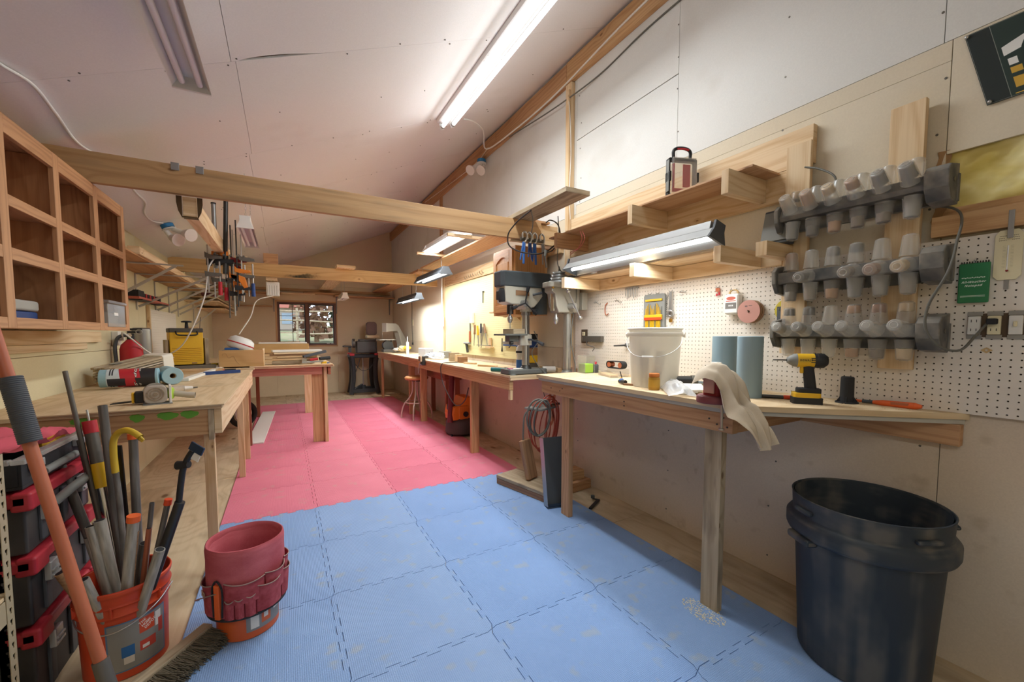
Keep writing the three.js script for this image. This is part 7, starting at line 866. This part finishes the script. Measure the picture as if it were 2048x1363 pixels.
  [[-95, -50, .13, .27, .014], [-28, 30, .19, .285, .012], [30, 75, .19, .29, .016], [75, 120, .19, .30, .016], [-28, -14, .125, .21, .008], [-14, 0, .125, .215, .008], [0, 16, .125, .22, .008], [16, 62, .13, .25, .018], [62, 105, .13, .255, .018], [105, 150, .13, .26, .018]].forEach(([a, c, y0, y1, bl]) => { const k = part(b2, 'pocket', pocket(a, c, y0, y1, bl), cvD), E = []; for (let i = 0; i <= 8; i++) { const u = i / 8, g = R(a + (c - a) * u), r = .1545 + bl * Math.sin(Math.PI * u); E.push(V(Math.sin(g) * r, y1 - .008 * Math.sin(Math.PI * u), Math.cos(g) * r)); } part(k, 'piping', tube(E, .0026, 20, 5), M.pipingR ??= std(0xa58a80, .9)); for (const q of [a, c]) { const g = R(q), r = .1545; part(k, 'seam', rod([Math.sin(g) * r, y0, Math.cos(g) * r], [Math.sin(g) * r, y1, Math.cos(g) * r], .0018, .0018, 5), M.redDark); } });
  part(b2, 'bound_edge', lathe([[.15, .115], [.156, .118], [.156, .126], [.15, .128]], 64), M.blackSoft); part(b2, 'handle_slot', tube([[-.02, .14, 0], [-.021, .27, 0], [0, .298, .0], [.021, .27, 0], [.02, .14, 0]].map(([x, y]) => { const a = R(-39) + x / .155; return V(Math.sin(a) * .158, y, Math.cos(a) * .158); }), .004, 40, 6), M.blackSoft); part(b2, 'bail_tab', [box(.026, .15, .012, .003).translate(0, .205, .156).rotateY(R(-39))], M.orangeB); part(b2, 'bail', tube([[-.1, .245, .125], [-.145, .23, .1], [-.185, .2, .05], [-.18, .17, .0]].map(q => V(...q)), .0028, 24, 6), M.steel);
  { const lab = canvasTex(128, 64, (g, w, h) => { g.fillStyle = '#c9b49a'; g.fillRect(0, 0, w, h); g.strokeStyle = '#6b4a3a'; g.lineWidth = 4; g.strokeRect(4, 4, w - 8, h - 8); g.fillStyle = '#5b3a34'; g.font = 'bold 34px sans-serif'; g.textAlign = 'center'; g.fillText('Boss', w / 2, 44); }); part(b2, 'maker_tag', new THREE.PlaneGeometry(.05, .028).translate(0, .225, .1665).rotateY(R(-68)), mapM(lab, .8)); const l2 = canvasTex(256, 128, (g, w, h) => { g.fillStyle = '#8a8682'; g.fillRect(0, 0, w, h); g.fillStyle = '#e5ddd2'; g.fillRect(w * .1, h * .2, w * .2, h * .7); g.fillRect(w * .72, h * .1, w * .26, h * .4); g.fillStyle = '#d5612f'; g.fillRect(w * .36, h * .1, w * .25, h * .7); g.fillStyle = '#e5ddd2'; g.fillRect(w * .42, h * .3, w * .12, h * .3); g.fillStyle = '#333'; g.font = 'bold 40px sans-serif'; g.fillText('1', w * .78, h * .42); }); part(b2, 'sticker', new THREE.CylinderGeometry(.1275, .1245, .1, 24, 1, true, R(0), R(75)).translate(0, .085, 0), mapM(l2, .5)); }
  // push broom
  { const A = on(425, 1268, 'y', .03), B = V(-.52, .04, -1.86); A.y = .04; const t = thing('push_broom', 'dusty push broom head with dark bristles lying between the buckets and camera', 'broom'); const d = B.clone().sub(A), L = d.length(), X = d.clone().normalize(), N = V(-X.z, 0, X.x); if (N.x < 0) N.negate(); part(t, 'block', bar(A.clone().addScaledVector(N, -.02).add(V(0, .012, 0)), B.clone().addScaledVector(N, -.02).add(V(0, .012, 0)), .055, .045), M.greyWood);
    const br = []; for (let i = 0; i < 900; i++) { const s = rnd() * L, h = rr(-.018, .018); const a = A.clone().addScaledVector(X, s).add(V(0, h + .012, 0)), e = a.clone().addScaledVector(N, .085 + rr(-.015, .015)).addScaledVector(X, rr(-.02, .02)).add(V(0, rr(-.02, .012) - .012, 0)); e.y = Math.max(e.y, .013); a.y = Math.max(a.y, .014); br.push(rod(a, e, .0022, .0012, 4)); } const o = part(t, 'bristles', br, mapM(tex(64, 64, (u, v) => lerp3(hex(0x4d453a), hex(0x8d8068), hash(u * 64 | 0, v * 64 | 0, 3))), .95)); o.userData.kind = 'stuff'; }
  // shovel with orange handle leaning on the rack
  { const top = dp(-60, 520, 1.25), bot = dp(213, 1360, 1.30), d = bot.clone().sub(top).normalize(); const end = bot.clone().addScaledVector(d, (bot.y - .06) / -d.y); const at = v => { const t0 = dp(0, 690, 1.25), f = (v - 690) / (1360 - 690); return t0.clone().lerp(bot, f); }; const t = thing('long_handled_tool', 'orange fibreglass tool handle with a ribbed grey grip leaning by the rack', 'tool'); part(t, 'handle', rod(top, bot, .0165), mapM(tex(128, 256, (u, v) => lerp3(hex(0xa9573a), hex(0xc47452), fbm(u, v, 4, 8, 3, 641))), .5)); const g0 = at(752), g1 = at(878); part(t, 'grip', rod(g0, g1, .026, .026, 24), M.greyPl); const rings = []; for (let i = 0; i < 34; i++) { const c = g0.clone().lerp(g1, (i + .5) / 34); rings.push(new THREE.TorusGeometry(.0255, .0022, 5, 20).applyQuaternion(new THREE.Quaternion().setFromUnitVectors(V(0, 0, 1), d)).translate(c.x, c.y, c.z)); } part(t, 'grip_ribs', rings, M.greyPl); part(t, 'ferrule', rod(at(1318), end, .021, .023), M.iron); part(t, 'blade', prism([[-.06, 0], [.06, 0], [.07, -.05], [-.07, -.05]], .004).translate(end.x, Math.max(end.y - .002, .055), end.z), M.darkSteel); }
  // stacked modular tool boxes
  { const X0 = -1.25, X1 = -.80, Z0 = -2.6, Z1 = -2.05; const red = mapM(tex(128, 128, (u, v) => lerp3(hex(0xa31d2c), hex(0xc43c46), clamp(fbm(u, v, 6, 6, 4, 651) * 1.8 - .4))), .5), dk = mapM(tex(256, 256, (u, v) => lerp3(hex(0x2a292b), hex(0x55504c), clamp(fbm(u, v, 5, 5, 4, 653) * 2 - .7))), .6);
    [[.001, .30, 'bottom, deepest black tool box with a red lid in the stack behind the rack'], [.302, .565, 'second black tool box with a red lid, above the deepest one'], [.567, .80, 'third black tool box with a red lid and grey carry handle']].forEach(([y0, y1, l], i) => { const t = thing('tool_box', l, 'tool box', [0, y0, 0]); const h = y1 - y0; part(t, 'body', bx(X0 + .015, X1 - .015, .0, h - .062, Z0 + .015, Z1 - .015, .01), dk); const lid = part(t, 'lid', [bx(X0, X1, h - .06, h - .012, Z0, Z1, .012), bx(X0 + .05, X1 - .05, h - .011, h - .001, Z0 + .06, Z1 - .06, .003)], red); for (const [x, z] of [[X1 - .05, Z1 - .1], [X1 - .05, Z0]]) part(lid, 'corner_block', bx(x, x + .058, h - .075, h - .006, z, z + .1, .012), red); for (const z of [Z1 - .12, Z0 + .12]) part(t, 'latch', [bx(X1 - .012, X1 + .012, h - .14, h - .07, z - .03, z + .03, .005), bx(X1 + .005, X1 + .018, h - .13, h - .12, z - .028, z + .028, .003), bx(X1 + .005, X1 + .018, h - .11, h - .1, z - .028, z + .028, .003)], M.latchG ??= std(0xb9b9b7, .4, .4)); for (const z of [-2.5, -2.33, -2.16]) part(t, 'side_rib', bx(X1 - .016, X1 - .004, .02, h - .07, z - .02, z + .02, .004), M.greyPl); if (i === 2) part(t, 'carry_handle', tube([[X1 + .005, h - .1, Z1 - .16], [X1 + .045, h - .06, Z1 - .2], [X1 + .045, h - .06, Z0 + .2], [X1 + .005, h - .1, Z0 + .16]], .017, 30, 10), M.midGrey); });
    const o = thing('tote_tray', 'open grey tote tray with clear side bins on top of the tool boxes', 'tray', [0, .801, 0]); part(o, 'tray', [bx(X0 + .03, X1 - .02, 0, .012, Z0 + .04, Z1 - .02), bx(X0 + .03, X0 + .04, .012, .09, Z0 + .04, Z1 - .02), bx(X1 - .03, X1 - .02, .012, .09, Z0 + .04, Z1 - .02), bx(X0 + .04, X1 - .03, .012, .09, Z0 + .04, Z0 + .05), bx(X0 + .04, X1 - .03, .012, .09, Z1 - .03, Z1 - .02)], M.blackSoft); part(o, 'clear_rim', [bx(X1 - .045, X1 - .005, .091, .11, Z0 + .03, Z1 - .01, .005), bx(X0 + .03, X1 - .046, .091, .11, Z1 - .04, Z1 - .01, .005)], M.frost); part(o, 'latch', [bx(X1 - .02, X1 + .005, .06, .09, Z1 - .12, Z1 - .06, .004), bx(X1 - .02, X1 + .005, .06, .09, Z0 + .08, Z0 + .14, .004)], M.latchG); part(o, 'yellow_rule', bx(X1 - .06, X1 - .05, .1, .125, Z0 + .1, Z0 + .3), M.yellow); part(o, 'handle', rod([X1 - .01, .03, Z1 - .14], [X1 - .01, .03, Z0 + .14], .014), M.midGrey);
    const c = new THREE.PlaneGeometry(1, 1, 30, 24), p = c.attributes.position; for (let i = 0; i < p.count; i++) { const u = p.getX(i) + .5, v = p.getY(i) + .5, n = fbm(u, v, 6, 5, 3, 661), r = fbm(u, v, 3, 12, 3, 663); p.setXYZ(i, X0 + .06 + u * .36 + .02 * r, .918 + .03 * Math.sin(u * 14 + v * 6 + n * 4) * n + .03 * n, Z0 + .06 + v * .42); } c.computeVertexNormals(); solo('red_rag', 'crumpled pinkish red rag heaped on the tote tray', 'rag', c, std(0xcf5a68, .95)); }
  // beige slotted steel rack at the frame edge
  { const t = thing('steel_rack', 'beige slotted-angle steel rack with particle board shelves at the near left', 'rack', [0, .0015, 0]); const be = std(0xb6a98c, .55, .2), xs = [-1.24, -.79], zs = [-1.9, -1.2]; const slotted = (flip) => { const pts = [[0, 0], [.04, 0], [.04, .97], [0, .97]]; const holes = []; for (let i = 0; i < 24; i++) { const y = .03 + i * .0385; holes.push([[.015, y], [.022, y], [.022, y + .009], [.026, y + .012], [.026, y + .02], [.013, y + .02], [.013, y + .012], [.015, y + .009]]); } return prism(pts, .002, 0, holes); };
    for (const x of xs) for (const z of zs) { const sx = x > -1 ? -1 : 1, sz = z < -1.5 ? 1 : -1; part(t, 'post', [slotted().scale(sx, 1, 1).translate(x, 0, z), slotted().rotateY(-Math.PI / 2).scale(1, 1, sz).translate(x, 0, z)], be); }
    for (const y of [.955, .52, .1]) { part(t, 'shelf_board', bx(xs[0] + .004, xs[1] - .004, y - .012, y, zs[0] + .004, zs[1] - .004), M.ply); part(t, 'shelf_beam', [bx(xs[1] - .003, xs[1] + .0, y - .085, y - .012, zs[0] + .045, zs[1] - .045, 0), bx(xs[0] + .045, xs[1] - .045, y - .085, y - .012, zs[0] - .003, zs[0], 0)], be); } }
}
renderer.render(scene, camera);
